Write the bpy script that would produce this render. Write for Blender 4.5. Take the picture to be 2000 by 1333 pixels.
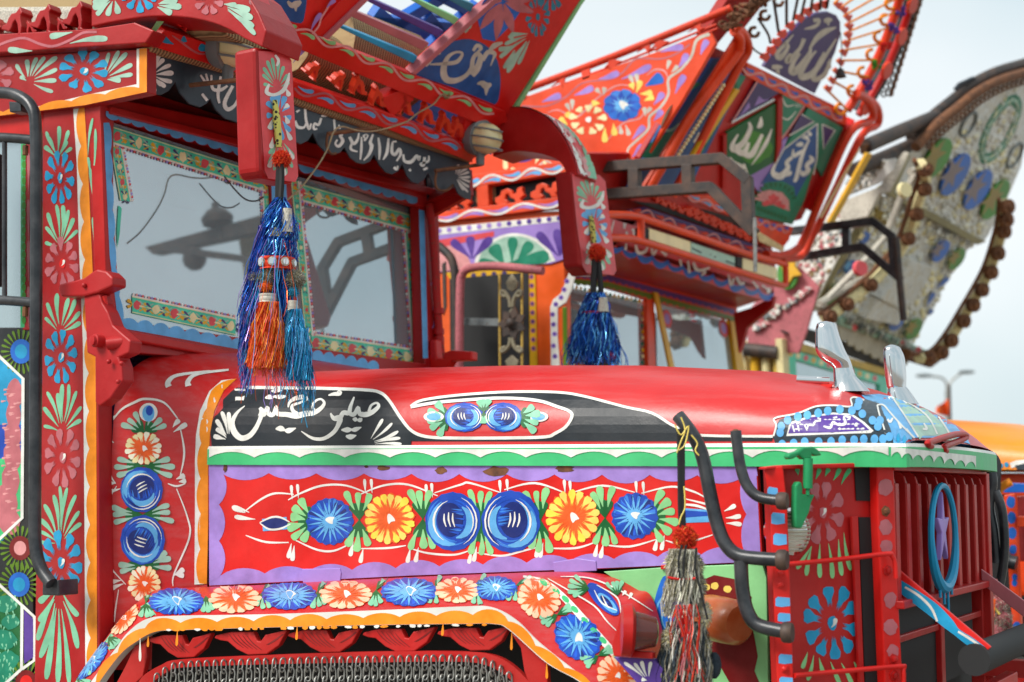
import bpy, math, random
from mathutils import Vector, Matrix
from mathutils.bvhtree import BVHTree
from mathutils.geometry import delaunay_2d_cdt

for o in list(bpy.data.objects):
    bpy.data.objects.remove(o)
scene = bpy.context.scene
COL = scene.collection
rnd = random.Random(7)

# ------------------------------------------------------------------ camera
FPX, CX, CY, HOR = 2800.0, 1000.0, 666.5, 960.0      # measured on the 2000 px wide photograph
THETA = math.radians(30.57)                           # angle between view and the trucks' cross axis
PITCH = math.atan((HOR - CY) / FPX)
EYE = Vector((0, 0, 1.55))
FH = Vector((-math.sin(THETA), math.cos(THETA), 0))
RIGHT = Vector((math.cos(THETA), math.sin(THETA), 0))
FWD = FH * math.cos(PITCH) + Vector((0, 0, math.sin(PITCH)))
UP = RIGHT.cross(FWD)
cam = bpy.data.cameras.new('camera')
cam.sensor_width = 36
cam.lens = 36 * FPX / 2000
cam.clip_end = 3000
cam.dof.use_dof = True
cam.dof.focus_distance = 4.05
cam.dof.aperture_fstop = 2.8
camo = bpy.data.objects.new('camera', cam)
COL.objects.link(camo)
m = Matrix((RIGHT, UP, -FWD)).transposed().to_4x4()
m.translation = EYE
camo.matrix_world = m
scene.camera = camo

# ------------------------------------------------------------------ sky, sun, exposure
SUN_EL, SUN_AZ = math.radians(44), math.radians(206)   # azimuth measured clockwise from +Y
w = bpy.data.worlds.new('World')
scene.world = w
w.use_nodes = True
nt = w.node_tree
nt.nodes.clear()
out = nt.nodes.new('ShaderNodeOutputWorld')
sky = nt.nodes.new('ShaderNodeTexSky')
sky.sky_type = 'NISHITA'
sky.sun_disc = False
sky.sun_elevation = SUN_EL
sky.sun_rotation = SUN_AZ
sky.dust_density = 3
bg1 = nt.nodes.new('ShaderNodeBackground')
bg1.inputs[1].default_value = 0.1
nt.links.new(sky.outputs[0], bg1.inputs[0])
tc = nt.nodes.new('ShaderNodeTexCoord')
no = nt.nodes.new('ShaderNodeTexNoise')
no.inputs['Scale'].default_value = 1.7
no.inputs['Detail'].default_value = 3
no.inputs['Distortion'].default_value = 0.35
mp = nt.nodes.new('ShaderNodeMapping')
mp.inputs['Location'].default_value = (0.35, 1.2, 0.4)
mp.inputs['Scale'].default_value = (1, 1, 2.0)
nt.links.new(tc.outputs['Generated'], mp.inputs[0])
nt.links.new(mp.outputs[0], no.inputs['Vector'])
cr = nt.nodes.new('ShaderNodeValToRGB')
cr.color_ramp.elements[0].position = 0.36
cr.color_ramp.elements[0].color = (0.58, 0.74, 0.79, 1)
cr.color_ramp.elements[1].position = 0.66
cr.color_ramp.elements[1].color = (0.93, 0.98, 0.99, 1)
nt.links.new(no.outputs['Fac'], cr.inputs[0])
bg2 = nt.nodes.new('ShaderNodeBackground')
bg2.inputs[1].default_value = 0.70
nt.links.new(cr.outputs[0], bg2.inputs[0])
mx = nt.nodes.new('ShaderNodeMixShader')
mx.inputs[0].default_value = 0.88
nt.links.new(bg1.outputs[0], mx.inputs[1])
nt.links.new(bg2.outputs[0], mx.inputs[2])
nt.links.new(mx.outputs[0], out.inputs[0])
sun = bpy.data.lights.new('sun', 'SUN')
sun.energy = 2.4
sun.angle = math.radians(25)
sun.color = (1.0, 0.96, 0.9)
suno = bpy.data.objects.new('sun', sun)
COL.objects.link(suno)
sd = Vector((math.sin(SUN_AZ) * math.cos(SUN_EL), math.cos(SUN_AZ) * math.cos(SUN_EL), math.sin(SUN_EL)))
suno.rotation_euler = sd.to_track_quat('Z', 'Y').to_euler()
suno.location = sd * 30
vs = scene.view_settings
vs.view_transform = 'Standard'
vs.look = 'None'
vs.gamma = 1
vs.use_curve_mapping = False
vs.exposure = 0.62

# ------------------------------------------------------------------ colours and materials
def lin(c):
    c = c / 255.0
    return c / 12.92 if c <= 0.04045 else ((c + 0.055) / 1.055) ** 2.4
PAL = dict(
    red=(216, 20, 12), hoodred=(200, 24, 24), red2=(184, 18, 15), pink=(216, 110, 122), pinkred=(222, 74, 80), white=(232, 230, 222), cream=(240, 226, 170),
    orange=(246, 142, 14), orange2=(236, 92, 22), vermil=(220, 58, 22), lilac=(160, 130, 206), purple=(88, 56, 148), violet=(70, 55, 110),
    mint=(128, 196, 158), lgreen=(140, 208, 140), green=(66, 190, 120), dgreen=(10, 96, 44), cyan=(18, 152, 200), crimson=(170, 17, 20), sky=(96, 172, 226),
    blue=(18, 70, 176), navy=(10, 34, 110), teal=(40, 130, 160), black=(28, 32, 36), slate=(46, 58, 68), yellow=(244, 214, 100), black2=(32, 38, 44), latch=(36, 150, 92),
    amber=(226, 172, 20), bluefr=(24, 84, 150), skin=(222, 150, 150), deepred=(118, 6, 8), sticker=(70, 206, 168), olive=(92, 128, 16),
    oldpink=(190, 104, 112), palegreen=(160, 196, 176), seagreen=(24, 130, 100), dirty=(196, 190, 176), grey=(120, 128, 130),
    bluepaint=(16, 100, 196), gold=(214, 178, 84), limegreen=(60, 140, 30), moss=(150, 142, 118), orangetruck=(232, 70, 22), sky2=(52, 124, 214), blue2=(22, 88, 204), peach=(246, 196, 160), cream2=(250, 240, 214), yellow2=(246, 214, 70), tan=(150, 128, 92),
)
_M = {}
def nodes_of(name):
    m = bpy.data.materials.new(name)
    m.use_nodes = True
    return m, m.node_tree, m.node_tree.nodes['Principled BSDF']
def obj_noise(nt, scale, detail=3, rough=0.55, vec=None):
    n = nt.nodes.new('ShaderNodeTexNoise')
    n.inputs['Scale'].default_value = scale
    n.inputs['Detail'].default_value = detail
    n.inputs['Roughness'].default_value = rough
    if vec is None:
        t = nt.nodes.new('ShaderNodeTexCoord')
        vec = t.outputs['Object']
    nt.links.new(vec, n.inputs['Vector'])
    return n
def ramp(nt, src, p0, c0, p1, c1):
    r = nt.nodes.new('ShaderNodeValToRGB')
    r.color_ramp.elements[0].position = p0
    r.color_ramp.elements[1].position = p1
    r.color_ramp.elements[0].color = (*c0, 1)
    r.color_ramp.elements[1].color = (*c1, 1)
    nt.links.new(src, r.inputs[0])
    return r
def mixc(nt, fac, a, b, blend='MIX'):
    n = nt.nodes.new('ShaderNodeMix')
    n.data_type = 'RGBA'
    n.blend_type = blend
    for s, v in ((n.inputs[0], fac), (n.inputs[6], a), (n.inputs[7], b)):
        if hasattr(v, 'default_value') or hasattr(v, 'links'):
            nt.links.new(v, s)
        else:
            s.default_value = v if not isinstance(v, tuple) else (*v, 1)
    return n.outputs[2]
def bump(nt, b, src, strength=0.1, dist=0.004):
    n = nt.nodes.new('ShaderNodeBump')
    n.inputs['Strength'].default_value = strength
    n.inputs['Distance'].default_value = dist
    nt.links.new(src, n.inputs['Height'])
    nt.links.new(n.outputs[0], b.inputs['Normal'])
def M(key, kind='paint'):
    k = (key, kind)
    if k in _M:
        return _M[k]
    rgb = tuple(lin(c) for c in PAL[key]) if key in PAL else (0.5, 0.5, 0.5)
    m, nt, b = nodes_of(key + '_' + kind)
    if kind in ('paint', 'brush', 'old'):
        n1 = obj_noise(nt, 5 if kind != 'brush' else 16, 4)
        dark = tuple(c * 0.80 for c in rgb)
        lite = tuple(min(1, c * 1.10 + 0.012) for c in rgb)
        r1 = ramp(nt, n1.outputs['Fac'], 0.32, dark, 0.68, lite)
        n2 = obj_noise(nt, 85, 4, 0.7)
        lo, hi = (0.71, 0.80) if kind != 'old' else (0.56, 0.66)
        r2 = ramp(nt, n2.outputs['Fac'], lo, (0, 0, 0), hi, (1, 1, 1))
        dirt = (0.16, 0.11, 0.08) if kind != 'old' else (0.10, 0.055, 0.03)
        c = mixc(nt, r2.outputs[0], r1.outputs[0], dirt)
        n3 = obj_noise(nt, 1.7, 5, 0.65)
        r3 = ramp(nt, n3.outputs['Fac'], 0.45, (0, 0, 0), 0.85, (0.12, 0.12, 0.12))
        c = mixc(nt, r3.outputs[0], c, (0.30, 0.24, 0.20))
        nt.links.new(c, b.inputs['Base Color'])
        rr = ramp(nt, n1.outputs['Fac'], 0.3, (0.30,) * 3, 0.75, (0.46,) * 3)
        if kind == 'old':
            rr = ramp(nt, n1.outputs['Fac'], 0.3, (0.5,) * 3, 0.75, (0.7,) * 3)
        nt.links.new(rr.outputs[0], b.inputs['Roughness'])
        n4 = obj_noise(nt, 26, 6, 0.65)
        bump(nt, b, n4.outputs['Fac'], 0.22, 0.006)
        b.inputs['Specular IOR Level'].default_value = 0.28
    elif kind == 'gloss':                                     # enamel hood paint
        n1 = obj_noise(nt, 3, 4)
        r1 = ramp(nt, n1.outputs['Fac'], 0.3, tuple(c * 0.88 for c in rgb), 0.7, tuple(min(1, c * 1.07) for c in rgb))
        n2 = obj_noise(nt, 120, 3, 0.7)
        r2 = ramp(nt, n2.outputs['Fac'], 0.72, (0, 0, 0), 0.8, (0.6,) * 3)
        c = mixc(nt, r2.outputs[0], r1.outputs[0], (0.2, 0.14, 0.1))
        t5 = nt.nodes.new('ShaderNodeTexCoord')
        m5 = nt.nodes.new('ShaderNodeMapping')
        m5.inputs['Scale'].default_value = (2.0, 14, 26)
        nt.links.new(t5.outputs['Object'], m5.inputs[0])
        n5 = obj_noise(nt, 1.6, 6, 0.7, m5.outputs[0])
        r5 = ramp(nt, n5.outputs['Fac'], 0.46, (0, 0, 0), 0.78, (0.34,) * 3)
        c = mixc(nt, r5.outputs[0], c, tuple(min(1, q * 0.55 + 0.16) for q in rgb))
        nt.links.new(c, b.inputs['Base Color'])
        rr = ramp(nt, n5.outputs['Fac'], 0.3, (0.34,) * 3, 0.75, (0.52,) * 3)
        nt.links.new(rr.outputs[0], b.inputs['Roughness'])
        b.inputs['Coat Weight'].default_value = 0.18
        b.inputs['Coat Roughness'].default_value = 0.2
        n4 = obj_noise(nt, 6, 5, 0.6)
        bump(nt, b, n4.outputs['Fac'], 0.16, 0.03)
    elif kind == 'fabric':
        n1 = obj_noise(nt, 140, 3)
        r1 = ramp(nt, n1.outputs['Fac'], 0.3, tuple(c * 0.6 for c in rgb), 0.7, tuple(min(1, c * 1.2) for c in rgb))
        nt.links.new(r1.outputs[0], b.inputs['Base Color'])
        b.inputs['Roughness'].default_value = 0.9
        bump(nt, b, n1.outputs['Fac'], 0.6, 0.006)
    elif kind == 'tinsel':
        b.inputs['Base Color'].default_value = (*rgb, 1)
        b.inputs['Metallic'].default_value = 0.55
        b.inputs['Roughness'].default_value = 0.22
    elif kind == 'thread':
        n1 = obj_noise(nt, 60, 2)
        r1 = ramp(nt, n1.outputs['Fac'], 0.3, tuple(c * 0.7 for c in rgb), 0.7, tuple(min(1, c * 1.15) for c in rgb))
        nt.links.new(r1.outputs[0], b.inputs['Base Color'])
        b.inputs['Roughness'].default_value = 0.5
    _M[k] = m
    return m
def custom(name, fn):
    if name in _M:
        return _M[name]
    m, nt, b = nodes_of(name)
    fn(nt, b)
    _M[name] = m
    return m
def _chrome(nt, b):
    n = obj_noise(nt, 9, 3)
    r = ramp(nt, n.outputs['Fac'], 0.3, (0.04,) * 3, 0.8, (0.14,) * 3)
    b.inputs['Base Color'].default_value = (0.66, 0.67, 0.68, 1)
    b.inputs['Metallic'].default_value = 1
    nt.links.new(r.outputs[0], b.inputs['Roughness'])
def chrome(): return custom('chrome', _chrome)
def _steel(nt, b):
    n = obj_noise(nt, 14, 5, 0.65)
    r = ramp(nt, n.outputs['Fac'], 0.36, (0.024, 0.022, 0.022), 0.72, (0.10, 0.055, 0.036))
    nt.links.new(r.outputs[0], b.inputs['Base Color'])
    b.inputs['Roughness'].default_value = 0.6
    bump(nt, b, n.outputs['Fac'], 0.2, 0.004)
def steel(): return custom('weathered_steel', _steel)
def _rust(nt, b):
    n = obj_noise(nt, 22, 6, 0.7)
    r = ramp(nt, n.outputs['Fac'], 0.3, (0.06, 0.025, 0.014), 0.72, (0.27, 0.105, 0.04))
    nt.links.new(r.outputs[0], b.inputs['Base Color'])
    b.inputs['Roughness'].default_value = 0.85
    bump(nt, b, n.outputs['Fac'], 0.4, 0.005)
def rust(): return custom('rust', _rust)
def _blackpipe(nt, b):
    n = obj_noise(nt, 12, 5, 0.65)
    r = ramp(nt, n.outputs['Fac'], 0.4, (0.012, 0.014, 0.018), 0.8, (0.075, 0.075, 0.08))
    nt.links.new(r.outputs[0], b.inputs['Base Color'])
    b.inputs['Roughness'].default_value = 0.33
    n2 = obj_noise(nt, 45, 3)
    bump(nt, b, n2.outputs['Fac'], 0.12, 0.004)
def blackpipe(): return custom('black_pipe', _blackpipe)
def _rubber(nt, b):
    b.inputs['Base Color'].default_value = (0.012, 0.012, 0.013, 1)
    b.inputs['Roughness'].default_value = 0.75
def rubber(): return custom('dark_interior', _rubber)
def _galv(nt, b):
    n = obj_noise(nt, 30, 4)
    r = ramp(nt, n.outputs['Fac'], 0.3, (0.22, 0.21, 0.19), 0.7, (0.45, 0.44, 0.41))
    nt.links.new(r.outputs[0], b.inputs['Base Color'])
    b.inputs['Metallic'].default_value = 0.7
    b.inputs['Roughness'].default_value = 0.4
def galv(): return custom('galvanised', _galv)
def _mat(nt, b):                                             # woven straw mat
    t = nt.nodes.new('ShaderNodeTexCoord')
    wv = nt.nodes.new('ShaderNodeTexWave')
    wv.wave_type = 'BANDS'
    wv.bands_direction = 'Y'
    wv.inputs['Scale'].default_value = 22
    wv.inputs['Distortion'].default_value = 1.5
    wv.inputs['Detail'].default_value = 2
    nt.links.new(t.outputs['Object'], wv.inputs['Vector'])
    r = ramp(nt, wv.outputs['Fac'], 0.1, (0.16, 0.10, 0.045), 0.8, (0.42, 0.30, 0.15))
    nt.links.new(r.outputs[0], b.inputs['Base Color'])
    b.inputs['Roughness'].default_value = 0.9
    bump(nt, b, wv.outputs['Fac'], 0.6, 0.01)
def strawmat(): return custom('straw_mat', _mat)
def _glass(nt, b):                                           # dusty windscreen: clear pane, sheen, thin dust
    o = nt.nodes['Material Output']
    tr = nt.nodes.new('ShaderNodeBsdfTransparent')
    tr.inputs[0].default_value = (0.62, 0.70, 0.72, 1)
    gl = nt.nodes.new('ShaderNodeBsdfGlossy')
    gl.inputs['Roughness'].default_value = 0.015
    gl.inputs['Color'].default_value = (0.80, 0.90, 0.94, 1)
    lw = nt.nodes.new('ShaderNodeLayerWeight')
    lw.inputs[0].default_value = 0.5
    fr = nt.nodes.new('ShaderNodeMath')
    fr.operation = 'MULTIPLY_ADD'
    pw = nt.nodes.new('ShaderNodeMath')
    pw.operation = 'POWER'
    pw.inputs[1].default_value = 2.5
    nt.links.new(lw.outputs['Facing'], pw.inputs[0])
    nt.links.new(pw.outputs[0], fr.inputs[0])
    fr.inputs[1].default_value = 0.5
    fr.inputs[2].default_value = 0.46
    mx = nt.nodes.new('ShaderNodeMixShader')
    nt.links.new(fr.outputs[0], mx.inputs[0])
    nt.links.new(tr.outputs[0], mx.inputs[1])
    nt.links.new(gl.outputs[0], mx.inputs[2])
    df = nt.nodes.new('ShaderNodeBsdfDiffuse')
    df.inputs[0].default_value = (0.50, 0.60, 0.63, 1)
    n = obj_noise(nt, 2.5, 4)
    r = ramp(nt, n.outputs['Fac'], 0.3, (0.24,) * 3, 0.75, (0.34,) * 3)
    m2 = nt.nodes.new('ShaderNodeMixShader')
    nt.links.new(r.outputs[0], m2.inputs[0])
    nt.links.new(mx.outputs[0], m2.inputs[1])
    nt.links.new(df.outputs[0], m2.inputs[2])
    nt.links.new(m2.outputs[0], o.inputs[0])
def glass(): return custom('dusty_glass', _glass)
def _lens(nt, b):
    b.inputs['Base Color'].default_value = (0.86, 0.84, 0.68, 1)
    b.inputs['Roughness'].default_value = 0.12
    b.inputs['Transmission Weight'].default_value = 0.55
    n = obj_noise(nt, 40, 2)
    bump(nt, b, n.outputs['Fac'], 0.3, 0.004)
def lens(): return custom('lamp_lens', _lens)

# ------------------------------------------------------------------ pixel rays and surfaces
def ray(px, py):
    return (RIGHT * ((px - CX) / FPX) + UP * ((CY - py) / FPX) + FWD)
class Plane:
    def __init__(s, p, n):
        s.p = Vector(p)
        s.n = Vector(n).normalized()
        if (EYE - s.p).dot(s.n) < 0:
            s.n = -s.n
    def pt(s, px, py, lift=0.0):
        d = ray(px, py)
        t = (s.p - EYE).dot(s.n) / d.dot(s.n)
        return EYE + d * t + s.n * lift
    curved = False
    def off(s, k):
        return Plane(s.p + s.n * k, s.n)
def planeY(y): return Plane((0, y, 0), (0, 1, 0))
def planeX(x): return Plane((x, 0, 0), (1, 0, 0))
def plane3(a, b, c): return Plane(a, (b - a).cross(c - a))
class Skin:
    """a curved surface already built as a mesh: paint follows it"""
    curved = True
    def __init__(s, obj, back=None):
        me = obj.data
        s.bvh = BVHTree.FromPolygons([v.co.copy() for v in me.vertices], [tuple(p.vertices) for p in me.polygons])
        s.back = back
    def pt(s, px, py, lift=0.0):
        d = ray(px, py).normalized()
        h, n, i, t = s.bvh.ray_cast(EYE, d)
        if h is None:
            h, n, i, t = s.bvh.find_nearest(s.back.pt(px, py) if s.back else EYE + d * 4)
        if n.dot(d) > 0:
            n = -n
        return h + n * lift
def at(px, py, h):
    d = ray(px, py)
    return EYE + d * (h / (d.dot(FH)))
def onY(px, py, y): return planeY(y).pt(px, py)
def onX(px, py, x): return planeX(x).pt(px, py)
ZS = 520 / 1980.0
def Z(x0, y0):
    """zoomed crop coordinates -> photograph pixels"""
    def f(*pts):
        r = [(x0 + p[0] * ZS, y0 + p[1] * ZS) + tuple(p[2:]) for p in pts]
        return r if len(r) > 1 else r[0]
    return f
zA, zB, zC, zD = Z(0, 0), Z(480, 0), Z(980, 0), Z(1480, 0)
zE, zG, zH, zI = Z(0, 320), Z(480, 320), Z(980, 320), Z(1480, 320)
zJ, zK, zL, zM = Z(0, 650), Z(380, 650), Z(880, 650), Z(1480, 650)
zN, zO, zQ, zR = Z(0, 983), Z(480, 983), Z(980, 983), Z(1480, 983)

# ------------------------------------------------------------------ object helpers
def link(o, parent=None):
    COL.objects.link(o)
    if parent is not None:
        o.parent = parent
        o.matrix_parent_inverse = parent.matrix_world.inverted()
    return o
def thing(name, label, cat, loc=(0, 0, 0), group=None):
    o = bpy.data.objects.new(name, None)
    o.empty_display_size = 0.2
    o.location = loc
    COL.objects.link(o)
    o.matrix_world = Matrix.Translation(loc)
    return tag(o, label, cat, group)
def tag(o, label, cat, group=None):
    o['label'] = label
    o['category'] = cat
    if group:
        o['group'] = group
    return o
def mk(name, verts, faces, mats, parent=None, smooth=False, midx=None, bevel=0, auto=None):
    me = bpy.data.meshes.new(name)
    me.from_pydata([tuple(v) for v in verts], [], faces)
    for mm in (mats if isinstance(mats, (list, tuple)) else [mats]):
        me.materials.append(mm)
    if midx:
        me.polygons.foreach_set('material_index', midx)
    if smooth:
        me.polygons.foreach_set('use_smooth', [True] * len(me.polygons))
        if auto:
            try:
                me.set_sharp_from_angle(angle=math.radians(auto))
            except Exception:
                pass
    me.update()
    o = bpy.data.objects.new(name, me)
    link(o, parent)
    if bevel:
        b = o.modifiers.new('bevel', 'BEVEL')
        b.width = bevel
        b.segments = 2
        b.limit_method = 'ANGLE'
        b.angle_limit = math.radians(40)
    return o
class G:
    """geometry collector"""
    def __init__(s):
        s.v, s.f, s.m = [], [], []
    def add(s, v, f, mi=0):
        n = len(s.v)
        s.v += [Vector(a) for a in v]
        s.f += [tuple(i + n for i in q) for q in f]
        s.m += [mi] * len(f)
    def slab(s, pts, vec, mi=0):
        n = len(pts)
        vec = Vector(vec)
        v = [Vector(p) for p in pts] + [Vector(p) + vec for p in pts]
        f = [tuple(range(n)), tuple(range(2 * n - 1, n - 1, -1))]
        f += [(i, i + n, (i + 1) % n + n, (i + 1) % n) for i in range(n)]
        s.add(v, f, mi)
    def box(s, c, sx, sy, sz, mi=0, rot=None):
        v = [Vector((x * sx / 2, y * sy / 2, z * sz / 2)) for x in (-1, 1) for y in (-1, 1) for z in (-1, 1)]
        if rot is not None:
            v = [rot @ a for a in v]
        v = [a + Vector(c) for a in v]
        s.add(v, [(0, 1, 3, 2), (4, 6, 7, 5), (0, 4, 5, 1), (2, 3, 7, 6), (0, 2, 6, 4), (1, 5, 7, 3)], mi)
    def tube(s, pts, r, seg=8, mi=0, closed=False, caps=True):
        pts = [Vector(p) for p in pts]
        n = len(pts)
        rr = r if isinstance(r, (list, tuple)) else [r] * n
        v, f = [], []
        prev = None
        for i, p in enumerate(pts):
            a = pts[i - 1] if (i > 0 or closed) else p
            b = pts[(i + 1) % n] if (i < n - 1 or closed) else p
            t = (b - a)
            t = t.normalized() if t.length > 1e-9 else Vector((0, 0, 1))
            if prev is None:
                u = t.cross(Vector((0, 0, 1)))
                if u.length < 0.05:
                    u = t.cross(Vector((1, 0, 0)))
            else:
                u = prev - t * prev.dot(t)
                if u.length < 1e-6:
                    u = t.cross(Vector((1, 0, 0.3)))
            u.normalize()
            prev = u
            w = t.cross(u)
            for k in range(seg):
                an = 2 * math.pi * k / seg
                v.append(p + (u * math.cos(an) + w * math.sin(an)) * rr[i])
        for i in range(n if closed else n - 1):
            j = (i + 1) % n
            for k in range(seg):
                f.append((i * seg + k, i * seg + (k + 1) % seg, j * seg + (k + 1) % seg, j * seg + k))
        if caps and not closed:
            f.append(tuple(range(seg - 1, -1, -1)))
            f.append(tuple((n - 1) * seg + k for k in range(seg)))
        s.add(v, f, mi)
    def ball(s, c, rx, ry=None, rz=None, seg=10, rings=6, mi=0, jit=0):
        ry = ry or rx
        rz = rz or rx
        c = Vector(c)
        v = [c + Vector((0, 0, rz))]
        for i in range(1, rings):
            a = math.pi * i / rings
            for k in range(seg):
                b = 2 * math.pi * k / seg
                q = 1 + (rnd.uniform(-jit, jit) if jit else 0)
                v.append(c + Vector((rx * math.sin(a) * math.cos(b), ry * math.sin(a) * math.sin(b), rz * math.cos(a))) * q)
        v.append(c - Vector((0, 0, rz)))
        f = [(0, 1 + k, 1 + (k + 1) % seg) for k in range(seg)]
        for i in range(rings - 2):
            for k in range(seg):
                f.append((1 + i * seg + k, 1 + (i + 1) * seg + k, 1 + (i + 1) * seg + (k + 1) % seg, 1 + i * seg + (k + 1) % seg))
        L = len(v) - 1
        f += [(L, 1 + (rings - 2) * seg + (k + 1) % seg, 1 + (rings - 2) * seg + k) for k in range(seg)]
        s.add(v, f, mi)
    def lathe(s, c, axis, prof, seg=16, mi=0):
        """prof: (distance along axis, radius)"""
        axis = Vector(axis).normalized()
        u = axis.orthogonal().normalized()
        w = axis.cross(u)
        c = Vector(c)
        v, f = [], []
        for d, r in prof:
            for k in range(seg):
                a = 2 * math.pi * k / seg
                v.append(c + axis * d + (u * math.cos(a) + w * math.sin(a)) * max(r, 1e-4))
        for i in range(len(prof) - 1):
            for k in range(seg):
                f.append((i * seg + k, i * seg + (k + 1) % seg, (i + 1) * seg + (k + 1) % seg, (i + 1) * seg + k))
        f.append(tuple(range(seg - 1, -1, -1)))
        f.append(tuple((len(prof) - 1) * seg + k for k in range(seg)))
        s.add(v, f, mi)
    def out(s, name, mats, parent=None, smooth=False, bevel=0, auto=40):
        return mk(name, s.v, s.f, mats, parent, smooth, s.m, bevel, auto)
def slab(name, surf, pts, vec, mat, parent, bevel=0.003, lift=0):
    g = G()
    g.slab([surf.pt(p[0], p[1], lift) for p in pts], vec)
    return g.out(name, mat, parent, bevel=bevel)
def tube(name, pts, r, mat, parent, seg=10, closed=False):
    g = G()
    g.tube(pts, r, seg, 0, closed)
    return g.out(name, mat, parent, smooth=True, auto=50)
def cat(pts, n=6, closed=False):
    """Catmull-Rom through tuples of any length"""
    k = len(pts)
    if k < 3 and not closed:
        return list(pts)
    o = []
    for i in range(k if closed else k - 1):
        p0 = pts[i - 1] if (i > 0 or closed) else pts[0]
        p1, p2 = pts[i], pts[(i + 1) % k]
        p3 = pts[(i + 2) % k] if (i + 2 < k or closed) else pts[-1]
        for j in range(n):
            t = j / n
            o.append(tuple(0.5 * (2 * b + (c - a) * t + (2 * a - 5 * b + 4 * c - d) * t * t + (3 * b - a - 3 * c + d) * t ** 3)
                           for a, b, c, d in zip(p0, p1, p2, p3)))
    if not closed:
        o.append(tuple(pts[-1]))
    return o
def pxtube(name, surf, pts, r, mat, parent, n=6, seg=10):
    return tube(name, [surf.pt(p[0], p[1]) for p in cat(pts, n)], r, mat, parent, seg)

# ------------------------------------------------------------------ brush painting on surfaces (paint as thin raised coats)
DZ = 0.00028
class Art:
    def __init__(s, surf, parent, name='painted_flower', base=0.0009):
        s.surf, s.parent, s.name = surf, parent, name
        s.base = base * .5 + .0014 if surf.curved else base * .4
        s.e = 0
        s.g = G()
        s.mats = []
        s.k = 0
    def mi(s, col):
        s.e += 6e-6
        mm = M(col, 'brush') if isinstance(col, str) else col
        if mm not in s.mats:
            s.mats.append(mm)
        return s.mats.index(mm)
    def P(s, p):
        return s.surf.pt(p[0], p[1], s.base + s.k * DZ + s.e)
    def poly(s, pts, col, fine=0):
        mi = s.mi(col)
        if s.surf.curved and not fine and max(p[0] for p in pts) - min(p[0] for p in pts) > 22:
            fine = 9
        if fine:
            xs = [p[0] for p in pts]
            ys = [p[1] for p in pts]
            # resample outline
            q = []
            for i in range(len(pts)):
                a, b = pts[i], pts[(i + 1) % len(pts)]
                n = max(1, int(math.hypot(b[0] - a[0], b[1] - a[1]) / fine))
                q += [(a[0] + (b[0] - a[0]) * j / n, a[1] + (b[1] - a[1]) * j / n) for j in range(n)]
            nq = len(q)
            inner = []
            y = min(ys) + fine * 0.5
            while y < max(ys):
                x = min(xs) + fine * 0.5
                while x < max(xs):
                    ins = False
                    j = nq - 1
                    for i in range(nq):
                        if (q[i][1] > y) != (q[j][1] > y) and x < (q[j][0] - q[i][0]) * (y - q[i][1]) / (q[j][1] - q[i][1]) + q[i][0]:
                            ins = not ins
                        j = i
                    if ins:
                        inner.append((x, y))
                    x += fine
                y += fine
            vs2 = [Vector(p) for p in q + inner]
            r = delaunay_2d_cdt(vs2, [(i, (i + 1) % nq) for i in range(nq)], [tuple(range(nq))], 1, 1e-4)
            s.g.add([s.P(v) for v in r[0]], [tuple(f) for f in r[2]], mi)
        else:
            s.g.add([s.P(p) for p in pts], [tuple(range(len(pts)))], mi)
    def strip(s, pts, col, wscale=1.0, smooth=5):
        """pts (x, y, width)"""
        mi = s.mi(col)
        q = cat(pts, smooth) if smooth > 1 and len(pts) > 2 else list(pts)
        v = []
        n = len(q)
        for i in range(n):
            a = q[max(0, i - 1)]
            b = q[min(n - 1, i + 1)]
            dx, dy = b[0] - a[0], b[1] - a[1]
            L = math.hypot(dx, dy) or 1
            hw = max(q[i][2], 0.25) * wscale / 2
            v += [(q[i][0] - dy / L * hw, q[i][1] + dx / L * hw), (q[i][0] + dy / L * hw, q[i][1] - dx / L * hw)]
        s.g.add([s.P(p) for p in v], [(2 * i, 2 * i + 1, 2 * i + 3, 2 * i + 2) for i in range(n - 1)], mi)
    def line(s, pts, w, col, taper=True, smooth=6):
        n = len(pts)
        q = []
        for i, p in enumerate(pts):
            t = i / (n - 1)
            k = 1 if not taper else (0.45 + 0.55 * math.sin(math.pi * t))
            q.append((p[0], p[1], w * k))
        s.strip(q, col, smooth=smooth)
    def drop(s, x0, y0, x1, y1, w, col, bend=0.0):
        """brush drop from thin (x0,y0) to fat (x1,y1)"""
        dx, dy = x1 - x0, y1 - y0
        prof = ((0, .10), (.2, .32), (.45, .66), (.68, .95), (.84, 1), (.94, .82), (1, .38))
        q = []
        for t, k in prof:
            b = bend * math.sin(math.pi * t)
            q.append((x0 + dx * t - dy * b, y0 + dy * t + dx * b, w * k * rnd.uniform(.94, 1.06)))
        s.strip(q, col, smooth=3)
    def disc(s, cx, cy, rx, ry, col, n=28, jag=0.0, rot=0.0):
        mi = s.mi(col)
        c, sn = math.cos(rot), math.sin(rot)
        v = [(cx, cy)]
        for ring in (0.5, 1.0):
            for i in range(n):
                a = 2 * math.pi * i / n
                k = ring * (1 + (rnd.uniform(-jag, jag) if ring == 1.0 else 0))
                x, y = rx * k * math.cos(a), ry * k * math.sin(a)
                v.append((cx + x * c - y * sn, cy + x * sn + y * c))
        f = [(0, 1 + i, 1 + (i + 1) % n) for i in range(n)]
        f += [(1 + i, 1 + n + i, 1 + n + (i + 1) % n, 1 + (i + 1) % n) for i in range(n)]
        s.g.add([s.P(p) for p in v], f, mi)
    def up(s, n=1):
        s.k += n
        return s
    def done(s, name=None):
        if not s.g.v:
            return None
        o = s.g.out(name or s.name, s.mats, s.parent)
        if any(k in o.name for k in ('lettering', 'lace', 'bead', 'drip', 'groove', 'rust_patch', 'spray', 'vine', 'shell', 'artwork')):
            o['kind'] = 'stuff'
        return o
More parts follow.
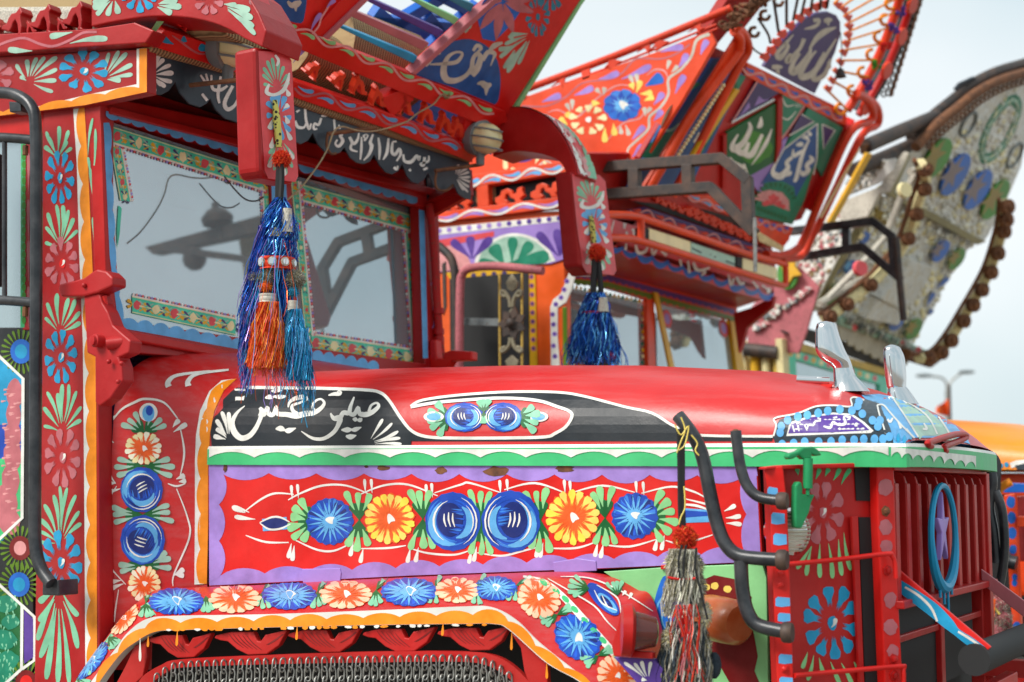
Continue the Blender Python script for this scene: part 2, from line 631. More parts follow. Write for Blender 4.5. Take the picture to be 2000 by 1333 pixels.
class Aff:
    def __init__(s, cx, cy, sx, sy=None, rot=0, shx=0, shy=0):
        s.c = (cx, cy)
        s.sx, s.sy = sx, sy or sx
        s.co, s.si = math.cos(rot), math.sin(rot)
        s.shx, s.shy = shx, shy
    def __call__(s, u, v):
        x, y = u * s.co - v * s.si, u * s.si + v * s.co
        return (s.c[0] + x * s.sx + y * s.sx * s.shx, s.c[1] + y * s.sy + x * s.sy * s.shy)
def rag_petal(art, T, ang, r0, r1, w0, w1, col):
    """square brush petal: blunt outer end, ragged inner end"""
    ca, sa = math.cos(ang), math.sin(ang)
    def L(r, t):
        return T(r * ca - t * sa, r * sa + t * ca)
    j = lambda a: rnd.uniform(-a, a)
    dr = r1 - r0
    pts = [L(r0 + dr * .35, -w0 * .8), L(r0 + dr * .7, -w1 * .95), L(r1 - dr * .06, -w1 * (.8 + j(.08))), L(r1 + j(.03), -w1 * .3), L(r1 + j(.03), w1 * .35),
           L(r1 - dr * .07, w1 * (.8 + j(.08))), L(r0 + dr * .7, w1 * .95), L(r0 + dr * .35, w0 * .8)]
    n = 5
    for i in range(n):
        t = 1 - 2 * (i + .5) / n
        pts.append(L(r0 + dr * (rnd.uniform(-.12, .1)), w0 * t * .8))
        if i < n - 1:
            pts.append(L(r0 + dr * (.26 + j(.06)), w0 * (t - 1 / n) * .8))
    art.poly(pts, col)
def brush_flower(art, T, n, col, r0=.38, ph=0, center=None, fill=.8):
    w = math.pi / n * fill
    for i in range(n):
        a = ph + 2 * math.pi * i / n + rnd.uniform(-.07, .07)
        rag_petal(art, T, a, r0 * rnd.uniform(.9, 1.1), rnd.uniform(.92, 1.05), w * .42, w * .8, col)
    art.up()
    if center:
        x, y = T(0.03, 0.02)
        art.disc(x, y, T.sx * .17, T.sy * .19, center[0], 10, .15)
        art.up()
        if len(center) > 1:
            x2, y2 = T(.12, -.12)
            x3, y3 = T(-.02, .12)
            art.drop(x3, y3, x2, y2, T.sx * .14, center[1], .15)
            art.up()
def ray_daisy(art, T, n, disk, petal, glow, ph=None, ctr='white', cw=.17):
    """full round daisy: disk coat, broad petals reaching the rim, ragged heart"""
    ph = rnd.uniform(0, 1) if ph is None else ph
    n = n + rnd.choice((-1, 0, 0, 1))
    N = 4 * n
    pts = []
    for i in range(N):
        a = ph + 2 * math.pi * i / N
        r = .97 + .05 * math.cos(n * (a - ph)) + rnd.uniform(-.02, .02)
        pts.append(T(r * math.cos(a), r * math.sin(a)))
    art.poly(pts, disk)
    art.up()
    w = math.pi / n
    alt = {'yellow': 'yellow2', 'cream': 'cream2', 'bluepaint': 'sky2'}.get(petal, petal)
    for i in range(n):
        a = ph + 2 * math.pi * i / n + rnd.uniform(-.05, .05)
        rag_petal(art, T, a, rnd.uniform(.36, .55), rnd.uniform(.93, 1.04), w * .42, w * rnd.uniform(.76, .90), petal if rnd.random() < .65 else alt)
    art.up()
    for i in range(n):
        a = ph + 2 * math.pi * (i + rnd.uniform(-.3, .3)) / n
        x0, y0 = T(.22 * math.cos(a), .22 * math.sin(a))
        x1, y1 = T(rnd.uniform(.6, .74) * math.cos(a), rnd.uniform(.6, .74) * math.sin(a))
        art.drop(x1, y1, x0, y0, T.sx * .05, glow or disk)
    if glow:
        pts = []
        for i in range(3 * n):
            a = 2 * math.pi * i / (3 * n)
            r = rnd.uniform(.44, .6) if i % 2 else rnd.uniform(.24, .34)
            pts.append(T(r * math.cos(a), r * math.sin(a)))
        art.poly(pts, glow)
    art.up()
    if ctr:
        ca = rnd.uniform(-.5, .6)
        x0, y0 = T(cw * 1.3 * math.cos(ca), cw * 1.3 * math.sin(ca) - cw * .2)
        x1, y1 = T(-cw * .35, cw * .1)
        art.drop(x0, y0, x1, y1, T.sx * cw * 1.9, ctr, .1)
        art.up()
def blue_daisy(art, T, ph=None):
    ph = rnd.uniform(0, 1) if ph is None else ph
    n = rnd.choice((16, 17, 18, 19))
    N = 72
    pts = []
    for i in range(N):
        a = 2 * math.pi * i / N
        r = .99 + .035 * math.cos(n * (a - ph)) + rnd.uniform(-.02, .02)
        pts.append(T(r * math.cos(a), r * math.sin(a)))
    art.poly(pts, 'blue')
    art.up()
    for i in range(46):
        a = rnd.uniform(0, 6.283)
        r1, r0 = rnd.uniform(.8, .98), rnd.uniform(.35, .6)
        art.drop(*T(r0 * math.cos(a), r0 * math.sin(a)), *T(r1 * math.cos(a), r1 * math.sin(a)), T.sx * .12, rnd.choice(('blue2', 'blue', 'blue2', 'navy', 'sky2')))
    art.up()
    for i in range(n):
        a = ph + 2 * math.pi * (i + .5) / n + rnd.uniform(-.05, .05)
        r1 = rnd.uniform(.86, 1.0)
        x0, y0 = T(r1 * math.cos(a), r1 * math.sin(a))
        x1, y1 = T(.36 * math.cos(a), .36 * math.sin(a))
        art.drop(x0, y0, x1, y1, T.sx * .09, 'sky', 0)
    art.up()
    pts = []
    for i in range(52):
        a = 2 * math.pi * i / 52
        r = rnd.uniform(.44, .62) if i % 2 else rnd.uniform(.24, .34)
        pts.append(T(r * math.cos(a), r * math.sin(a)))
    art.poly(pts, 'sky')
    art.up()
    ca = rnd.uniform(-.8, .3)
    x0, y0 = T(.26 * math.cos(ca), .26 * math.sin(ca))
    x1, y1 = T(-.06, .05)
    art.drop(x0, y0, x1, y1, T.sx * .36, 'white', .1)
    art.up()
def rose(art, T, flip=1):
    """round blue rosebud built from brushed arcs and white strokes"""
    N = 44
    art.poly([T((1 + .02 * math.sin(i * 1.7)) * math.cos(2 * math.pi * i / N), (1 + .02 * math.cos(i * 2.3)) * math.sin(2 * math.pi * i / N)) for i in range(N)], 'blue')
    art.up()
    def arc(r, a0, a1, w, col, cx=0, cy=0, sq=1.0):
        q = []
        for i in range(9):
            t = i / 8
            a = a0 + (a1 - a0) * t
            x, y = T(flip * (cx + r * math.cos(a)), cy + r * sq * math.sin(a))
            q.append((x, y, T.sx * w * (math.sin(math.pi * t) * .85 + .15)))
        art.strip(q, col, smooth=1)
    for k in range(16):
        r = rnd.uniform(.62, .93)
        c = rnd.uniform(1.4, 3.6)
        d = rnd.uniform(.5, 1.0)
        arc(r, c - d, c + d, rnd.uniform(.05, .12), rnd.choice(('sky', 'sky2', 'sky2', 'blue2')))
    art.up()
    arc(.78, 1.45, 3.6, .32, 'sky')
    for k in range(10):
        r = rnd.uniform(.58, .9)
        c = rnd.uniform(-1.3, .6)
        d = rnd.uniform(.4, .8)
        arc(r, c - d, c + d, rnd.uniform(.05, .11), rnd.choice(('blue2', 'navy', 'blue')))
    art.up()
    arc(.56, -1.1, 1.5, .30, 'sky', .08)
    art.poly([T(flip * (-.10 + .47 * math.cos(2 * math.pi * i / 24)), -.06 + .58 * math.sin(2 * math.pi * i / 24)) for i in range(24)], 'navy')
    art.up()
    for k in range(14):
        y = rnd.uniform(-.45, .5)
        x = -.10 + .47 * math.sqrt(max(0, 1 - ((y + .06) / .58) ** 2))
        x0, y0 = T(flip * (x + .06), y)
        x1, y1 = T(flip * (x - rnd.uniform(.18, .42)), y - .05)
        art.drop(x1, y1, x0, y0, T.sx * .06, rnd.choice(('blue', 'blue2', 'sky2')))
    art.up()
    arc(.87, -1.2, 1.1, .06, 'white')
    arc(.74, 2.1, 4.4, .075, 'white', .05)
    arc(.70, -.9, .6, .05, 'white', .05)
    for k in (-.28, -.12, .03):
        x0, y0 = T(flip * (k - .02), -.32 + abs(k + .1) * .3)
        x1, y1 = T(flip * (k + .05), .18)
        art.line([(x0, y0), ((x0 + x1) / 2 - T.sx * .04 * flip, (y0 + y1) / 2), (x1, y1)], T.sx * .065, 'white')
    art.up()
def leaf_fan(art, cx, cy, angs, L, w, col='lgreen', core='dgreen', corer=None, squash=1.0):
    if core:
        cr_ = corer or L * .6
        pts = []
        for a in angs:
            pts += [(cx + cr_ * math.cos(a - .12), cy + squash * cr_ * math.sin(a - .12)), (cx + cr_ * 1.15 * math.cos(a), cy + squash * cr_ * 1.15 * math.sin(a)),
                    (cx + cr_ * math.cos(a + .12), cy + squash * cr_ * math.sin(a + .12))]
        for a in angs:
            art.drop(cx, cy, cx + cr_ * math.cos(a), cy + squash * cr_ * math.sin(a), w * 1.15, core)
        art.up()
    for a in angs:
        l = L * rnd.uniform(.9, 1.1)
        art.drop(cx + l * .35 * math.cos(a), cy + squash * l * .35 * math.sin(a), cx + l * math.cos(a), cy + squash * l * math.sin(a), w * rnd.uniform(.85, 1.1), col, rnd.uniform(-.06, .06))
    art.up()
def scallop_pts(pts, n, amp, side=1, cusp_out=True, ph=0):
    """points along polyline with semicircular bumps pushed to one side"""
    seg = []
    tot = 0
    for i in range(len(pts) - 1):
        d = math.hypot(pts[i + 1][0] - pts[i][0], pts[i + 1][1] - pts[i][1])
        seg.append((tot, d))
        tot += d
    o = []
    m = n * 8
    for k in range(m + 1):
        s_ = tot * k / m
        for i, (a, d) in enumerate(seg):
            if s_ <= a + d + 1e-6:
                break
        t = (s_ - seg[i][0]) / (seg[i][1] or 1)
        x = pts[i][0] + (pts[i + 1][0] - pts[i][0]) * t
        y = pts[i][1] + (pts[i + 1][1] - pts[i][1]) * t
        dx, dy = pts[i + 1][0] - pts[i][0], pts[i + 1][1] - pts[i][1]
        L = math.hypot(dx, dy) or 1
        if k % 8 == 0:
            wob = rnd.uniform(.82, 1.15)
        b = abs(math.sin(math.pi * (k / 8 + ph))) ** .75 * amp * side * wob
        o.append((x - dy / L * b, y + dx / L * b))
    return o
def wave_vine(art, pts, n, amp, w, col, leafcol, leafw=.45, side0=1):
    """sinuous line with brush leaves in its bends, along a polyline"""
    P0, P1 = pts[0], pts[-1]
    q = []
    m = n * 6
    full = cat(pts, 8) if len(pts) > 2 else pts
    ds = [0]
    for i in range(len(full) - 1):
        ds.append(ds[-1] + math.hypot(full[i + 1][0] - full[i][0], full[i + 1][1] - full[i][1]))
    def at_(s_):
        s_ = max(0, min(ds[-1], s_))
        for i in range(len(full) - 1):
            if s_ <= ds[i + 1]:
                break
        t = (s_ - ds[i]) / ((ds[i + 1] - ds[i]) or 1)
        x = full[i][0] + (full[i + 1][0] - full[i][0]) * t
        y = full[i][1] + (full[i + 1][1] - full[i][1]) * t
        dx, dy = full[i + 1][0] - full[i][0], full[i + 1][1] - full[i][1]
        L = math.hypot(dx, dy) or 1
        return x, y, -dy / L, dx / L, dx / L, dy / L
    for k in range(m + 1):
        x, y, nx, ny, tx, ty = at_(ds[-1] * k / m)
        b = amp * math.sin(math.pi * k / 6) * side0
        q.append((x + nx * b, y + ny * b, w))
    art.strip(q, col, smooth=2)
    art.up()
    if leafcol:
        per = ds[-1] / n
        for i in range(n):
            sg = (1 if i % 2 == 0 else -1) * side0
            x, y, nx, ny, tx, ty = at_(per * (i + .5))
            c = (x - nx * amp * .55 * sg, y - ny * amp * .55 * sg)
            h = per * leafw
            art.drop(c[0] - tx * h, c[1] - ty * h + rnd.uniform(-1, 1), c[0] + tx * h, c[1] + ty * h, amp * .95, leafcol, .12 * sg)
    art.up()
# ------------------------------------------------------------------ ground
def _ground(nt, b):
    n = obj_noise(nt, 0.8, 8, 0.65)
    r = ramp(nt, n.outputs['Fac'], 0.3, (0.17, 0.145, 0.12), 0.7, (0.32, 0.28, 0.235))
    nt.links.new(r.outputs[0], b.inputs['Base Color'])
    b.inputs['Roughness'].default_value = 0.95
gnd = mk('ground', [(-600, -600, 0), (600, -600, 0), (600, 600, 0), (-600, 600, 0)], [(0, 1, 2, 3)], custom('dusty_ground', _ground))
gnd['kind'] = 'structure'

# ------------------------------------------------------------------ main truck: planes
YC, YH = 3.20, 3.42
TR = thing('decorated_truck', 'red painted lorry in front with flower panels, black hood lettering and long bonnet', 'truck', (-3.4, 4.1, 0))
S_side = planeY(YC)
S_hood = planeY(YH)
W0 = onY(228, 640, 3.24)
RK = R6 = math.radians(6)
S_win = Plane(W0, (math.cos(RK), 0, math.sin(RK)))
XV = -3.214
S_val = planeX(XV)
PKA = math.radians(37)
PK0 = onX(905, 290, XV + .03)
S_peak = Plane(PK0, (math.cos(PKA), 0, -math.sin(PKA)))
PKU = Vector((math.sin(PKA), 0, math.cos(PKA)))
RED, RED2, DRED = M('red'), M('red2'), M('deepred')
GLOSS = M('hoodred', 'gloss')
CRIM = M('crimson')  # darker red paint, with shade of the left and upper parts put into it
BK = Vector((-1, 0, 0))
YY = Vector((0, 1, 0))

# ---- hood
HC, HA = 3.985, 0.565
def hood_h(x):
    ks = [(-3.13, .272), (-2.7, .272), (-2.2, .266), (-1.8, .252), (-1.41, .222), (-1.2, .180), (-1.08, .132), (-1.0, .078), (-.955, .022)]
    for (a, ha), (b_, hb) in zip(ks, ks[1:]):
        if x <= b_:
            t = (x - a) / (b_ - a)
            return ha + (hb - ha) * t
    return ks[-1][1]
def hood_z(x): return 1.685 + (x + 3.127) / 2.15 * -0.025
def hood_in(x): return 0 if x < -1.16 else .075 * ((x + 1.16) / .205) ** 2
def hood_sec(x, n=48):
    H, zs, a = hood_h(x), hood_z(x), HA - hood_in(x)
    o = []
    for i in range(n + 1):
        t = math.pi * i / n
        c, s_ = math.cos(t), math.sin(t)
        e = 2 / 2.7
        y = -a * math.copysign(abs(c) ** e, c)
        z = H * abs(s_) ** e
        o.append(Vector((x, HC + y, zs + z)))
    return o
xs = [-3.127, -3.06, -3.0, -2.92, -2.85, -2.77, -2.7, -2.6, -2.5, -2.4, -2.3, -2.2, -2.1, -2.0, -1.9, -1.8, -1.7, -1.6, -1.5, -1.45, -1.4, -1.35, -1.3, -1.2, -1.15, -1.1, -1.06, -1.02, -.99, -.97, -.955]
g = G()
secs = [hood_sec(x) for x in xs]
n = len(secs[0])
g.add([p for s_ in secs for p in s_], [(i * n + k, (i + 1) * n + k, (i + 1) * n + k + 1, i * n + k + 1) for i in range(len(xs) - 1) for k in range(n - 1)])
hood = g.out('hood', GLOSS, TR, smooth=True, auto=60)
S_top = Skin(hood, planeY(YH))
# rim: the white and green flange round the bonnet edge
ol = [Vector((x, HC - HA + hood_in(x), hood_z(x))) for x in xs]
fx = -.955
for k in range(1, 13):
    ol.append(Vector((fx + .012 * math.sin(math.pi * k / 13), HC - (HA - hood_in(fx)) * math.cos(math.pi * k / 13), hood_z(fx) + .004 * math.sin(math.pi * k / 13))))
ol += [Vector((x, HC + HA - hood_in(x), hood_z(x))) for x in reversed(xs)]
def outline_strip(ol, c, out0, z0, out1, z1):
    v = []
    for p in ol:
        d = Vector((0, p.y - c, 0))
        if p.x > -1.12:
            d = Vector((.55 * (p.x + 1.12) / .17, (p.y - c) / HA, 0))
        d = d.normalized() if d.length > 0 else Vector((1, 0, 0))
        v += [p + d * out0 + Vector((0, 0, z0)), p + d * out1 + Vector((0, 0, z1))]
    return v, [(2 * i, 2 * i + 1, 2 * i + 3, 2 * i + 2) for i in range(len(ol) - 1)]
g = G()
for k_, a in enumerate(((.006, .006, .012, -.003), (.012, -.003, .012, -.052), (.012, -.052, -.03, -.052), (-.01, .004, .006, .006))):
    g.add(*outline_strip(ol, HC, *a), 1 if k_ in (0, 3) else 0)
rim = g.out('hood_rim', [M('green', 'paint'), M('white', 'paint')], TR)
S_rim = planeY(YH - .012)
# dark engine bay under the bonnet
g = G()
g.box((-2.05, HC, 1.3), 2.05, 0.9, 0.55)
g.out('engine_bay', rubber(), TR)

# ---- cowl between cab and bonnet
def cowl_sec(t):
    hs = [Vector((-3.127, YH, 1.0)), Vector((-3.127, YH, 1.25)), Vector((-3.127, YH, 1.5))] + [p + Vector((0, 0, 0)) for p in hood_sec(-3.127, 28)]
    H, zs, c, a = .345, 1.70, 4.13, .875
    cs = [Vector((-3.385, c - a, 1.0)), Vector((-3.385, c - a, 1.25)), Vector((-3.385, c - a, 1.5))]
    for i in range(29):
        an = math.pi * i / 28
        co, si = math.cos(an), math.sin(an)
        e = 2 / 3.6
        cs.append(Vector((-3.385, c - a * math.copysign(abs(co) ** e, co), zs + H * abs(si) ** e)))
    k = t * t * (3 - 2 * t) * .5 + t * .5
    o = []
    for p, q in zip(cs, hs):
        o.append(Vector((p.x + (q.x - p.x) * t, p.y + (q.y - p.y) * k, p.z + (q.z - p.z) * k)))
    return o
g = G()
secs = [cowl_sec(i / 20) for i in range(21)]
n = len(secs[0])
g.add([p for s_ in secs for p in s_], [(i * n + k, (i + 1) * n + k, (i + 1) * n + k + 1, i * n + k + 1) for i in range(20) for k in range(n - 1)])
cowl = g.out('cowl', GLOSS, TR, smooth=True, auto=60)
S_cowl = Skin(cowl, planeY(YH - .1))

# ---- bonnet side panel
side_panel = slab('hood_side_panel', S_hood.off(.004), [(407, 907), (1478, 907), (1489, 1083), (1487, 1098), (1165, 1112), (800, 1126), (408, 1146)], (0, .02, 0), M('red', 'paint'), TR, .002)
slab('panel_gap', S_hood.off(-.05), [(405, 890), (1490, 890), (1500, 1125), (405, 1160)], (0, .02, 0), rubber(), TR, 0)

# ---- cab shell
g = G()
S_in = planeY(YC + .03)
def zpt(px, py): return S_side.pt(px, py)
# pillar band and its corner
pil = slab('cab_pillar', S_side, [(84, 215), (196, 190), (193, 560), (192, 780), (195, 1400), (66, 1400), (76, 640)], (0, .06, 0), CRIM, TR, .004)
door = slab('cab_door', S_side.off(-.012), [(-120, 640), (70, 640), (62, 1420), (-120, 1420)], (0, .05, 0), M('black'), TR, .003)
slab('door_frame', S_side.off(-.008), [(44, 262), (86, 250), (78, 645), (44, 645)], (0, .05, 0), CRIM, TR, .003)
slab('door_window', S_side.off(-.03), [(-120, 240), (46, 240), (46, 650), (-120, 650)], (0, .008, 0), glass(), TR, 0)
slab('door_header', S_side.off(-.006), [(-120, 225), (84, 215), (84, 262), (-120, 285)], (0, .05, 0), RED, TR, .003)
# interior, floor, back, roof
cabin = G()
cabin.box((-4.75, 4.15, 2.0), .06, 1.86, 2.2)
cabin.box((-4.1, 4.15, 1.0), 1.35, 1.86, .06)
cabin.box((-4.1, 5.1, 2.0), 1.35, .05, 2.2)
cabin.out('cab_interior', M('slate', 'paint'), TR)
g = G()
g.box((-4.2, 4.17, 2.90), 1.4, 1.84, .05)
g.out('cab_roof', RED2, TR)
g = G()
g.box((-4.55, 3.7, 1.85), .2, .6, 1.0)
g.box((-4.55, 4.6, 1.85), .2, .6, 1.0)
g.box((-3.62, 4.15, 1.95), .3, 1.7, .12)
g.out('seat_back', M('violet', 'fabric'), TR, bevel=.03)
g = G()
c0 = Vector((-3.95, 3.72, 2.1))
ax = Vector((-.5, 0, .86)).normalized()
u_ = ax.orthogonal().normalized()
w_ = ax.cross(u_)
g.tube([c0 + (u_ * math.cos(t * .3142) + w_ * math.sin(t * .3142)) * .22 for t in range(20)], .014, 8, 0, True)
g.tube([c0, c0 - ax * .4], .025, 8)
for t in range(3):
    g.tube([c0, c0 + (u_ * math.cos(t * 2.094) + w_ * math.sin(t * 2.094)) * .22], .009, 6)
g.out('steering_wheel', blackpipe(), TR, smooth=True)

# ---- windscreen: header, sill, posts, panes
def wslab(name, pts, depth, mat, lift=0.0, bevel=.003):
    return slab(name, S_win, pts, BK * depth, mat, TR, bevel, lift)
wslab('windscreen_header', [(193, 190), (480, 248), (840, 345), (838, 412), (824, 408), (510, 312), (204, 232)], .05, M('red2'), .016)
wslab('header_moulding', [(205, 212), (840, 372), (840, 386), (205, 226)], .03, M('red2'), .030)
wslab('a_pillar', [(190, 195), (204, 215), (231, 645), (205, 660)], .05, RED2, .012)
wslab('windscreen_sill', [(230, 628), (828, 712), (832, 735), (246, 690), (226, 655)], .05, CRIM, .012)
wslab('sill_moulding', [(236, 648), (470, 694), (560, 712), (560, 727), (470, 710), (240, 668)], .035, RED2, .03, .006)
wslab('centre_post', [(523, 330), (564, 344), (584, 690), (545, 684)], .05, CRIM, .010)
wslab('a_pillar', [(818, 398), (852, 408), (862, 740), (826, 735)], .06, CRIM, .012)
glassL = wslab('windscreen_pane', [(212, 235), (524, 335), (548, 690), (234, 640)], .006, glass(), -.008, 0)
n_r = S_win.n.copy()
n_r.rotate(Matrix.Rotation(math.radians(3.5), 3, 'Z'))
S_panr = Plane(S_win.pt(596, 520, -.012), n_r)                 # the far pane is angled back, V-fashion
glassR = slab('windscreen_pane', S_panr, [(556, 340), (822, 402), (832, 722), (576, 684)], BK * .006, glass(), TR, 0)
S_frame = S_win.off(.014)
S_glass = S_win.off(-.0055)
S_glassr = S_panr.off(.002)

# ---- visor: valance, straw roll, soffit, side board
S_valf = planeX(XV)
val_bot = [(289, 178), (302, 184), (315, 186), (330, 178), (343, 160), (352, 182), (370, 203), (391, 210), (404, 203), (411, 193), (422, 215), (440, 232), (457, 237), (500, 255), (530, 262), (560, 270),
           (588, 282), (602, 275), (611, 260), (622, 283), (636, 298), (651, 302), (664, 299), (673, 288), (684, 308), (697, 318), (711, 321), (723, 316), (731, 302), (742, 323), (754, 337), (766, 341),
           (778, 335), (786, 320), (796, 345), (806, 356), (816, 359), (828, 352), (837, 338), (846, 362), (855, 372), (865, 375), (878, 370), (886, 359), (896, 380), (908, 388), (920, 391)]
valance = slab('valance', S_valf, [(289, 96), (462, 147), (573, 203), (740, 258), (912, 314), (921, 340)] + val_bot[::-1], BK * .006, M('slate', 'paint'), TR, .0015)
g = G()
a, b_, c_ = S_valf.pt(287, 90), S_valf.pt(573, 193), S_valf.pt(915, 308)
g.tube([Vector(p) for p in cat([tuple(a), tuple(S_valf.pt(462, 140)), tuple(b_), tuple(c_)], 10)], .024, 10)
g.out('straw_roll', strawmat(), TR, smooth=True)
g = G()
zt = 2.92
g.slab([Vector((XV - .01, 3.2, zt)), Vector((XV - .01, 5.1, zt)), Vector((-3.6, 5.1, zt - .02)), Vector((-3.6, 3.2, zt - .02))], (0, 0, .03))
g.out('visor_soffit', M('black', 'old'), TR)
g = G()
g.slab([onY(835, 402, 5.1), onY(915, 330, 5.1), onY(918, 380, 5.1), onY(838, 425, 5.1)], (0, .03, 0))
g.slab([S_win.pt(826, 398), S_win.pt(850, 352), S_valf.pt(918, 352), S_valf.pt(918, 372)], (0, 0.02, 0))
g.out('visor_bracket', M('red2'), TR)
visor_side = slab('visor_side_board', S_side.off(.02), [(-130, 118), (266, 97), (288, 94), (288, 181), (165, 207), (-130, 243)], (0, .04, 0), CRIM, TR, .003)
# cab roofline board over it
rail_side = slab('roof_side_rail', S_side.off(.06), [(-130, 74), (186, 56), (262, 44), (300, 60), (284, 84), (-130, 112)], (0, .06, 0), CRIM, TR, .004)
# straw load seen through the carving
slab('straw_bale', S_side.off(-.12), [(-130, -60), (420, -60), (440, 70), (-130, 90)], (0, .25, 0), strawmat(), TR, .02)
slab('wool_sack', S_side.off(-.07), [(-130, 12), (150, 10), (180, 30), (182, 62), (-130, 70)], (0, .05, 0), M('dirty', 'fabric'), TR, .02)

# ---- peak (taj) rails and boards
def pk(name, pts, d, mat, lift=0, bevel=.003):
    return slab(name, S_peak, pts, -S_peak.n * d, mat, TR, bevel, lift)
low_rail = pk('peak_rail', [(312, 50), (431, 88), (572, 154), (743, 212), (890, 272), (914, 282), (914, 312), (743, 244), (572, 186), (462, 138), (284, 82)], .05, RED, .03)
up_rail = pk('peak_rail', [(520, 22), (622, 71), (800, 140), (976, 211), (986, 232), (955, 240), (911, 230), (760, 168), (596, 98), (510, 62)], .05, RED, .03)
pk('peak_mullion', [(735, 188), (795, 165), (803, 190), (760, 224)], .05, RED, .02)
pk('peak_end_post', [(905, 225), (985, 228), (975, 262), (915, 312), (895, 275)], .05, RED, .015)
pan_l = pk('peak_panel', [(430, -70), (690, -70), (690, 0), (623, 67), (600, 60), (510, 24)], .03, RED, .012)
pan_r = pk('peak_panel', [(796, 137), (950, 0), (1010, -60), (1175, -60), (1128, 0), (985, 226), (974, 210)], .03, RED, .012)
pk('peak_edge_trim', [(985, 232), (1124, 8), (1172, -60), (1180, -60), (1132, 6), (992, 236)], .05, M('lgreen'), .016)
pk('peak_post', [(598, 62), (623, 68), (694, -2), (760, -70), (735, -70), (655, 0)], .04, M('red'), .022)
pk('peak_frame_bead', [(622, 66), (630, 70), (700, 2), (770, -66), (760, -66), (690, 0)], .04, M('oldpink'), .032)
pk('peak_frame_bead', [(793, 136), (801, 140), (955, 4), (1015, -56), (1005, -60), (945, 0)], .04, M('oldpink'), .032)
slats = [('cyan', [(648, 42), (654, 50)], [(815, 110), (806, 124)]), ('oldpink', [(676, 14), (668, 24)], [(838, 84), (824, 98)]), ('purple', [(700, -14), (712, 0)], [(866, 60), (853, 72)]),
         ('lgreen', [(790, -14), (805, 2)], [(896, 36), (886, 48)]), ('teal', [(862, -16), (874, -2)], [(925, 8), (918, 24)])]
for c, L_, R_ in slats:
    pk('peak_slat', [L_[0], R_[0], R_[1], L_[1]], .035, M(c), .004, .003)
# load behind the slats: rolled straw mat and blue frame
def behind(px, py, d): return S_peak.off(-d).pt(px, py)
g = G()
g.tube([behind(625, 85, .28), behind(780, 140, .28), behind(790, 150, .28)], [.17, .17, .12], 14)
g.tube([behind(560, 90, .2), behind(760, 190, .2)], .11, 12)
g.out('straw_bundle', strawmat(), TR, smooth=True)
BLP = M('bluepaint')
g = G()
for a, b_ in (((720, 40), (960, 60)), ((700, 90), (900, -30)), ((760, 160), (930, 10)), ((730, 20), (860, 130)), ((800, -40), (960, 40)), ((830, 30), (900, 120)), ((780, 200), (960, 290)), ((770, 170), (940, 250))):
    p, q = behind(*a, .36), behind(*b_, .36)
    d = (q - p)
    m_ = Matrix((d.normalized(), d.normalized().cross(S_peak.n), S_peak.n)).transposed()
    g.box((p + q) / 2, d.length, .055, .04, 0, m_)
g.out('load_frame', BLP, TR, bevel=.003)
g = G()
g.slab([behind(700, 60, .5), behind(820, 20, .5), behind(950, 60, .5), behind(940, 300, .5), behind(760, 240, .5)], S_peak.n * -.03)
g.out('load_board', M('bluefr'), TR)

# carved scrolls in the peak row: cast peacock shapes
def scroll(parent, surf, cx, cy, s, flip, mat, name='carved_scroll', d=.03, lift=.02, rot=0.0):
    """peacock-like carving: neck arch, crest, tail curl"""
    outl = [(-1.0, .55), (-.85, .25), (-.55, .2), (-.38, -.2), (-.1, -.55), (.28, -.62), (.5, -.85), (.62, -1.05), (.74, -.85), (.85, -.62), (.68, -.42), (.7, -.1), (.78, .35), (.7, .85),
            (.95, 1.0), (.35, 1.0), (.5, .75), (.42, .2), (.25, -.12), (.02, .1), (-.1, .45), (-.3, .7), (-.62, .62)]
    c, sn = math.cos(rot), math.sin(rot)
    pts = []
    for x, y in outl:
        x *= flip
        pts.append((cx + (x * c - y * sn) * s * .8, cy + (x * sn + y * c) * s))
    o = slab(name, surf, pts, -surf.n * d, mat, parent, .004, lift)
    return o
for i, (x, y, s, f) in enumerate([(605, 134, 17, 1), (655, 152, 17, 1), (699, 165, 20, -1), (736, 188, 20, -1), (790, 205, 20, -1), (833, 223, 20, -1), (868, 240, 20, -1), (893, 250, 19, -1)]):
    scroll(TR, S_peak, x, y, s * 1.05, f, M('vermil'), rot=.35)
for x, y in ((352, 40), (385, 52)):
    scroll(TR, S_peak, x, y, 15, 1, RED, rot=.3)
for x, y in ((24, 42), (80, 36), (142, 30)):
    scroll(TR, S_side.off(.06), x, y, 28, 1, CRIM, d=.05, lift=.0)
for x, y in ((-10, 46), (60, 54), (120, 48)):
    scroll(TR, S_side.off(.05), x, y, 14, -1, CRIM, d=.05, lift=.0)

# ---- arched arms carrying the two plaques
def extr(name, pts3, vec, mat, parent=TR, bevel=.004):
    g = G()
    g.slab(pts3, vec)
    return g.out(name, mat, parent, bevel=bevel)
YA = 3.15
S_arm = planeY(YA)
arm1 = extr('mirror_arm', [S_arm.pt(*p) for p in cat([(178, 52), (230, 41), (300, 32), (370, 35), (430, 50), (478, 76), (512, 92), (549, 94), (548, 70), (530, 30), (500, -20), (440, -60), (300, -70), (180, -70)][:6], 4) +
             [(512, 92), (520, 60), (505, 25), (478, -20), (440, -50), (300, -70), (178, -70)]], (0, .17, 0), CRIM)
def front_strip(name, surfs, left, right, mat):
    """curved board through matching left/right pixel lists with X planes"""
    g = G()
    v = []
    for (x, p, q) in zip(surfs, left, right):
        v += [planeX(x).pt(*p), planeX(x).pt(*q)]
    g.add(v, [(2 * i, 2 * i + 1, 2 * i + 3, 2 * i + 2) for i in range(len(left) - 1)])
    return g.out(name, mat, TR, smooth=True)
XP = planeY(YA).pt(500, 350).x
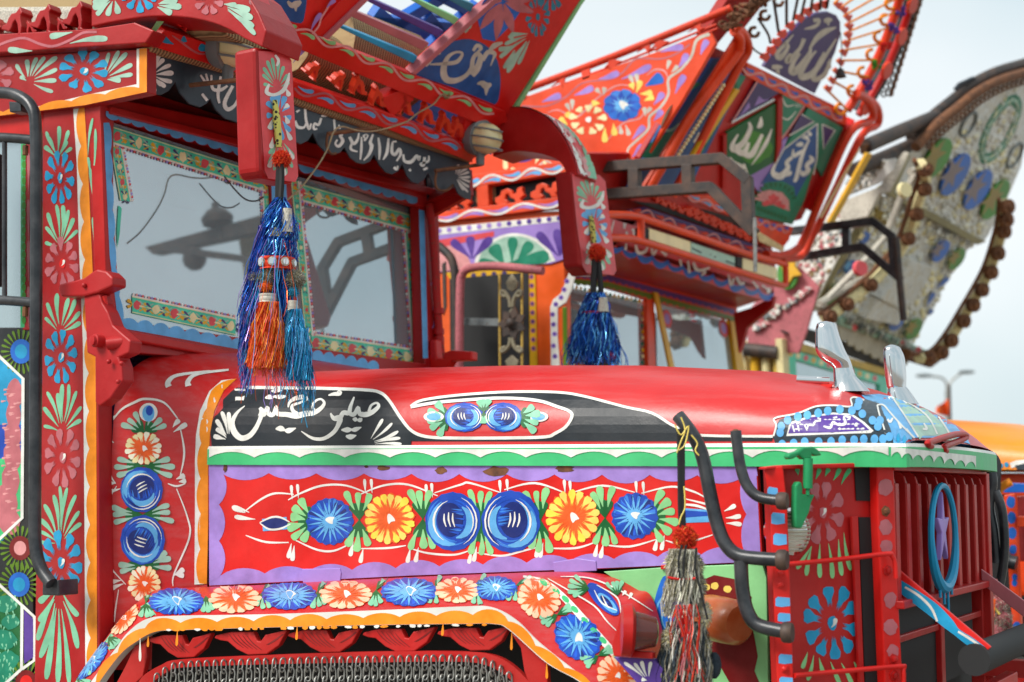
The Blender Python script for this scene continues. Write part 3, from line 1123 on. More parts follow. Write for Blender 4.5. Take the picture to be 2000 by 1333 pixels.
# plaque near
def plaque(pxs, yn, xf, mats):
    """pxs: front-face pixel outline; side face runs back in X"""
    S_ = planeX(xf)
    f = [S_.pt(*p) for p in pxs]
    g = G()
    g.slab(f, BK * .085)
    return g.out('arm_plaque', mats, TR, bevel=.012)
S_pl1 = planeX(XP)
pl1 = plaque([(499, 92), (545, 97), (565, 103), (575, 150), (580, 340), (574, 360), (515, 348), (506, 335)], YA, XP, CRIM)
Y2 = onX(1122, 440, XP).y
pl2 = plaque([(1118, 336), (1128, 333), (1160, 336), (1174, 345), (1196, 520), (1188, 540), (1150, 538), (1134, 520)], Y2, XP, CRIM)
# near arm outer curve (faces forward) and far arm
S_f1 = plane3(S_arm.pt(478, -20), S_arm.pt(512, 92), S_arm.pt(478, -20) + YY)
armf = extr('arm_front_board', [S_f1.pt(484, -20), S_f1.pt(505, 20), S_f1.pt(516, 60), S_f1.pt(520, 92), S_f1.pt(552, 94), S_f1.pt(548, 70), S_f1.pt(532, 30), S_f1.pt(512, -20)], S_f1.n * .006, M('pinkred'), TR, 0)
Y2A = Y2 + .0
S_arm2 = planeY(Y2A)
a2o = cat([(962, 226), (985, 211), (1030, 212), (1070, 232), (1100, 268), (1118, 305), (1128, 342)], 5)
a2i = cat([(1108, 345), (1095, 318), (1070, 305), (1040, 298), (1000, 296), (962, 306)], 4)
arm2 = extr('mirror_arm', [S_arm2.pt(*p) for p in a2o + a2i], (0, .17, 0), M('red2'))
g = G()
v = []
rt = cat([(985, 205), (1015, 209), (1062, 216), (1105, 240), (1140, 290), (1160, 325), (1163, 340)], 5)
a2o2 = cat([(985, 211), (1030, 212), (1070, 232), (1100, 268), (1118, 305), (1124, 325), (1128, 342)], 5)
for p in a2o2:
    q = S_arm2.pt(*p)
    v += [q + Vector((.004, 0, .004)), q + Vector((.004, .17, .004))]
g.add(v, [(2 * i, 2 * i + 1, 2 * i + 3, 2 * i + 2) for i in range(len(a2o2) - 1)])
arm2f = g.out('arm_front_board', M('pinkred'), TR, smooth=True)
S_arm2f = Skin(arm2f, planeY(Y2A + .08))

# ---- rods, lamps, wire
def bar(name, a, b_, r, mat, parent=TR, seg=8):
    return tube(name, [a, b_], r, mat, parent, seg)
bar('valance_rod', S_valf.off(.02).pt(372, 167), S_valf.off(.25).pt(470, 156), .008, rust())
bar('valance_rod', S_valf.off(.02).pt(640, 262), S_valf.off(.1).pt(735, 250), .008, rust())
bar('valance_rod', S_valf.off(.02).pt(850, 334), S_valf.off(.1).pt(940, 322), .008, rust())
pxtube('rod_hook', S_valf.off(.02), [(640, 262), (638, 285), (646, 300), (656, 300)], .005, rust(), TR)
pxtube('rod_hook', S_valf.off(.02), [(853, 334), (850, 355), (855, 370), (872, 372), (884, 362)], .005, rust(), TR)
def cage_lamp(c, axis, r, parent):
    axis = Vector(axis).normalized()
    root = None
    g = G()
    g.lathe(c, axis, [(-.045, r * .5), (-.04, r * .95), (.0, r * 1.05), (.012, r * 1.05), (.014, r * .8)], 20)
    g.lathe(Vector(c) - Vector((0, 0, r * 1.55)), (0, 0, 1), [(0, .018), (.07, .02)], 10)
    body = g.out('cage_lamp_body', M('grey'), parent, smooth=True)
    g = G()
    g.lathe(c, axis, [(.012, r * .86), (.05, r * .85), (.075, r * .74), (.09, r * .5), (.096, .001)], 18)
    g.out('lamp_lens', M('cream', 'gloss'), body, smooth=True)
    u = axis.cross(Vector((0, 0, 1))).normalized()
    w = Vector((0, 0, 1))
    g = G()
    for k in (-.55, 0, .5):
        wd = r * .98 * math.sqrt(1 - k * k)
        g.tube([Vector(c) + axis * (.01 + .10 * math.sin(math.pi * (t + .0) / 8)) * 1 + u * (wd * math.cos(math.pi * t / 8)) + w * (k * r) for t in range(9)], .0042, 6)
    g.out('lamp_guard', M('grey'), body, smooth=True)
    return body
cl = S_peak.off(.05).pt(938, 270)
cage_lamp(cl, (.92, -.15, -.22), .074, TR)
cage_lamp(S_valf.off(.1).pt(446, 92), (.9, .1, -.2), .075, TR)
pxtube('tan_wire', S_valf.off(.16), [(932, 60), (927, 85), (905, 130), (897, 150), (872, 175), (858, 190), (845, 205), (815, 222), (790, 240), (735, 256), (700, 256), (668, 248), (652, 258), (640, 290), (620, 325), (585, 370), (556, 395)], .0032, M('tan', 'thread'), TR)
g = G()
for k in range(5):
    c = S_valf.off(.165).pt(870, 182)
    g.tube([c + Vector((rnd.uniform(-.01, .01), .025 * math.cos(t * 1.05 + k), .02 * math.sin(t * 1.05 + k * .8))) for t in range(6)], .0032, 6, 0, True)
g.out('wire_knot', M('tan', 'thread'), TR, smooth=True)
pxtube('bent_wire', S_win.off(.05), [(438, 345), (460, 372), (480, 390), (500, 393), (515, 385)], .003, blackpipe(), TR)
# ------------------------------------------------------------------ front wing with flower crown, lip and carved skirt
YO = 3.10
S_lip = planeY(YO)
A_ = [(140, 1392), (179, 1333), (226, 1269), (252, 1235), (289, 1209), (345, 1203), (520, 1200), (743, 1192), (900, 1185), (960, 1186), (1009, 1211), (1059, 1259), (1153, 1333), (1225, 1392)]
B_ = [(105, 1392, 3.24), (147, 1333, 3.24), (218, 1232, 3.26), (272, 1174, 3.30), (304, 1153, 3.33), (350, 1149, 3.37), (520, 1142, 3.41), (743, 1130, 3.41), (960, 1121, 3.41), (1106, 1117, 3.41), (1195, 1125, 3.41), (1243, 1151, 3.40), (1280, 1183, 3.39), (1330, 1392, 3.37)]
Aq, Bq = cat(A_, 9), cat(B_, 9)
g = G()
nu = 15
v = []
for p, q in zip(Aq, Bq):
    a, b_ = S_lip.pt(p[0], p[1]), planeY(q[2]).pt(q[0], q[1])
    for k in range(nu):
        t = k / (nu - 1)
        bul = math.sin(math.pi * t) * .018
        v.append(a.lerp(b_, t) + Vector((0, -bul * .5, bul)))
g.add(v, [(i * nu + k, i * nu + k + 1, (i + 1) * nu + k + 1, (i + 1) * nu + k) for i in range(len(Aq) - 1) for k in range(nu - 1)])
wing = g.out('front_wing', GLOSS, TR, smooth=True, auto=70)
S_wing = Skin(wing, planeY(3.2))
C_ = [(158, 1392), (194, 1333), (234, 1280), (263, 1256), (302, 1235), (355, 1231), (520, 1226), (743, 1221), (900, 1219), (965, 1219), (996, 1231), (1069, 1295), (1135, 1333), (1205, 1392)]
Cq = cat(C_, 9)
g = G()
pa = [S_lip.pt(*p) for p in Aq]
pc = [S_lip.pt(*p) for p in Cq]
v = []
for a, c in zip(pa, pc):
    v += [a + Vector((0, -.004, 0)), c + Vector((0, -.004, 0)), c + Vector((0, .03, 0)), a + Vector((0, .03, 0))]
N_ = len(pa)
g.add(v, [(4 * i + k, 4 * (i + 1) + k, 4 * (i + 1) + (k + 1) % 4, 4 * i + (k + 1) % 4) for i in range(N_ - 1) for k in range(4)])
lip = g.out('wing_lip', M('white'), TR)
S_lipf = S_lip.off(.004)
g = G()
g.slab([planeY(3.33).pt(*p) for p in ((120, 1420), (240, 1200), (310, 1165), (1000, 1140), (1230, 1250), (1290, 1420))], (0, .6, 0))
g.out('wheel_arch', rubber(), TR)
# carved wing-shaped skirt pieces
S_sk = planeY(YO + .012)
SKM = M('red2')
w0 = [(0, 45), (45, 62), (100, 70), (170, 130), (250, 170), (390, 165), (480, 100), (540, -10), (530, -15), (450, 5), (380, 20), (345, 70), (320, 65), (290, 0), (120, 0), (10, 25)]
for x0, y0, s in ((290, 1241, .86), (418, 1235, 1), (561, 1231, 1), (707, 1229, 1), (853, 1227, 1)):
    ftr = slab('carved_feather', S_sk, [(x0 + x * ZS * s, y0 + y * ZS * 1.0) for x, y in w0], (0, .02, 0), SKM, TR, .003)
    ar = Art(S_sk, ftr, 'feather_groove', base=.0015)
    for k in range(7):
        xa, ya = 110 + k * 34, 12 + k * 4
        ar.strip([(x0 + x * ZS * s, y0 + y * ZS, w) for x, y, w in ((xa, ya, .8), (xa + 45, ya + 55, 2.2), (xa + 110, ya + 105, .8))] if k < 5 else
                 [(x0 + x * ZS * s, y0 + y * ZS, w) for x, y, w in ((330 + k * 12, 95, .8), (400 + k * 10, 60, 2.0), (470 + k * 8, 15, .8))], 'deepred')
    ar.done()
slab('skirt_plate', S_sk, zN((860, 1345), (930, 1215), (1000, 1060), (1085, 1035), (1090, 1150), (1060, 1290), (1000, 1345)), (0, .02, 0), SKM, TR, .003)
slab('skirt_plate', S_sk, zQ((60, 960), (100, 985), (170, 1030), (330, 1180), (340, 1345), (200, 1345), (165, 1250), (140, 1080)), (0, .02, 0), SKM, TR, .003)
g = G()
tp = cat([(262, 1352), (278, 1322), (315, 1299), (354, 1288), (520, 1280), (743, 1273), (905, 1273), (962, 1280), (1003, 1302), (1045, 1345)], 4)
bt = cat([(285, 1352), (296, 1335), (326, 1313), (358, 1304), (520, 1298), (743, 1294), (900, 1293), (950, 1300), (985, 1318), (1014, 1345)], 4)
for (a, b_, c, d) in zip(tp, tp[1:], bt[1:], bt):
    pass
g.slab([S_sk.pt(*p) for p in tp] + [S_sk.pt(*p) for p in reversed(bt)], (0, .015, 0))
g.out('skirt_rail', SKM, TR)
# chains hanging from the skirt rail
def link_mesh(name, R=.0135, r=.0028, L=.011):
    g = G()
    pts = [Vector((0, R * .62 * math.cos(2 * math.pi * k / 12), (R * math.sin(2 * math.pi * k / 12)) + (L * .5 if math.sin(2 * math.pi * k / 12) > 0 else -L * .5))) for k in range(12)]
    g.tube(pts, r, 6, 0, True)
    me = bpy.data.meshes.new(name)
    me.from_pydata([tuple(v) for v in g.v], [], g.f)
    me.materials.append(galv())
    me.polygons.foreach_set('use_smooth', [True] * len(me.polygons))
    return me
LK = link_mesh('chain_link')
def rail_y(x):
    for (a, b_) in zip(bt, bt[1:]):
        if a[0] <= x <= b_[0]:
            return a[1] + (b_[1] - a[1]) * (x - a[0]) / (b_[0] - a[0] + 1e-6)
    return 1300
x = 306
while x < 1006:
    yt = rail_y(x) - 6
    for k in range(4):
        p = planeY(YO + .004).pt(x, yt + 8 + 19 * k)
        o = bpy.data.objects.new('chain_link', LK)
        o.location = p + Vector((0, 0, 0))
        o.rotation_euler = (rnd.uniform(-.15, .15), 0, (math.radians(25 if k % 2 else 78) + rnd.uniform(-.3, .3)) + math.pi / 2)
        COL.objects.link(o)
        o.parent = TR
        o.matrix_parent_inverse = TR.matrix_world.inverted()
    x += 16.4

# ------------------------------------------------------------------ nose: post, lamp panel, grille
XG = -1.0
PA = Vector((-1.176, 3.255, 1.4))
PB = Vector((XG, 3.54, 1.4))
S_nose = Plane(PA, (PB - PA).cross(Vector((0, 0, 1))))
NB = S_nose.n * -1
nose = slab('lamp_panel', S_nose.off(-.02), [(1500, 912), (1745, 906), (1765, 1420), (1520, 1420)], NB * .02, M('red2'), TR, .002)
slab('radiator_slot', S_nose.off(-.016), zM((722, 1010), (885, 1000), (890, 1255), (735, 1250)), NB * .003, rubber(), TR, 0)
slab('radiator_slot', S_nose.off(-.016), zR((752, 105), (893, 105), (945, 1345), (800, 1345)), NB * .003, rubber(), TR, 0)
gpost = slab('grille_post', S_nose.off(.012), zM((888, 985), (1005, 965), (1015, 1000), (1025, 1340)) + zR((1035, 480), (1085, 1400), (950, 1400), (895, 100)), NB * .03, RED, TR, .004)
slab('slot_frame', S_nose.off(-.004), zR((700, 100), (748, 100), (795, 1345), (760, 1345)), NB * .01, RED2, TR, .002)
slab('nose_top_rail', S_nose.off(.01), zM((60, 1000), (190, 985), (1000, 962), (1005, 985), (700, 1005), (60, 1018)), NB * .03, RED, TR, .003)
P_post = Plane(PA + Vector((0, -.03, 0)), (0.35, -1, 0))
post = slab('corner_post', P_post, [(1492, 915), (1529, 910), (1537, 983), (1552, 1400), (1520, 1400), (1503, 983)], P_post.n * -.035, RED, TR, .003)
def bolt(px, py, surf, r, mat, parent, name='bolt'):
    g = G()
    g.lathe(surf.pt(px, py), surf.n, [(0, r * 1.5), (.003, r * 1.5), (.0035, r), (.010, r * .9), (.012, r * .4)], 6)
    return g.out(name, mat, parent)
for px, py in zR((165, 520), (170, 605), (200, 1230)):
    bolt(px, py, P_post, .007, RED, TR)
for px, py in zR((948, 60), (960, 500), (1005, 1160), (1010, 1280)):
    bolt(px, py, S_nose.off(.012), .009, rust() if py < 1000 else RED2, TR)
# chrome ribbed headlamp seen between post and panel
hc = S_nose.off(-.03).pt(1541, 1038)
g = G()
for k in range(9):
    a0, a1 = .072 - k * .008, .072 - (k + .5) * .008
g.lathe(hc, S_nose.n, [(-.06, .03), (0, .054), (.012, .056), (.016, .05), (.02, .045), (.026, .03), (.03, .002)], 28)
hl = g.out('headlamp', chrome(), TR, smooth=True)
g = G()
for k in range(11):
    z = -.044 + k * .0088
    wd = math.sqrt(max(0, .05 ** 2 - z * z))
    u = Vector((0, 0, 1)).cross(S_nose.n).normalized()
    g.tube([hc + u * (wd * t) + Vector((0, 0, z)) + S_nose.n * (.014 + .016 * (1 - (t * wd / .052) ** 2 - (z / .052) ** 2)) for t in (-1, -.5, 0, .5, 1)], .004, 5)
g.out('lens_rib', lens(), hl, smooth=True)
# thin rods
pxtube('guard_rod', S_nose.off(.03), [(1535, 1103), (1640, 1093), (1732, 1082), (1742, 1086), (1748, 1100), (1750, 1130)], .006, RED, TR, 3)
pxtube('guard_rod', S_nose.off(.03), [(1552, 1320), (1650, 1311), (1758, 1302), (1764, 1308), (1765, 1340)], .006, RED, TR, 3)

# grille
S_gr = planeX(XG)
grille_back = slab('grille_backing', planeX(XG - .09), [(1735, 880), (1925, 900), (1930, 1420), (1755, 1420)], BK * .02, rubber(), TR, 0)
y0, y1 = PB.y + .015, onX(1918, 1000, XG).y
zt_, zb_ = 1.612, onX(1760, 1172, XG).z
nf = 9
for k in range(nf + 1):
    y = y0 + (y1 - y0) * k / nf
    g = G()
    dx = .05
    zt2 = zt_ - .012
    pts = [(XG, zb_), (XG, zt2 - .03), (XG - .005, zt2 - .012), (XG - .02, zt2), (XG - dx, zt2), (XG - dx, zb_)]
    g.slab([Vector((a, y, z)) for a, z in pts], (0, .014, 0))
    g.slab([Vector((XG + .002, y + .002, zb_)), Vector((XG + .002, y + .002, zt2 - .03)), Vector((XG + .002, y + .034, zt2 - .03)), Vector((XG + .002, y + .034, zb_))], (-.006, 0, 0))
    g.out('grille_fin', RED2, TR, bevel=.002)
g = G()
g.box((XG - .02, (y0 + y1) / 2 + .02, zt_), .06, y1 - y0 + .1, .022)
g.box((XG - .0, (y0 + y1) / 2 + .02, zb_ - .008), .05, y1 - y0 + .1, .02)
g.box((XG - .03, (y0 + y1) / 2 + .02, onX(1770, 1250, XG).z), .03, y1 - y0 + .1, .018)
for yy in (y0 + .0, (y0 + y1) / 2, y1 + .03):
    g.box((XG - .03, yy, 1.1), .04, .04, .44)
g.box((XG - .02, y1 + .05, 1.3), .06, .04, .66)
g.out('grille_frame', M('oldpink', 'old') if False else RED2, TR, bevel=.003)
# round emblem: blue ring with a star figure
ec = planeX(XG + .035).pt(1843, 1048)
rr = (planeX(XG + .035).pt(1843, 948).z - planeX(XG + .035).pt(1843, 1148).z) / 2
g = G()
g.tube([ec + Vector((0, rr * .95 * math.sin(2 * math.pi * k / 36), rr * math.cos(2 * math.pi * k / 36))) for k in range(36)], [.0085 + .007 * max(0, -math.cos(2 * math.pi * k / 36)) for k in range(36)], 8, 0, True)
emb = g.out('emblem_ring', M('cyan'), TR, smooth=True)
g = G()
st = []
for k in range(10):
    a = 2 * math.pi * k / 10
    r = rr * (.78 if k % 2 == 0 else .26)
    st.append(ec + Vector((.012, -rr * .3 + r * .62 * math.sin(a), r * .95 * math.cos(a) + .02)))
g.slab(st, (-.016, 0, 0))
g.out('emblem_star', M('lilac'), emb, bevel=.003)
for k in range(4):
    p = ec + Vector((0, rr * (-.4 + .3 * k), -rr * 1.02))
    bar('emblem_drip', p, p + Vector((0, 0, -.02 - .02 * (k % 3))), .004, M('cyan'), emb, 6)
# struts and bumper tube
S_st = planeY(3.60)
strut = slab('brace_strut', S_st, zR((1028, 478), (1735, 1072), (1660, 1135), (1028, 570)), (0, .012, 0), RED, TR, .002)
slab('brace_strut', planeY(4.45), zR((1660, 490), (2080, 800), (2080, 930), (1665, 600)), (0, .012, 0), M('oldpink'), TR, .002)
bc = S_st.pt(1906, 1288)
g = G()
g.tube([bc + Vector((0, -.02, 0)), bc + Vector((0, 1.3, 0))], .038, 20)
g.out('bumper_tube', rubber(), TR, smooth=True)
for q_ in (((0, .2, -.22), .03, .4, .3), ((-.12, .9, -.12), .2, .05, .05)):
    g = G()
    g.box(bc + Vector(q_[0]), *q_[1:])
    g.out('bumper_bracket', M('red2'), TR, bevel=.003)

# ------------------------------------------------------------------ black guard tubes
S_gd = planeY(3.17)
gt = pxtube('guard_tube', S_gd, [(1324, 812), (1340, 832), (1360, 862), (1374, 900), (1385, 955), (1399, 1018), (1415, 1060), (1440, 1084), (1480, 1091), (1535, 1094)], .0165, blackpipe(), TR)
pxtube('guard_tube', S_gd, [(1437, 842), (1440, 870), (1447, 915), (1460, 950), (1485, 972), (1535, 979)], .013, blackpipe(), TR)
pxtube('guard_tube', S_gd, [(1447, 1095), (1450, 1150), (1460, 1195), (1482, 1222), (1545, 1236)], .0165, blackpipe(), TR)
for q_ in ((1528, 979, .018), (1528, 1094, .021), (1538, 1236, .021)):
    g = G()
    c_ = S_gd.pt(q_[0], q_[1])
    g.lathe(c_, (1, .1, 0), [(-.012, q_[2]), (-.006, q_[2] * 1.15), (.006, q_[2] * 1.15), (.012, q_[2])], 14)
    g.out('tube_collar', steel(), TR, smooth=True)
g = G()
g.ball(S_gd.pt(1437, 848), .012)
g.out('tube_plug', rust(), TR, smooth=True)
# far-side guard
S_gf = planeY(4.72)
pxtube('guard_tube', S_gf, [(1931, 905), (1938, 940), (1932, 990), (1940, 1040), (1945, 1100)], .017, blackpipe(), TR)
g = G()
c = S_gf.pt(1923, 912)
g.lathe(c, (.86, -.5, 0), [(0, .052), (.012, .056), (.024, .05)], 20)
g.out('far_mirror', blackpipe(), TR, smooth=True)
pxtube('guard_tube', S_gf, [(1944, 960), (1958, 1000), (1962, 1080), (1950, 1160)], .014, blackpipe(), TR)

# inner apron panels behind the guard
S_ap = planeY(3.40)
apron = slab('apron_panel', S_ap, [(1178, 1117), (1290, 1109), (1488, 1101), (1497, 1130), (1502, 1420), (1250, 1420), (1270, 1180)], (0, .015, 0), M('lgreen'), TR, .002)
slab('apron_hinge_bolt', S_ap.off(.01), [(1290, 1104), (1302, 1103), (1302, 1112), (1290, 1113)], (0, .01, 0), RED, TR, .002)
# wing lamp with conical lens and the faded amber lamp
wl = planeY(3.05).pt(1222, 1232)
g = G()
g.lathe(wl, RIGHT + Vector((0, 0, -.05)), [(-.012, .03), (-.01, .058), (.012, .062), (.02, .05)], 24)
lampb = g.out('wing_lamp', M('red2'), TR, smooth=True)
g = G()
g.lathe(wl, RIGHT + Vector((0, 0, -.05)), [(.018, .046), (.04, .042), (.07, .034), (.075, .02), (.076, .001)], 20)
def _dl(nt, b):
    b.inputs['Base Color'].default_value = (.16, .05, .04, 1)
    b.inputs['Roughness'].default_value = .12
    b.inputs['Transmission Weight'].default_value = .5
g.out('lamp_lens', custom('smoky_lens', _dl), lampb, smooth=True)
slab('lamp_bracket', planeY(3.06), zQ((880, 830), (895, 1090), (1120, 1110), (1120, 1160), (830, 1140), (815, 1060)), (0, .02, 0), M('red2'), TR, .003)
slab('lamp_bracket', planeY(3.08), zQ((830, 1145), (1130, 1160), (1300, 1345), (1010, 1345)), (0, .02, 0), M('purple'), TR, .002)
g = G()
am = planeY(3.32).pt(1416, 1212)
g.lathe(am, (.85, -.5, -.05), [(-.09, .05), (-.06, .056), (.0, .056), (.045, .054), (.06, .042), (.063, .002)], 24)
def _amb(nt, b):
    n = obj_noise(nt, 18, 4)
    r = ramp(nt, n.outputs['Fac'], .35, (.40, .085, .02), .7, (.50, .17, .07))
    nt.links.new(r.outputs[0], b.inputs['Base Color'])
    b.inputs['Roughness'].default_value = .3
    b.inputs['Subsurface Weight'].default_value = .1
g.out('amber_lamp', custom('faded_amber', _amb), TR, smooth=True)

# ------------------------------------------------------------------ bonnet furniture
def horn(pts, h0, name, parent):
    """(px, py, rx) sections up a leaning chrome stalk"""
    g = G()
    v = []
    seg = 16
    q = cat(pts, 4)
    for (x, y, rx) in q:
        c = at(x, y, h0)
        r = rx * h0 / FPX
        for k in range(seg):
            a = 2 * math.pi * k / seg
            v.append(c + RIGHT * (r * math.cos(a)) + FH * (r * .75 * math.sin(a)))
    f = [(i * seg + k, i * seg + (k + 1) % seg, (i + 1) * seg + (k + 1) % seg, (i + 1) * seg + k) for i in range(len(q) - 1) for k in range(seg)]
    f += [tuple(range(seg)), tuple((len(q) - 1) * seg + k for k in range(seg))]
    g.add(v, f)
    return g.out(name, chrome(), parent, smooth=True, auto=50)
horn([(1612, 628, 5), (1613, 632, 16), (1614, 642, 21), (1617, 662, 25), (1622, 685, 29), (1632, 702, 28), (1642, 713, 22), (1646, 719, 19.5), (1647, 722, 19.5), (1650, 735, 22), (1657, 750, 29), (1662, 766, 38)], 3.78, 'chrome_ornament', TR)
horn([(1741, 674, 5), (1742, 678, 14), (1743, 685, 18), (1746, 700, 21), (1749, 730, 21), (1751, 755, 19), (1753, 758, 19), (1757, 770, 24), (1764, 790, 31)], 4.06, 'chrome_ornament', TR)
g = G()
g.tube([at(1556, 742, 3.8), at(1620, 745, 3.78)], .012, 10)
g.out('ornament_arm', chrome(), TR, smooth=True)
g = G()
g.box(at(1617, 754, 3.76), .03, .02, .008)
g.out('ornament_foot', RED, TR)
S_la = S_nose.off(.03)
slab('bonnet_latch', S_la, zM((225, 920), (240, 900), (300, 882), (345, 852), (410, 846), (450, 868), (482, 912), (440, 918), (405, 905), (402, 942), (342, 942), (312, 912), (275, 935), (240, 945)), NB * .02, M('latch'), TR, .004)
g = G()
g.tube([S_la.pt(*zM((374, 935))), S_la.pt(*zM((372, 1160)))], .0115, 10)
g.tube([S_la.pt(*zM((372, 1150))), S_la.pt(*zM((372, 1210)))], .005, 8)
g.out('latch_bolt', M('latch'), TR, smooth=True)
slab('latch_catch', S_la, zM((285, 1140), (305, 1108), (328, 1110), (338, 1160), (335, 1200), (430, 1205), (402, 1262), (385, 1340)) + zR((360, 120), (330, 190), (285, 185), (280, 60)), NB * .02, M('latch'), TR, .004)
S_hf = planeX(-.935)
pxtube('bonnet_handle', S_hf, zM((1290, 845), (1262, 825), (1300, 808), (1450, 762), (1530, 755), (1550, 775), (1510, 800), (1385, 850), (1400, 880)), .0085, M('red2'), TR, 5)

# ------------------------------------------------------------------ windscreen hinge on the cab corner
S_hg = planeY(3.14)
slab('hinge_lug', S_hg, zE((430, 935), (440, 895), (620, 852), (690, 800), (720, 785), (790, 800), (836, 845), (836, 908), (720, 960), (620, 986), (452, 990)), (0, .06, 0), CRIM, TR, .006)
hng = slab('hinge_arm', S_hg.off(-.01), zE((622, 986), (738, 962), (758, 1030), (800, 1100), (838, 1200), (900, 1255), (965, 1310)) + zJ((972, 60), (958, 150), (880, 185), (905, 250), (912, 360), (860, 430), (820, 490), (740, 548), (706, 520), (705, 180), (645, 150)), (0, .05, 0), CRIM, TR, .008)
g = G()
g.lathe(S_hg.pt(*zJ((728, 62))), (-.2, -1, 0), [(-.02, .021), (.012, .021), (.014, .016), (.022, .015), (.024, .002)], 16)
kc = S_hg.pt(*zJ((800, 85)))
g.tube([kc, kc + RIGHT * .05 + Vector((0, 0, .006))], .019, 14)
g.out('hinge_knuckle', CRIM, TR, smooth=True)
for p in zJ((810, 215), (905, 230), (880, 365)) + [zE((625, 905))]:
    g = G()
    g.ball(S_hg.off(.005).pt(*p), .008)
    g.out('rivet', CRIM, TR, smooth=True)
bar('hinge_rod', S_win.off(.03).pt(*zE((775, 985))), S_win.off(.03).pt(*zE((810, 1200))), .008, RED)
# far pillar fittings: pipe and hinge
pipeP = planeY(5.06)
pxtube('drain_pipe', pipeP, [(838, 400), (846, 470), (852, 560), (857, 640), (862, 700)], .018, M('red2', 'old'), TR)
for yy in (608, 648, 664):
    g = G()
    g.lathe(pipeP.pt(857, yy), (0, 0, 1), [(-.012, .024), (.012, .024)], 12)
    g.out('pipe_collar', M('red2'), TR)
slab('far_hinge', planeY(5.0), zK((1745, 55), (1790, 50), (1800, 190), (1850, 195), (1850, 150), (1905, 130), (2060, 140), (2060, 205), (1910, 210), (1880, 262), (1745, 262)), (0, .05, 0), RED, TR, .006)

# ------------------------------------------------------------------ black mirror frame beside the door
S_mf = planeY(3.06)
pxtube('mirror_frame', S_mf, [(-60, 181), (10, 182), (40, 190), (62, 210), (70, 250), (71, 400), (70, 700), (68, 1000), (70, 1070), (80, 1110), (100, 1140)], .0195, blackpipe(), TR)
for yy in (270, 588):
    pxtube('mirror_frame', S_mf, [(-60, yy - 4), (20, yy), (68, yy + 4)], .016, blackpipe(), TR)
pxtube('mirror_frame', S_mf, [(9, 275), (9, 585)], .008, blackpipe(), TR)
slab('frame_foot', S_mf.off(-.01), zN((315, 590), (432, 570), (435, 690), (312, 685)), (0, .08, 0), blackpipe(), TR, .004)
for yy in (285, 600):
    g = G()
    g.lathe(S_mf.pt(50, yy), (0, 0, 1), [(-.03, .009), (.0, .009)], 8)
    g.out('frame_bolt', rust(), TR)
slab('door_mirror', S_mf.off(-.02), [(-60, 300), (-4, 300), (-4, 560), (-60, 560)], (0, .02, 0), rubber(), TR, .004)
slab('frame_clamp', S_mf.off(.005), zA((65, 755), (150, 760), (155, 830), (70, 835)), (0, .05, 0), blackpipe(), TR, .003)
# ================================================================== painting on the main truck
S_pan = S_hood.off(.0045)
R_ = math.radians
def fan_to(art, base, tips, w, col, bend=.05):
    for t in tips:
        art.drop(base[0] + (t[0] - base[0]) * .22, base[1] + (t[1] - base[1]) * .22, t[0], t[1], w * rnd.uniform(.85, 1.15), col, rnd.uniform(-bend, bend))
    art.up()
def drops(art, ds, w, col):
    for a, b_ in ds:
        art.drop(a[0], a[1], b_[0], b_[1], w, col, rnd.uniform(-.05, .05))
# ---- bonnet side panel: lilac scallop border
ar = Art(S_pan, side_panel, 'lilac_border')
top = scallop_pts([(432, 924), (1455, 929)], 11, 15, 1)
ar.poly([(408, 908), (1477, 908), (1480, 930)] + top[::-1] + [(408, 930)], 'lilac')
bot = scallop_pts([(1455, 1079), (1165, 1094), (800, 1109), (432, 1124)], 12, 13, 1)
ar.poly([(409, 1144), (800, 1124.5), (1165, 1110.5), (1487, 1097), (1487, 1079)] + bot + [(409, 1124)], 'lilac')
ar.up()
lf = scallop_pts([(428, 1128), (428, 915)], 3, 14, 1)
ar.poly([(408.5, 915), (408.8, 1138)] + lf, 'lilac')
rt_ = scallop_pts([(1456, 920), (1460, 1090)], 2, 13, 1)
ar.poly([(1477, 915), (1486, 1092)] + rt_[::-1], 'lilac')
ar.done()
ar = Art(S_pan, side_panel, 'rust_patch', base=.003)
for x, y, rx, ry in ((748, 915, 12, 5), (862, 919, 13, 8), (971, 921, 24, 9), (1103, 916, 18, 6), (716, 912, 4, 3), (440, 915, 4, 8)):
    ar.disc(x, y, rx, ry, rust(), 14, .25)
    ar.up(0)
ar.done()
# vines
ar = Art(S_pan, side_panel, 'painted_vine')
for q in ([(477, 1000), (511, 975), (538, 964), (574, 966)], [(563, 977), (587, 964), (629, 949), (677, 949), (727, 968)], [(699, 968), (748, 949), (797, 947), (855, 969)], [(849, 963), (900, 947), (919, 944), (982, 964)],
          [(985, 957), (1045, 944), (1108, 965)], [(1119, 962), (1177, 949), (1240, 962)], [(1253, 964), (1311, 951), (1353, 960), (1379, 973)],
          [(480, 1046), (519, 1059), (564, 1060)], [(576, 1055), (619, 1074), (653, 1076), (690, 1059)], [(703, 1072), (756, 1071), (793, 1066)], [(800, 1071), (837, 1081), (887, 1084), (919, 1075)],
          [(932, 1080), (980, 1086), (1019, 1077), (1059, 1067)], [(1067, 1071), (1124, 1071), (1164, 1059)], [(1177, 1064), (1229, 1068), (1282, 1054)], [(1300, 1056), (1334, 1062), (1392, 1045)], [(1340, 975), (1380, 985), (1400, 990)]):
    ar.line(q, 4.2, 'white')
for x, y in ((570, 962), (582, 960), (713, 950), (726, 950), (833, 960), (844, 958), (977, 952), (991, 950), (1103, 951), (1114, 953), (1243, 954), (1257, 955)):
    ar.drop(x + 1, y + 14, x - 1, y - 14, 6, 'white')
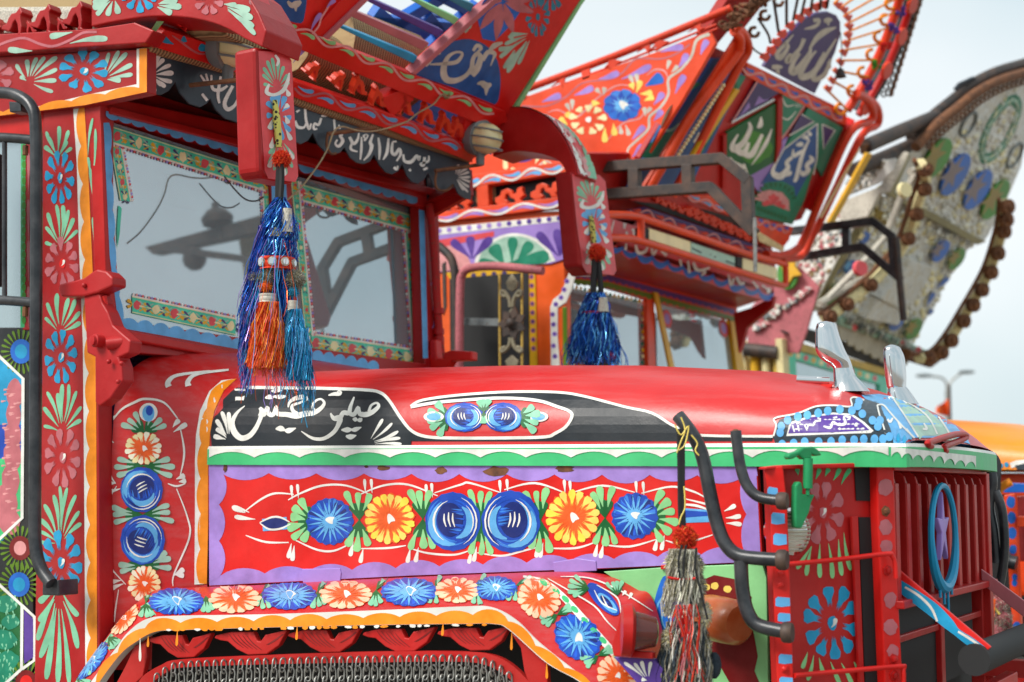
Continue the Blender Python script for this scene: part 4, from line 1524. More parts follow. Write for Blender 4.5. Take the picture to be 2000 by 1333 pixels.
for x, y, t in zO((340, 300, 0), (800, 285, 0), (875, 335, 0), (1225, 335, 0), (1285, 330, 0), (1682, 340, 0), (1718, 325, 0)) + zQ((278, 295, 0), (308, 295, 0), (715, 290, 0), (757, 300, 0), (1160, 245, 0), (1210, 240, 0)):
    ar.drop(x, y, x - 6, y + 29, 8.5, 'white')
ar.drop(575, 1066, 571, 1096, 9, 'white')
drops(ar, [(zK((380, 1340)), zK((285, 1300))), (zN((1900, 120)), zN((1745, 100))), (zN((1855, 70)), zN((1725, 30)))], 9, 'white')
drops(ar, [(zQ((1655, 60)), zQ((1740, 15))), (zQ((1665, 110)), zQ((1780, 95))), (zQ((1670, 150)), zQ((1785, 160)))], 9, 'white')
ar.done()
# leaves then blossoms, one object each
def flower_leaves(cx, cy, angs, L, w):
    a = Art(S_pan, side_panel, 'painted_leaf_spray', base=.0020)
    leaf_fan(a, cx, cy, angs, L, w)
    a.done()
d_ = math.radians
flower_leaves(612, 1018, [d_(x) for x in (140, 165, 190, 215, 240, 118)], 50, 17)
flower_leaves(702, 1016, [d_(x) for x in (-115, -92, -68, 70, 95, 115)], 58, 14)
flower_leaves(826, 1014, [d_(x) for x in (-115, -98, -75, 70, 88, 112)], 62, 14)
flower_leaves(940, 1020, [d_(x) for x in (-110, -90, -72, 72, 90, 108)], 66, 13)
flower_leaves(1056, 1016, [d_(x) for x in (-120, -98, -78, 74, 95, 110)], 62, 14)
flower_leaves(1182, 1012, [d_(x) for x in (-118, -100, -75, 68, 90, 112)], 60, 14)
flower_leaves(1268, 1010, [d_(x) for x in (-62, -38, -12, 12, 38, 62)], 54, 16)
for cx, cy, r, kind in ((645, 1019, 46, 'b'), (761, 1013, 50, 'o'), (1119, 1011, 52, 'o'), (1240, 1008, 45, 'b')):
    a = Art(S_pan, side_panel, 'painted_daisy', base=.0032)
    T = Aff(cx, cy, r, r * 1.0)
    if kind == 'b':
        blue_daisy(a, T)
    else:
        ray_daisy(a, T, 18, 'orange2', 'yellow', None, ctr='white', cw=.2)
    a.done()
for cx, cy, r, f in ((885, 1019, 54, 1), (998, 1019, 57, -1)):
    a = Art(S_pan, side_panel, 'painted_rosebud', base=.0032)
    rose(a, Aff(cx, cy, r, r * 1.06), f)
    a.done()
a = Art(S_pan, side_panel, 'painted_bud', base=.0020)
a.poly([(512, 1014), (560, 1010), (562, 1034), (514, 1038)], 'sky')
a.up()
a.poly(cat([(510, 1022), (528, 1013), (545, 1012), (563, 1022), (545, 1032), (526, 1033)], 4, True), 'navy')
a.up()
a.line([(508, 1021), (530, 1011), (548, 1011), (566, 1020)], 4, 'white')
a.line([(508, 1022), (526, 1034), (548, 1033), (568, 1024)], 4, 'white')
a.done()
a = Art(S_pan, side_panel, 'painted_bud', base=.0020)
a.poly([(1325, 992), (1382, 996), (1386, 1020), (1325, 1022)], 'sky')
a.up()
a.poly([(1325, 996), (1380, 1000), (1384, 1008), (1330, 1012)], 'blue')
a.up()
a.line([(1325, 985), (1360, 988), (1388, 998)], 5, 'white')
a.done()
slab('panel_hinge', S_hood.off(.008), zO((415, 490), (700, 485), (708, 520), (700, 590), (425, 595), (418, 540)), (0, .006, 0), M('lilac'), side_panel, .002)
slab('panel_hinge', S_hood.off(.008), zQ((380, 440), (560, 410), (700, 430), (705, 505), (390, 520)), (0, .006, 0), M('lilac'), side_panel, .002)

# ---- rim scallops
S_rimk = Skin(rim, planeY(YH - .012))
ar = Art(S_rimk, rim, 'white_scallop')
bumps = scallop_pts([(409, 894), (1536, 894), (1735, 890)], 15, 12, -1)
ar.poly([(409, 877.5), (1530, 878), (1735, 872)] + bumps[::-1], 'white', fine=14)
ar.done()
ar = Art(S_rimk, rim, 'white_scallop')
fr = scallop_pts([(1740, 892), (1905, 915)], 8, 12, -1)
ar.poly([(1740, 873), (1905, 891)] + fr[::-1], 'white', fine=8)
ar.done()

# ---- bonnet top: black swoosh with white piping
sw = [(414, 877), (412, 845), (418, 805), (436, 765), (446, 758), (616, 760), (708, 763), (742, 768), (761, 784), (784, 818), (805, 842), (832, 853), (880, 857), (1064, 854), (1085, 847), (1106, 834), (1118, 814),
      (1114, 805), (1090, 796), (1051, 784), (985, 779), (906, 783), (850, 788), (803, 796), (826, 783), (900, 773), (998, 767), (1090, 768), (1143, 776), (1221, 796), (1274, 808), (1313, 831), (1345, 843), (1374, 851), (1510, 853), (1515, 877)]
ar = Art(S_top, hood, 'black_swoosh')
ar.poly(sw, M('black2', 'paint'), fine=16)
ar.done()
ar = Art(S_top, hood, 'white_piping', base=.0026)
ar.strip([(x, y, 6) for x, y in [(443, 758), (530, 759), (616, 760), (708, 763), (742, 768), (761, 784), (784, 818), (805, 842), (832, 853), (880, 856), (980, 856), (1064, 854), (1085, 847), (1106, 834), (1118, 814), (1112, 804), (1090, 796), (1051, 784), (985, 779), (906, 783), (850, 788), (803, 796)]], 'white', smooth=4)
ar.strip([(x, y, 5) for x, y in [(803, 795), (826, 783), (900, 773), (998, 767), (1090, 768), (1143, 776), (1221, 796), (1274, 808), (1313, 831), (1345, 843), (1374, 851), (1510, 853)]], 'white', smooth=4)
ar.done()
ar = Art(S_top, hood, 'painted_leaf_spray', base=.0026)
leaf_fan(ar, 878, 818, [d_(x) for x in (150, 175, 200, 120, 230)], 42, 14, 'mint')
leaf_fan(ar, 1012, 816, [d_(x) for x in (-35, -10, 15, 40)], 42, 14, 'mint')
leaf_fan(ar, 946, 806, [d_(x) for x in (-115, -90, -65, 75, 100)], 24, 12, 'mint')
ar.done()
for x, f in ((908, 1), (984, -1)):
    ar = Art(S_top, hood, 'painted_rosebud', base=.0036)
    rose(ar, Aff(x, 816, 38, 28), f)
    ar.done()
ar = Art(S_top, hood, 'painted_bud', base=.003)
for x in (848, 1052):
    ar = Art(S_top, hood, 'painted_bud', base=.003)
    ar.disc(x, 815, 20, 10, 'white', 18)
    ar.up()
    ar.disc(x, 815, 14, 7, 'sky', 14)
    ar.done()
# hand lettering
ar = Art(S_top, hood, 'hood_lettering', base=.0030)
def pen(art, f, strokes, col='white', sc=ZS, smooth=5):
    for s_ in strokes:
        art.strip([(*f((x, y)), w * sc) for x, y, w in s_], col, smooth=smooth)
K1 = [[(378, 548, 6), (320, 600, 22), (285, 670, 36), (300, 740, 46), (350, 785, 42), (410, 770, 38), (455, 720, 34), (490, 650, 30), (505, 590, 40), (488, 562, 20)],
      [(485, 600, 40), (520, 612, 34), (545, 560, 26), (555, 605, 34), (590, 612, 30), (612, 555, 26), (622, 605, 34), (690, 612, 36), (760, 622, 42), (830, 606, 40), (890, 600, 36), (940, 570, 30), (968, 530, 22), (945, 500, 14), (905, 512, 16), (880, 550, 18), (900, 590, 22)],
      [(700, 560, 10), (712, 520, 22), (760, 492, 32), (815, 484, 34), (835, 500, 24), (790, 525, 16), (730, 548, 22), (740, 590, 28), (790, 618, 30)],
      [(1015, 602, 10), (1040, 640, 34), (1085, 640, 44), (1068, 700, 32), (1030, 750, 30), (960, 790, 26), (880, 785, 22), (798, 735, 6)],
      [(1085, 645, 34), (1110, 600, 34), (1150, 600, 34), (1165, 550, 26), (1190, 484, 12)],
      [(1150, 600, 30), (1190, 612, 32), (1220, 560, 24), (1232, 605, 34), (1280, 612, 38), (1330, 592, 34), (1372, 552, 26), (1358, 528, 16), (1318, 545, 18), (1300, 590, 22)],
      [(528, 492, 10), (560, 484, 34), (590, 492, 12)], [(590, 480, 12), (640, 484, 32), (686, 478, 8)], [(572, 440, 8), (605, 440, 28), (655, 436, 6)],
      [(608, 718, 10), (645, 715, 42), (676, 728, 14)], [(676, 728, 14), (705, 730, 40), (758, 712, 6)],
      [(1180, 645, 12), (1200, 648, 34), (1215, 650, 14)], [(1215, 655, 12), (1235, 652, 34), (1250, 640, 10)], [(1096, 725, 10), (1140, 725, 40), (1175, 722, 14)], [(1170, 725, 14), (1200, 722, 34), (1246, 705, 6)], [(1130, 770, 12), (1165, 776, 40), (1208, 765, 6)],
      [(998, 472, 8), (1040, 462, 26), (1080, 462, 26), (1092, 448, 14), (1075, 440, 10), (1060, 455, 10)]]
pen(ar, zK, K1)
ar.done()
ar = Art(S_top, hood, 'painted_leaf_spray', base=.0030)
fan_to(ar, zK((262, 800)), zK((205, 590), (258, 595), (165, 650), (165, 715), (145, 770)), 9, 'white')
fan_to(ar, zK((1290, 830)), zK((1405, 645), (1475, 675), (1520, 735), (1535, 785), (1545, 828)), 6, 'white')
ar.done()
# nose artwork: blue panels, dotted border, purple cartouche
ar = Art(S_top, hood, 'nose_artwork')
ar.poly(zM((110, 770), (140, 690), (160, 650), (300, 610), (430, 560), (560, 545), (690, 560), (690, 500), (720, 485), (790, 500), (900, 520), (980, 700), (1010, 830), (600, 850), (240, 870), (150, 865)), 'slate', fine=9)
ar.poly(zM((770, 470), (900, 460), (1000, 480), (1250, 540), (1420, 640), (1560, 800), (1625, 930), (1560, 940), (1290, 880), (1010, 830), (985, 720), (900, 530), (800, 500)), 'sky', fine=9)
ar.up()
ar.poly(zM((215, 770), (240, 670), (400, 620), (560, 600), (700, 610), (790, 670), (860, 735), (840, 750), (620, 755)), 'white', fine=9)
ar.poly(zM((1000, 480), (1160, 500), (1330, 640), (1480, 790), (1400, 830), (1200, 800), (1120, 660)), 'palegreen', fine=9)
ar.up()
ar.poly(zM((228, 752), (250, 685), (400, 634), (560, 614), (690, 622), (770, 675), (830, 730), (620, 742)), 'purple', fine=9)
ar.up()
for q in ([(120, 770), (140, 690), (130, 640), (300, 605), (430, 556), (560, 548), (690, 556), (690, 500), (725, 488), (790, 510)], [(885, 545), (930, 545), (980, 600), (1060, 690), (1160, 790)], [(885, 545), (900, 610), (940, 730)], [(1000, 490), (1100, 640), (1200, 800)],
          [(1340, 630), (1400, 720), (1470, 850)], [(1060, 490), (1250, 620), (1330, 760)]):
    ar.line([zM(p) for p in q], 3.2, 'white', False)
pen(ar, zM, [[(740, 690, 14), (735, 690, 30), (720, 700, 10)], [(690, 640, 20), (640, 630, 12), (650, 680, 22), (600, 690, 16), (560, 670, 14), (540, 710, 20), (490, 700, 10)], [(590, 635, 14), (560, 640, 8)], [(470, 660, 12), (430, 665, 14), (415, 690, 16), (380, 690, 14), (370, 720, 10)],
            [(350, 690, 12), (370, 730, 8)], [(300, 690, 14), (310, 735, 8)], [(260, 690, 12), (275, 740, 10)], [(445, 640, 10), (470, 650, 14)], [(320, 670, 8), (290, 680, 16)]])
pen(ar, zM, [[(960, 650, 14), (980, 670, 20), (1000, 640, 12)], [(1040, 670, 12), (1060, 720, 18)], [(1230, 680, 12), (1250, 720, 20), (1220, 720, 14)], [(1100, 720, 10), (1130, 760, 14)]])
ar.up()
for x, y in ((185, 830), (270, 822), (352, 812), (455, 812), (547, 810), (628, 800), (716, 800), (787, 795), (866, 795), (928, 795), (170, 745), (178, 700), (225, 655), (300, 630), (370, 620), (450, 605), (520, 590), (610, 580), (698, 588), (775, 612), (850, 660), (890, 705), (750, 520), (740, 555), (905, 660), (975, 780)):
    ar.disc(*zM((x, y)), 7.5, 8.5, 'sky', 14)
for k in range(12):
    ar.disc(*zM((1040 + k * 46, 790 + k * 13)), 3.5, 9, 'cyan', 10)
ar.done()

# ---- cowl: seam band, vine oval, flower column
ar = Art(S_cowl, cowl, 'seam_band')
seamR = [(407, 1146), (407, 1000), (407, 905), (411, 845), (419, 803), (437, 764), (462, 741)]
seamL = [(383, 1142), (384, 1000), (384, 900), (386, 850), (394, 803), (412, 765), (436, 744)]
ar.poly([(x - 3, y) for x, y in seamL] + [(x, y) for x, y in seamR[::-1]], 'white', fine=14)
ar.up()
sl = scallop_pts([(x + 8, y) for x, y in seamL], 6, 7, -1)
ar.poly(sl + seamR[::-1], 'orange', fine=14)
ar.done()
ar = Art(S_cowl, cowl, 'painted_vine')
ar.line([(213, 832), (236, 802), (262, 787), (284, 780), (320, 787), (347, 818)], 5, 'white')
ar.line([(352, 835), (360, 885), (352, 930)], 4, 'white')
ar.line([(203, 860), (203, 905), (226, 945)], 4.5, 'white')
ar.line([(328, 945), (345, 950), (362, 945)], 4, 'white')
ar.line([(345, 955), (366, 1010), (370, 1050), (340, 1122), (338, 1145)], 3.5, 'white')
ar.line([(228, 950), (210, 985), (202, 1040), (212, 1100), (246, 1142)], 3.5, 'white')
ar.line([(232, 1152), (226, 1190), (224, 1215)], 3, 'white')
drops(ar, [(zJ((850, 820)), zJ((760, 780))), (zJ((830, 790)), zJ((790, 720))), (zJ((1290, 740)), zJ((1390, 680))), (zJ((1285, 705)), zJ((1335, 650))), (zJ((1310, 1090)), zJ((1375, 1060))), (zJ((1330, 1110)), zJ((1385, 1100))), (zJ((865, 1120)), zJ((795, 1115))), (zJ((900, 1160)), zJ((775, 1185))),
          (zN((1290, 540)), zN((1370, 490))), (zN((1300, 530)), zN((1370, 540))), (zN((900, 575)), zN((820, 590))), (zN((920, 600)), zN((810, 645)))], 10, 'white')
ar.strip([(*zJ((1255, 405)), 12), (*zJ((1250, 370)), 10), (*zJ((1320, 320)), 6), (*zJ((1560, 290)), 4)], 'white')
ar.strip([(*zJ((1400, 400)), 12), (*zJ((1400, 360)), 9), (*zJ((1470, 310)), 6), (*zJ((1700, 280)), 4)], 'white')
ar.done()
def on_cowl(name, fn, base=.003):
    a = Art(S_cowl, cowl, name, base=base)
    fn(a)
    a.done()
on_cowl('painted_leaf_spray', lambda a: leaf_fan(a, 282, 846, [d_(x) for x in (-160, -140, -115, -65, -40, -20)], 44, 11, 'palegreen'), .0022)
on_cowl('painted_leaf_spray', lambda a: leaf_fan(a, 281, 910, [d_(x) for x in (160, 178, -165, -15, 2, 20)], 56, 12, 'palegreen'), .0022)
on_cowl('painted_leaf_spray', lambda a: leaf_fan(a, 279, 1006, [d_(x) for x in (165, 180, -165, -20, -5, 12)], 58, 12, 'palegreen'), .0022)
on_cowl('painted_leaf_spray', lambda a: leaf_fan(a, 281, 1105, [d_(x) for x in (165, 182, -15, 5, -32)], 52, 12, 'palegreen'), .0022)
on_cowl('painted_bud', lambda a: (a.disc(290, 806, 18, 18, 'white', 18), a.up(), a.disc(290, 808, 12, 16, 'sky', 14), a.up(), a.disc(292, 803, 7, 10, 'blue', 10)), .003)
on_cowl('painted_daisy', lambda a: ray_daisy(a, Aff(281, 876, 36, 32), 16, 'orange2', 'cream', None, cw=.18), .0032)
on_cowl('painted_rosebud', lambda a: rose(a, Aff(277, 957, 41, 44, R_(70)), 1), .0042)
on_cowl('painted_rosebud', lambda a: rose(a, Aff(279, 1055, 43, 48, R_(-65)), 1), .0036)
on_cowl('painted_daisy', lambda a: ray_daisy(a, Aff(282, 1141, 32, 36), 16, 'orange2', 'cream', None, cw=.18), .0052)

# ---- cab pillar: tall flowers and fans, orange scallop edge
S_pil = S_side.off(.0006)
def pil_fan(base, tips, f, w=8, col='mint'):
    a = Art(S_pil, pil, 'painted_leaf_spray')
    fan_to(a, f(base), [f(t) for t in tips], w, col)
    a.done()
def pil_flower(cx, cy, rx, ry, col, ctr, n=10):
    a = Art(S_pil, pil, 'painted_flower', base=.002)
    brush_flower(a, Aff(cx, cy, rx, ry), n, col, .4, rnd.random(), ctr)
    a.done()
pil_fan((430, 1180), [(345, 980), (440, 940), (510, 970), (500, 1050), (535, 1100), (330, 1090), (360, 1020)], zA)
pil_flower(117, 347, 29, 52, 'cyan', ('cyan', 'white'))
pil_fan((450, 620), [(355, 365), (420, 305), (468, 310), (510, 345), (548, 405), (578, 495), (340, 470), (335, 585)], zE)
pil_flower(121, 514, 34, 50, 'oldpink', ('red', 'white'))
pil_fan((445, 1260), [(350, 1035), (425, 965), (510, 1000), (560, 1010), (595, 1100), (335, 1145), (600, 1180)], zE)
pil_flower(119, 697, 33, 56, 'cyan', ('cyan', 'white'))
pil_fan((465, 740), [(350, 440), (430, 450), (465, 385), (512, 385), (570, 435), (605, 550), (325, 555), (325, 695), (605, 650)], zJ)
pil_flower(122, 893, 36, 58, 'oldpink', ('oldpink', 'white'))
pil_fan((445, 300), [(330, 10), (400, -60), (445, -125), (500, -115), (565, -60), (590, 60), (300, 120), (300, 210), (605, 150), (300, 290)], zN)
pil_flower(119, 1099, 43, 62, 'cyan', ('cyan', 'white'))
pil_fan((440, 630), [(290, 740), (290, 880), (280, 1020), (300, 1150), (345, 1310), (430, 1345), (515, 1345), (578, 1080), (582, 840)], zN, 11)
ar = Art(S_pil, pil, 'scallop_edge')
lx = [(143, 212), (150, 320), (155, 500), (162, 670), (165, 1000), (167, 1333), (167, 1395)]
rx_ = [(165, 208), (172, 320), (180, 500), (187.5, 670), (189, 1000), (190, 1333), (190, 1395)]
ar.poly(lx + rx_[::-1], 'white')
ar.up()
ar.poly(scallop_pts([(x + 11, y) for x, y in lx], 16, 8, 1) + rx_[::-1], 'orange')
ar.done()
ar = Art(S_win.off(.0125), TR, 'pillar_leaf')
ar.k = 0
S_pill2 = S_side.off(.001)
ar = Art(S_pill2, pil, 'painted_leaf_spray', base=.001)
drops(ar, [(zA((655, 1160)), zA((690, 880))), (zA((690, 1330)), zA((710, 960))), (zE((720, 670)), zE((745, 400))), (zE((720, 330)), zE((725, 150))), (zE((700, 610)), zE((690, 400))), (zE((690, 250)), zE((670, 30))), (zA((670, 1300)), zA((655, 1170)))], 5.5, 'mint')
ar.done()

# ---- visor side board
S_vs = S_side.off(.0205)
ar = Art(S_vs, visor_side, 'scallop_edge')
ar.poly([(-128, 236), (60, 212), (160, 188), (267, 165), (267, 96), (287, 94.5), (287, 180), (165, 206), (-128, 242)], 'white')
ar.up()
sc1 = scallop_pts([(-128, 232), (60, 214), (160, 194), (272, 172)], 6, 7, -1)
ar.poly(sc1 + [(272, 96), (287, 94.6), (287, 180), (165, 206), (-128, 242)], 'orange')
ar.done()
ar = Art(S_vs, visor_side, 'painted_leaf_spray')
fan_to(ar, zA((210, 610)), zA((120, 480), (200, 445), (275, 430), (335, 425), (425, 425), (425, 515), (420, 600), (395, 685), (150, 570)), 9, 'palegreen')
fan_to(ar, zA((770, 590)), zA((812, 395), (885, 380), (945, 395), (985, 480), (988, 555), (900, 600)), 9, 'palegreen')
ar.done()
a = Art(S_vs, visor_side, 'painted_flower', base=.002)
brush_flower(a, Aff(164, 139, 50, 41), 10, 'cyan', .42, .2, ('cyan', 'white'))
a.done()
a = Art(S_vs, visor_side, 'painted_flower', base=.002)
brush_flower(a, Aff(-10, 150, 38, 36), 8, 'oldpink', .3, .5)
a.done()
# roof rail waves
ar = Art(S_side.off(.0605), rail_side, 'painted_vine')
ar.strip([(*zA((x, y)), 5) for x, y in ((-60, 360), (60, 310), (180, 285), (300, 330), (400, 345), (520, 300), (620, 245), (720, 240))], 'oldpink')
drops(ar, [(zA((240, 380)), zA((60, 370))), (zA((540, 240)), zA((370, 275))), (zA((520, 325)), zA((800, 290)))], 12, 'palegreen')
ar.done()

# ---- door painting: hexagon lattice with a garden
S_dr = S_side.off(-.0115)
ar = Art(S_dr, door, 'door_garden')
ar.poly([(-110, 700), (0, 700), (44, 742), (44, 1010), (0, 1062), (-110, 1062)], 'cyan')
ar.poly([(-110, 1150), (0, 1143), (42, 1185), (42, 1306), (0, 1345), (-110, 1380)], 'dgreen')
ar.up()
ar.poly([(-110, 830), (44, 830), (44, 900), (-110, 900)], 'blue')
ar.poly([(-110, 896), (44, 896), (44, 1010), (0, 1060), (-110, 1060)], 'green')
ar.up()
for x, y, rx, ry in ((30, 770, 20, 30), (28, 810, 18, 28), (26, 850, 20, 26), (26, 890, 22, 32), (22, 940, 22, 34), (12, 985, 30, 40), (20, 1020, 26, 26)):
    ar.disc(x - 1, y, rx * .8, ry, 'oldpink', 16, .06)
for k in range(40):
    x, y = rnd.uniform(6, 38), rnd.uniform(750, 1020)
    ar.up(0)
    ar.drop(x + 7, y, x - 4, y + 2, 4, 'skin')
ar.up()
for x, y, r in ((15, 1180, 22), (22, 1215, 18), (10, 1250, 24), (18, 1290, 22), (5, 1320, 24)):
    ar.disc(x - 1, y, r, r * .8, 'seagreen', 14, .12)
for k in range(60):
    x, y = rnd.uniform(-8, 36), rnd.uniform(1165, 1330)
    ar.drop(x, y + 5, x + rnd.uniform(-4, 4), y - 3, 3, 'mint')
ar.up()
for q in ([(-60, 640), (0, 697), (46, 740), (44, 1012), (-60, 1110)], [(-60, 1085), (0, 1143), (44, 1183), (43, 1307), (-60, 1400)], [(44, 1183), (68, 1205), (68, 1290), (44, 1307)]):
    ar.strip([(x, y, 6) for x, y in q], 'white', smooth=1)
ar.poly([(48, 1192), (66, 1209), (66, 1284), (48, 1297)], 'purple')
ar.done()
for cx, cy, c1, c2 in ((42, 687, 'bluepaint', 'cyan'), (40, 1071, 'deepred', 'skin'), (38, 1142, 'bluepaint', 'cyan'), (52, 1333, 'deepred', 'red')):
    ar = Art(S_dr, door, 'painted_flower', base=.003)
    for k in range(22):
        t = 2 * math.pi * k / 22
        ar.drop(cx + 20 * math.cos(t), cy + 20 * math.sin(t), cx + 40 * math.cos(t), cy + 44 * math.sin(t), 5, 'olive')
    ar.up()
    ar.disc(cx, cy, 21, 24, c1, 24)
    ar.up()
    ar.disc(cx, cy, 12, 14, c2, 20)
    ar.done()
ar = Art(S_side.off(-.0075), TR, 'window_trim')
ar.poly([(41, 280), (50, 280), (48, 640), (40, 640)], 'green')
ar.up()
for k in range(22):
    ar.disc(47, 290 + k * 16, 4, 8, 'limegreen', 10)
for y in (330, 420, 500, 590):
    ar.drop(56, y + 50, 56, y - 30, 6, 'oldpink')
ar.line([(0, 246), (25, 240), (50, 252), (58, 262)], 4, 'oldpink')
ar.done()

# ---- windscreen trims: blue scallops, green flower stickers, lace
def pxline(p0, p1, t): return (p0[0] + (p1[0] - p0[0]) * t, p0[1] + (p1[1] - p0[1]) * t)
ar = Art(S_win.off(.0165), TR, 'blue_scallop_trim')
bb = scallop_pts([(207, 226), (480, 302)], 11, 6, 1)
ar.poly([(207, 217), (480, 293)] + bb[::-1], 'sky')
bb = scallop_pts([(585, 330), (815, 396)], 10, 6, 1)
ar.poly([(582, 321), (815, 386)] + bb[::-1], 'sky')
ar.done()
ar = Art(S_win.off(.0125), TR, 'blue_scallop_trim')
bb = scallop_pts([(213, 240), (223, 500), (240, 636)], 7, 4, -1)
ar.poly([(202, 240), (214, 500), (232, 640)] + bb[::-1], 'sky')
bb = scallop_pts([(238, 626), (545, 682)], 10, 8, -1)
ar.poly([(236, 641), (545, 697)] + bb[::-1], 'sky')
bb = scallop_pts([(610, 690), (740, 714)], 6, 8, -1)
ar.poly([(610, 703), (740, 724)] + bb[::-1], 'sky')
bb = [(533, 352), (545, 352), (556, 560), (562, 690), (550, 688), (544, 560)]
ar.poly([(818, 410), (829, 412), (836, 700), (826, 700)], 'sky')
ar.done()
ar = Art(S_win.off(.0105), TR, 'blue_post_trim')
ar.poly([(529, 338), (538, 340), (550, 690), (542, 690)], 'sky')
ar.poly([(551, 343), (558, 345), (577, 690), (570, 690)], 'sky')
ar.done()
def sticker(p0, p1, w, lace, parent, n, vert=False):
    """printed green ribbon along a line (pixel ends), lace beads on one side; w is pixel width vector"""
    S_g = S_glassr if parent is glassR else S_glass
    a = Art(S_g, parent, 'flower_ribbon', base=.001)
    q = [p0, p1, (p1[0] + w[0], p1[1] + w[1]), (p0[0] + w[0], p0[1] + w[1])]
    a.poly(q, 'sticker')
    a.up()
    W = math.hypot(*w)
    L = math.hypot(p1[0] - p0[0], p1[1] - p0[1])
    tx, ty = (p1[0] - p0[0]) / L, (p1[1] - p0[1]) / L
    for e in (.06, .94):
        a.strip([(p0[0] + w[0] * e, p0[1] + w[1] * e, 1.6), (p1[0] + w[0] * e, p1[1] + w[1] * e, 1.6)], 'cream', smooth=1)
    for i in range(n):
        t = (i + .5) / n
        c = (p0[0] + (p1[0] - p0[0]) * t + w[0] * .5, p0[1] + (p1[1] - p0[1]) * t + w[1] * .5)
        kind = i % 4
        if kind == 0:
            a.disc(*c, W * .22, W * .28, 'pinkred', 12, .18)
            for sg in (-1, 1):
                for k in (-1, 1):
                    a.drop(c[0] + tx * sg * W * .25, c[1] + ty * sg * W * .25, c[0] + tx * sg * W * .55 + w[0] * .22 * k, c[1] + ty * sg * W * .55 + w[1] * .22 * k, W * .2, 'amber')
        elif kind == 2:
            a.disc(*c, W * .2, W * .3, 'cream', 12, .22)
            for sg in (-1, 1):
                for k in (-1, 1):
                    a.drop(c[0] + tx * sg * W * .22, c[1] + ty * sg * W * .22, c[0] + tx * sg * W * .55 + w[0] * .25 * k, c[1] + ty * sg * W * .55 + w[1] * .25 * k, W * .14, 'violet')
        else:
            for sg in (-1, 1):
                for k in (-1, 0, 1):
                    a.drop(c[0], c[1], c[0] + tx * sg * W * .42 + w[0] * .3 * k, c[1] + ty * sg * W * .42 + w[1] * .3 * k, W * .09, ('palegreen', 'cream', 'amber')[k + 1])
    a.done()
    if lace:
        a = Art(S_g, parent, 'lace_trim', base=.002)
        s_ = -1 if lace < 0 else 1
        e0 = (p0[0] + (w[0] if s_ > 0 else 0), p0[1] + (w[1] if s_ > 0 else 0))
        nn = max(4, int(L / 6))
        a.strip([(*e0, 2.4), (e0[0] + tx * L, e0[1] + ty * L, 2.4)], 'white', smooth=1)
        for i in range(nn):
            c = (e0[0] + tx * L * (i + .5) / nn + s_ * w[0] / W * 3.5, e0[1] + ty * L * (i + .5) / nn + s_ * w[1] / W * 3.5)
            a.disc(*c, 2.2, 2.8, ('white', 'skin', 'lilac', 'pinkred')[i % 4], 8)
        a.done()
sticker((216, 246), (516, 340), (3, 34), 1, glassL, 14)
sticker((216, 288), (234, 392), (22, 2), 1, glassL, 7)
sticker((258, 578), (460, 622), (0, 34), -1, glassL, 11)
sticker((512, 365), (522, 520), (14, 0), -1, glassL, 8)
sticker((582, 358), (804, 420), (2, 33), 1, glassR, 14)
sticker((568, 352), (596, 655), (15, 2), 1, glassR, 15)
sticker((790, 450), (806, 700), (19, 1), -1, glassR, 13)
sticker((608, 652), (822, 685), (0, 34), -1, glassR, 12)
a = Art(S_glass, glassL, 'torn_tape', base=.001)
a.poly(zE((880, 310), (905, 330), (890, 520), (872, 630), (868, 500)), 'sticker')
a.poly(zE((850, 320), (900, 340), (930, 520), (955, 760), (970, 980), (985, 1150), (930, 1130), (905, 1100), (880, 800), (860, 500)), 'grey') if False else None
a.done()
ar = Art(S_win.off(.0125), TR, 'pink_leaf_trim')
for k in range(7):
    y = 430 + k * 42
    ar.drop(838 + k * 1.6, y + 44, 842 + k * 1.6, y, 9, 'pinkred' if k % 2 else 'lilac', .1)
ar.done()

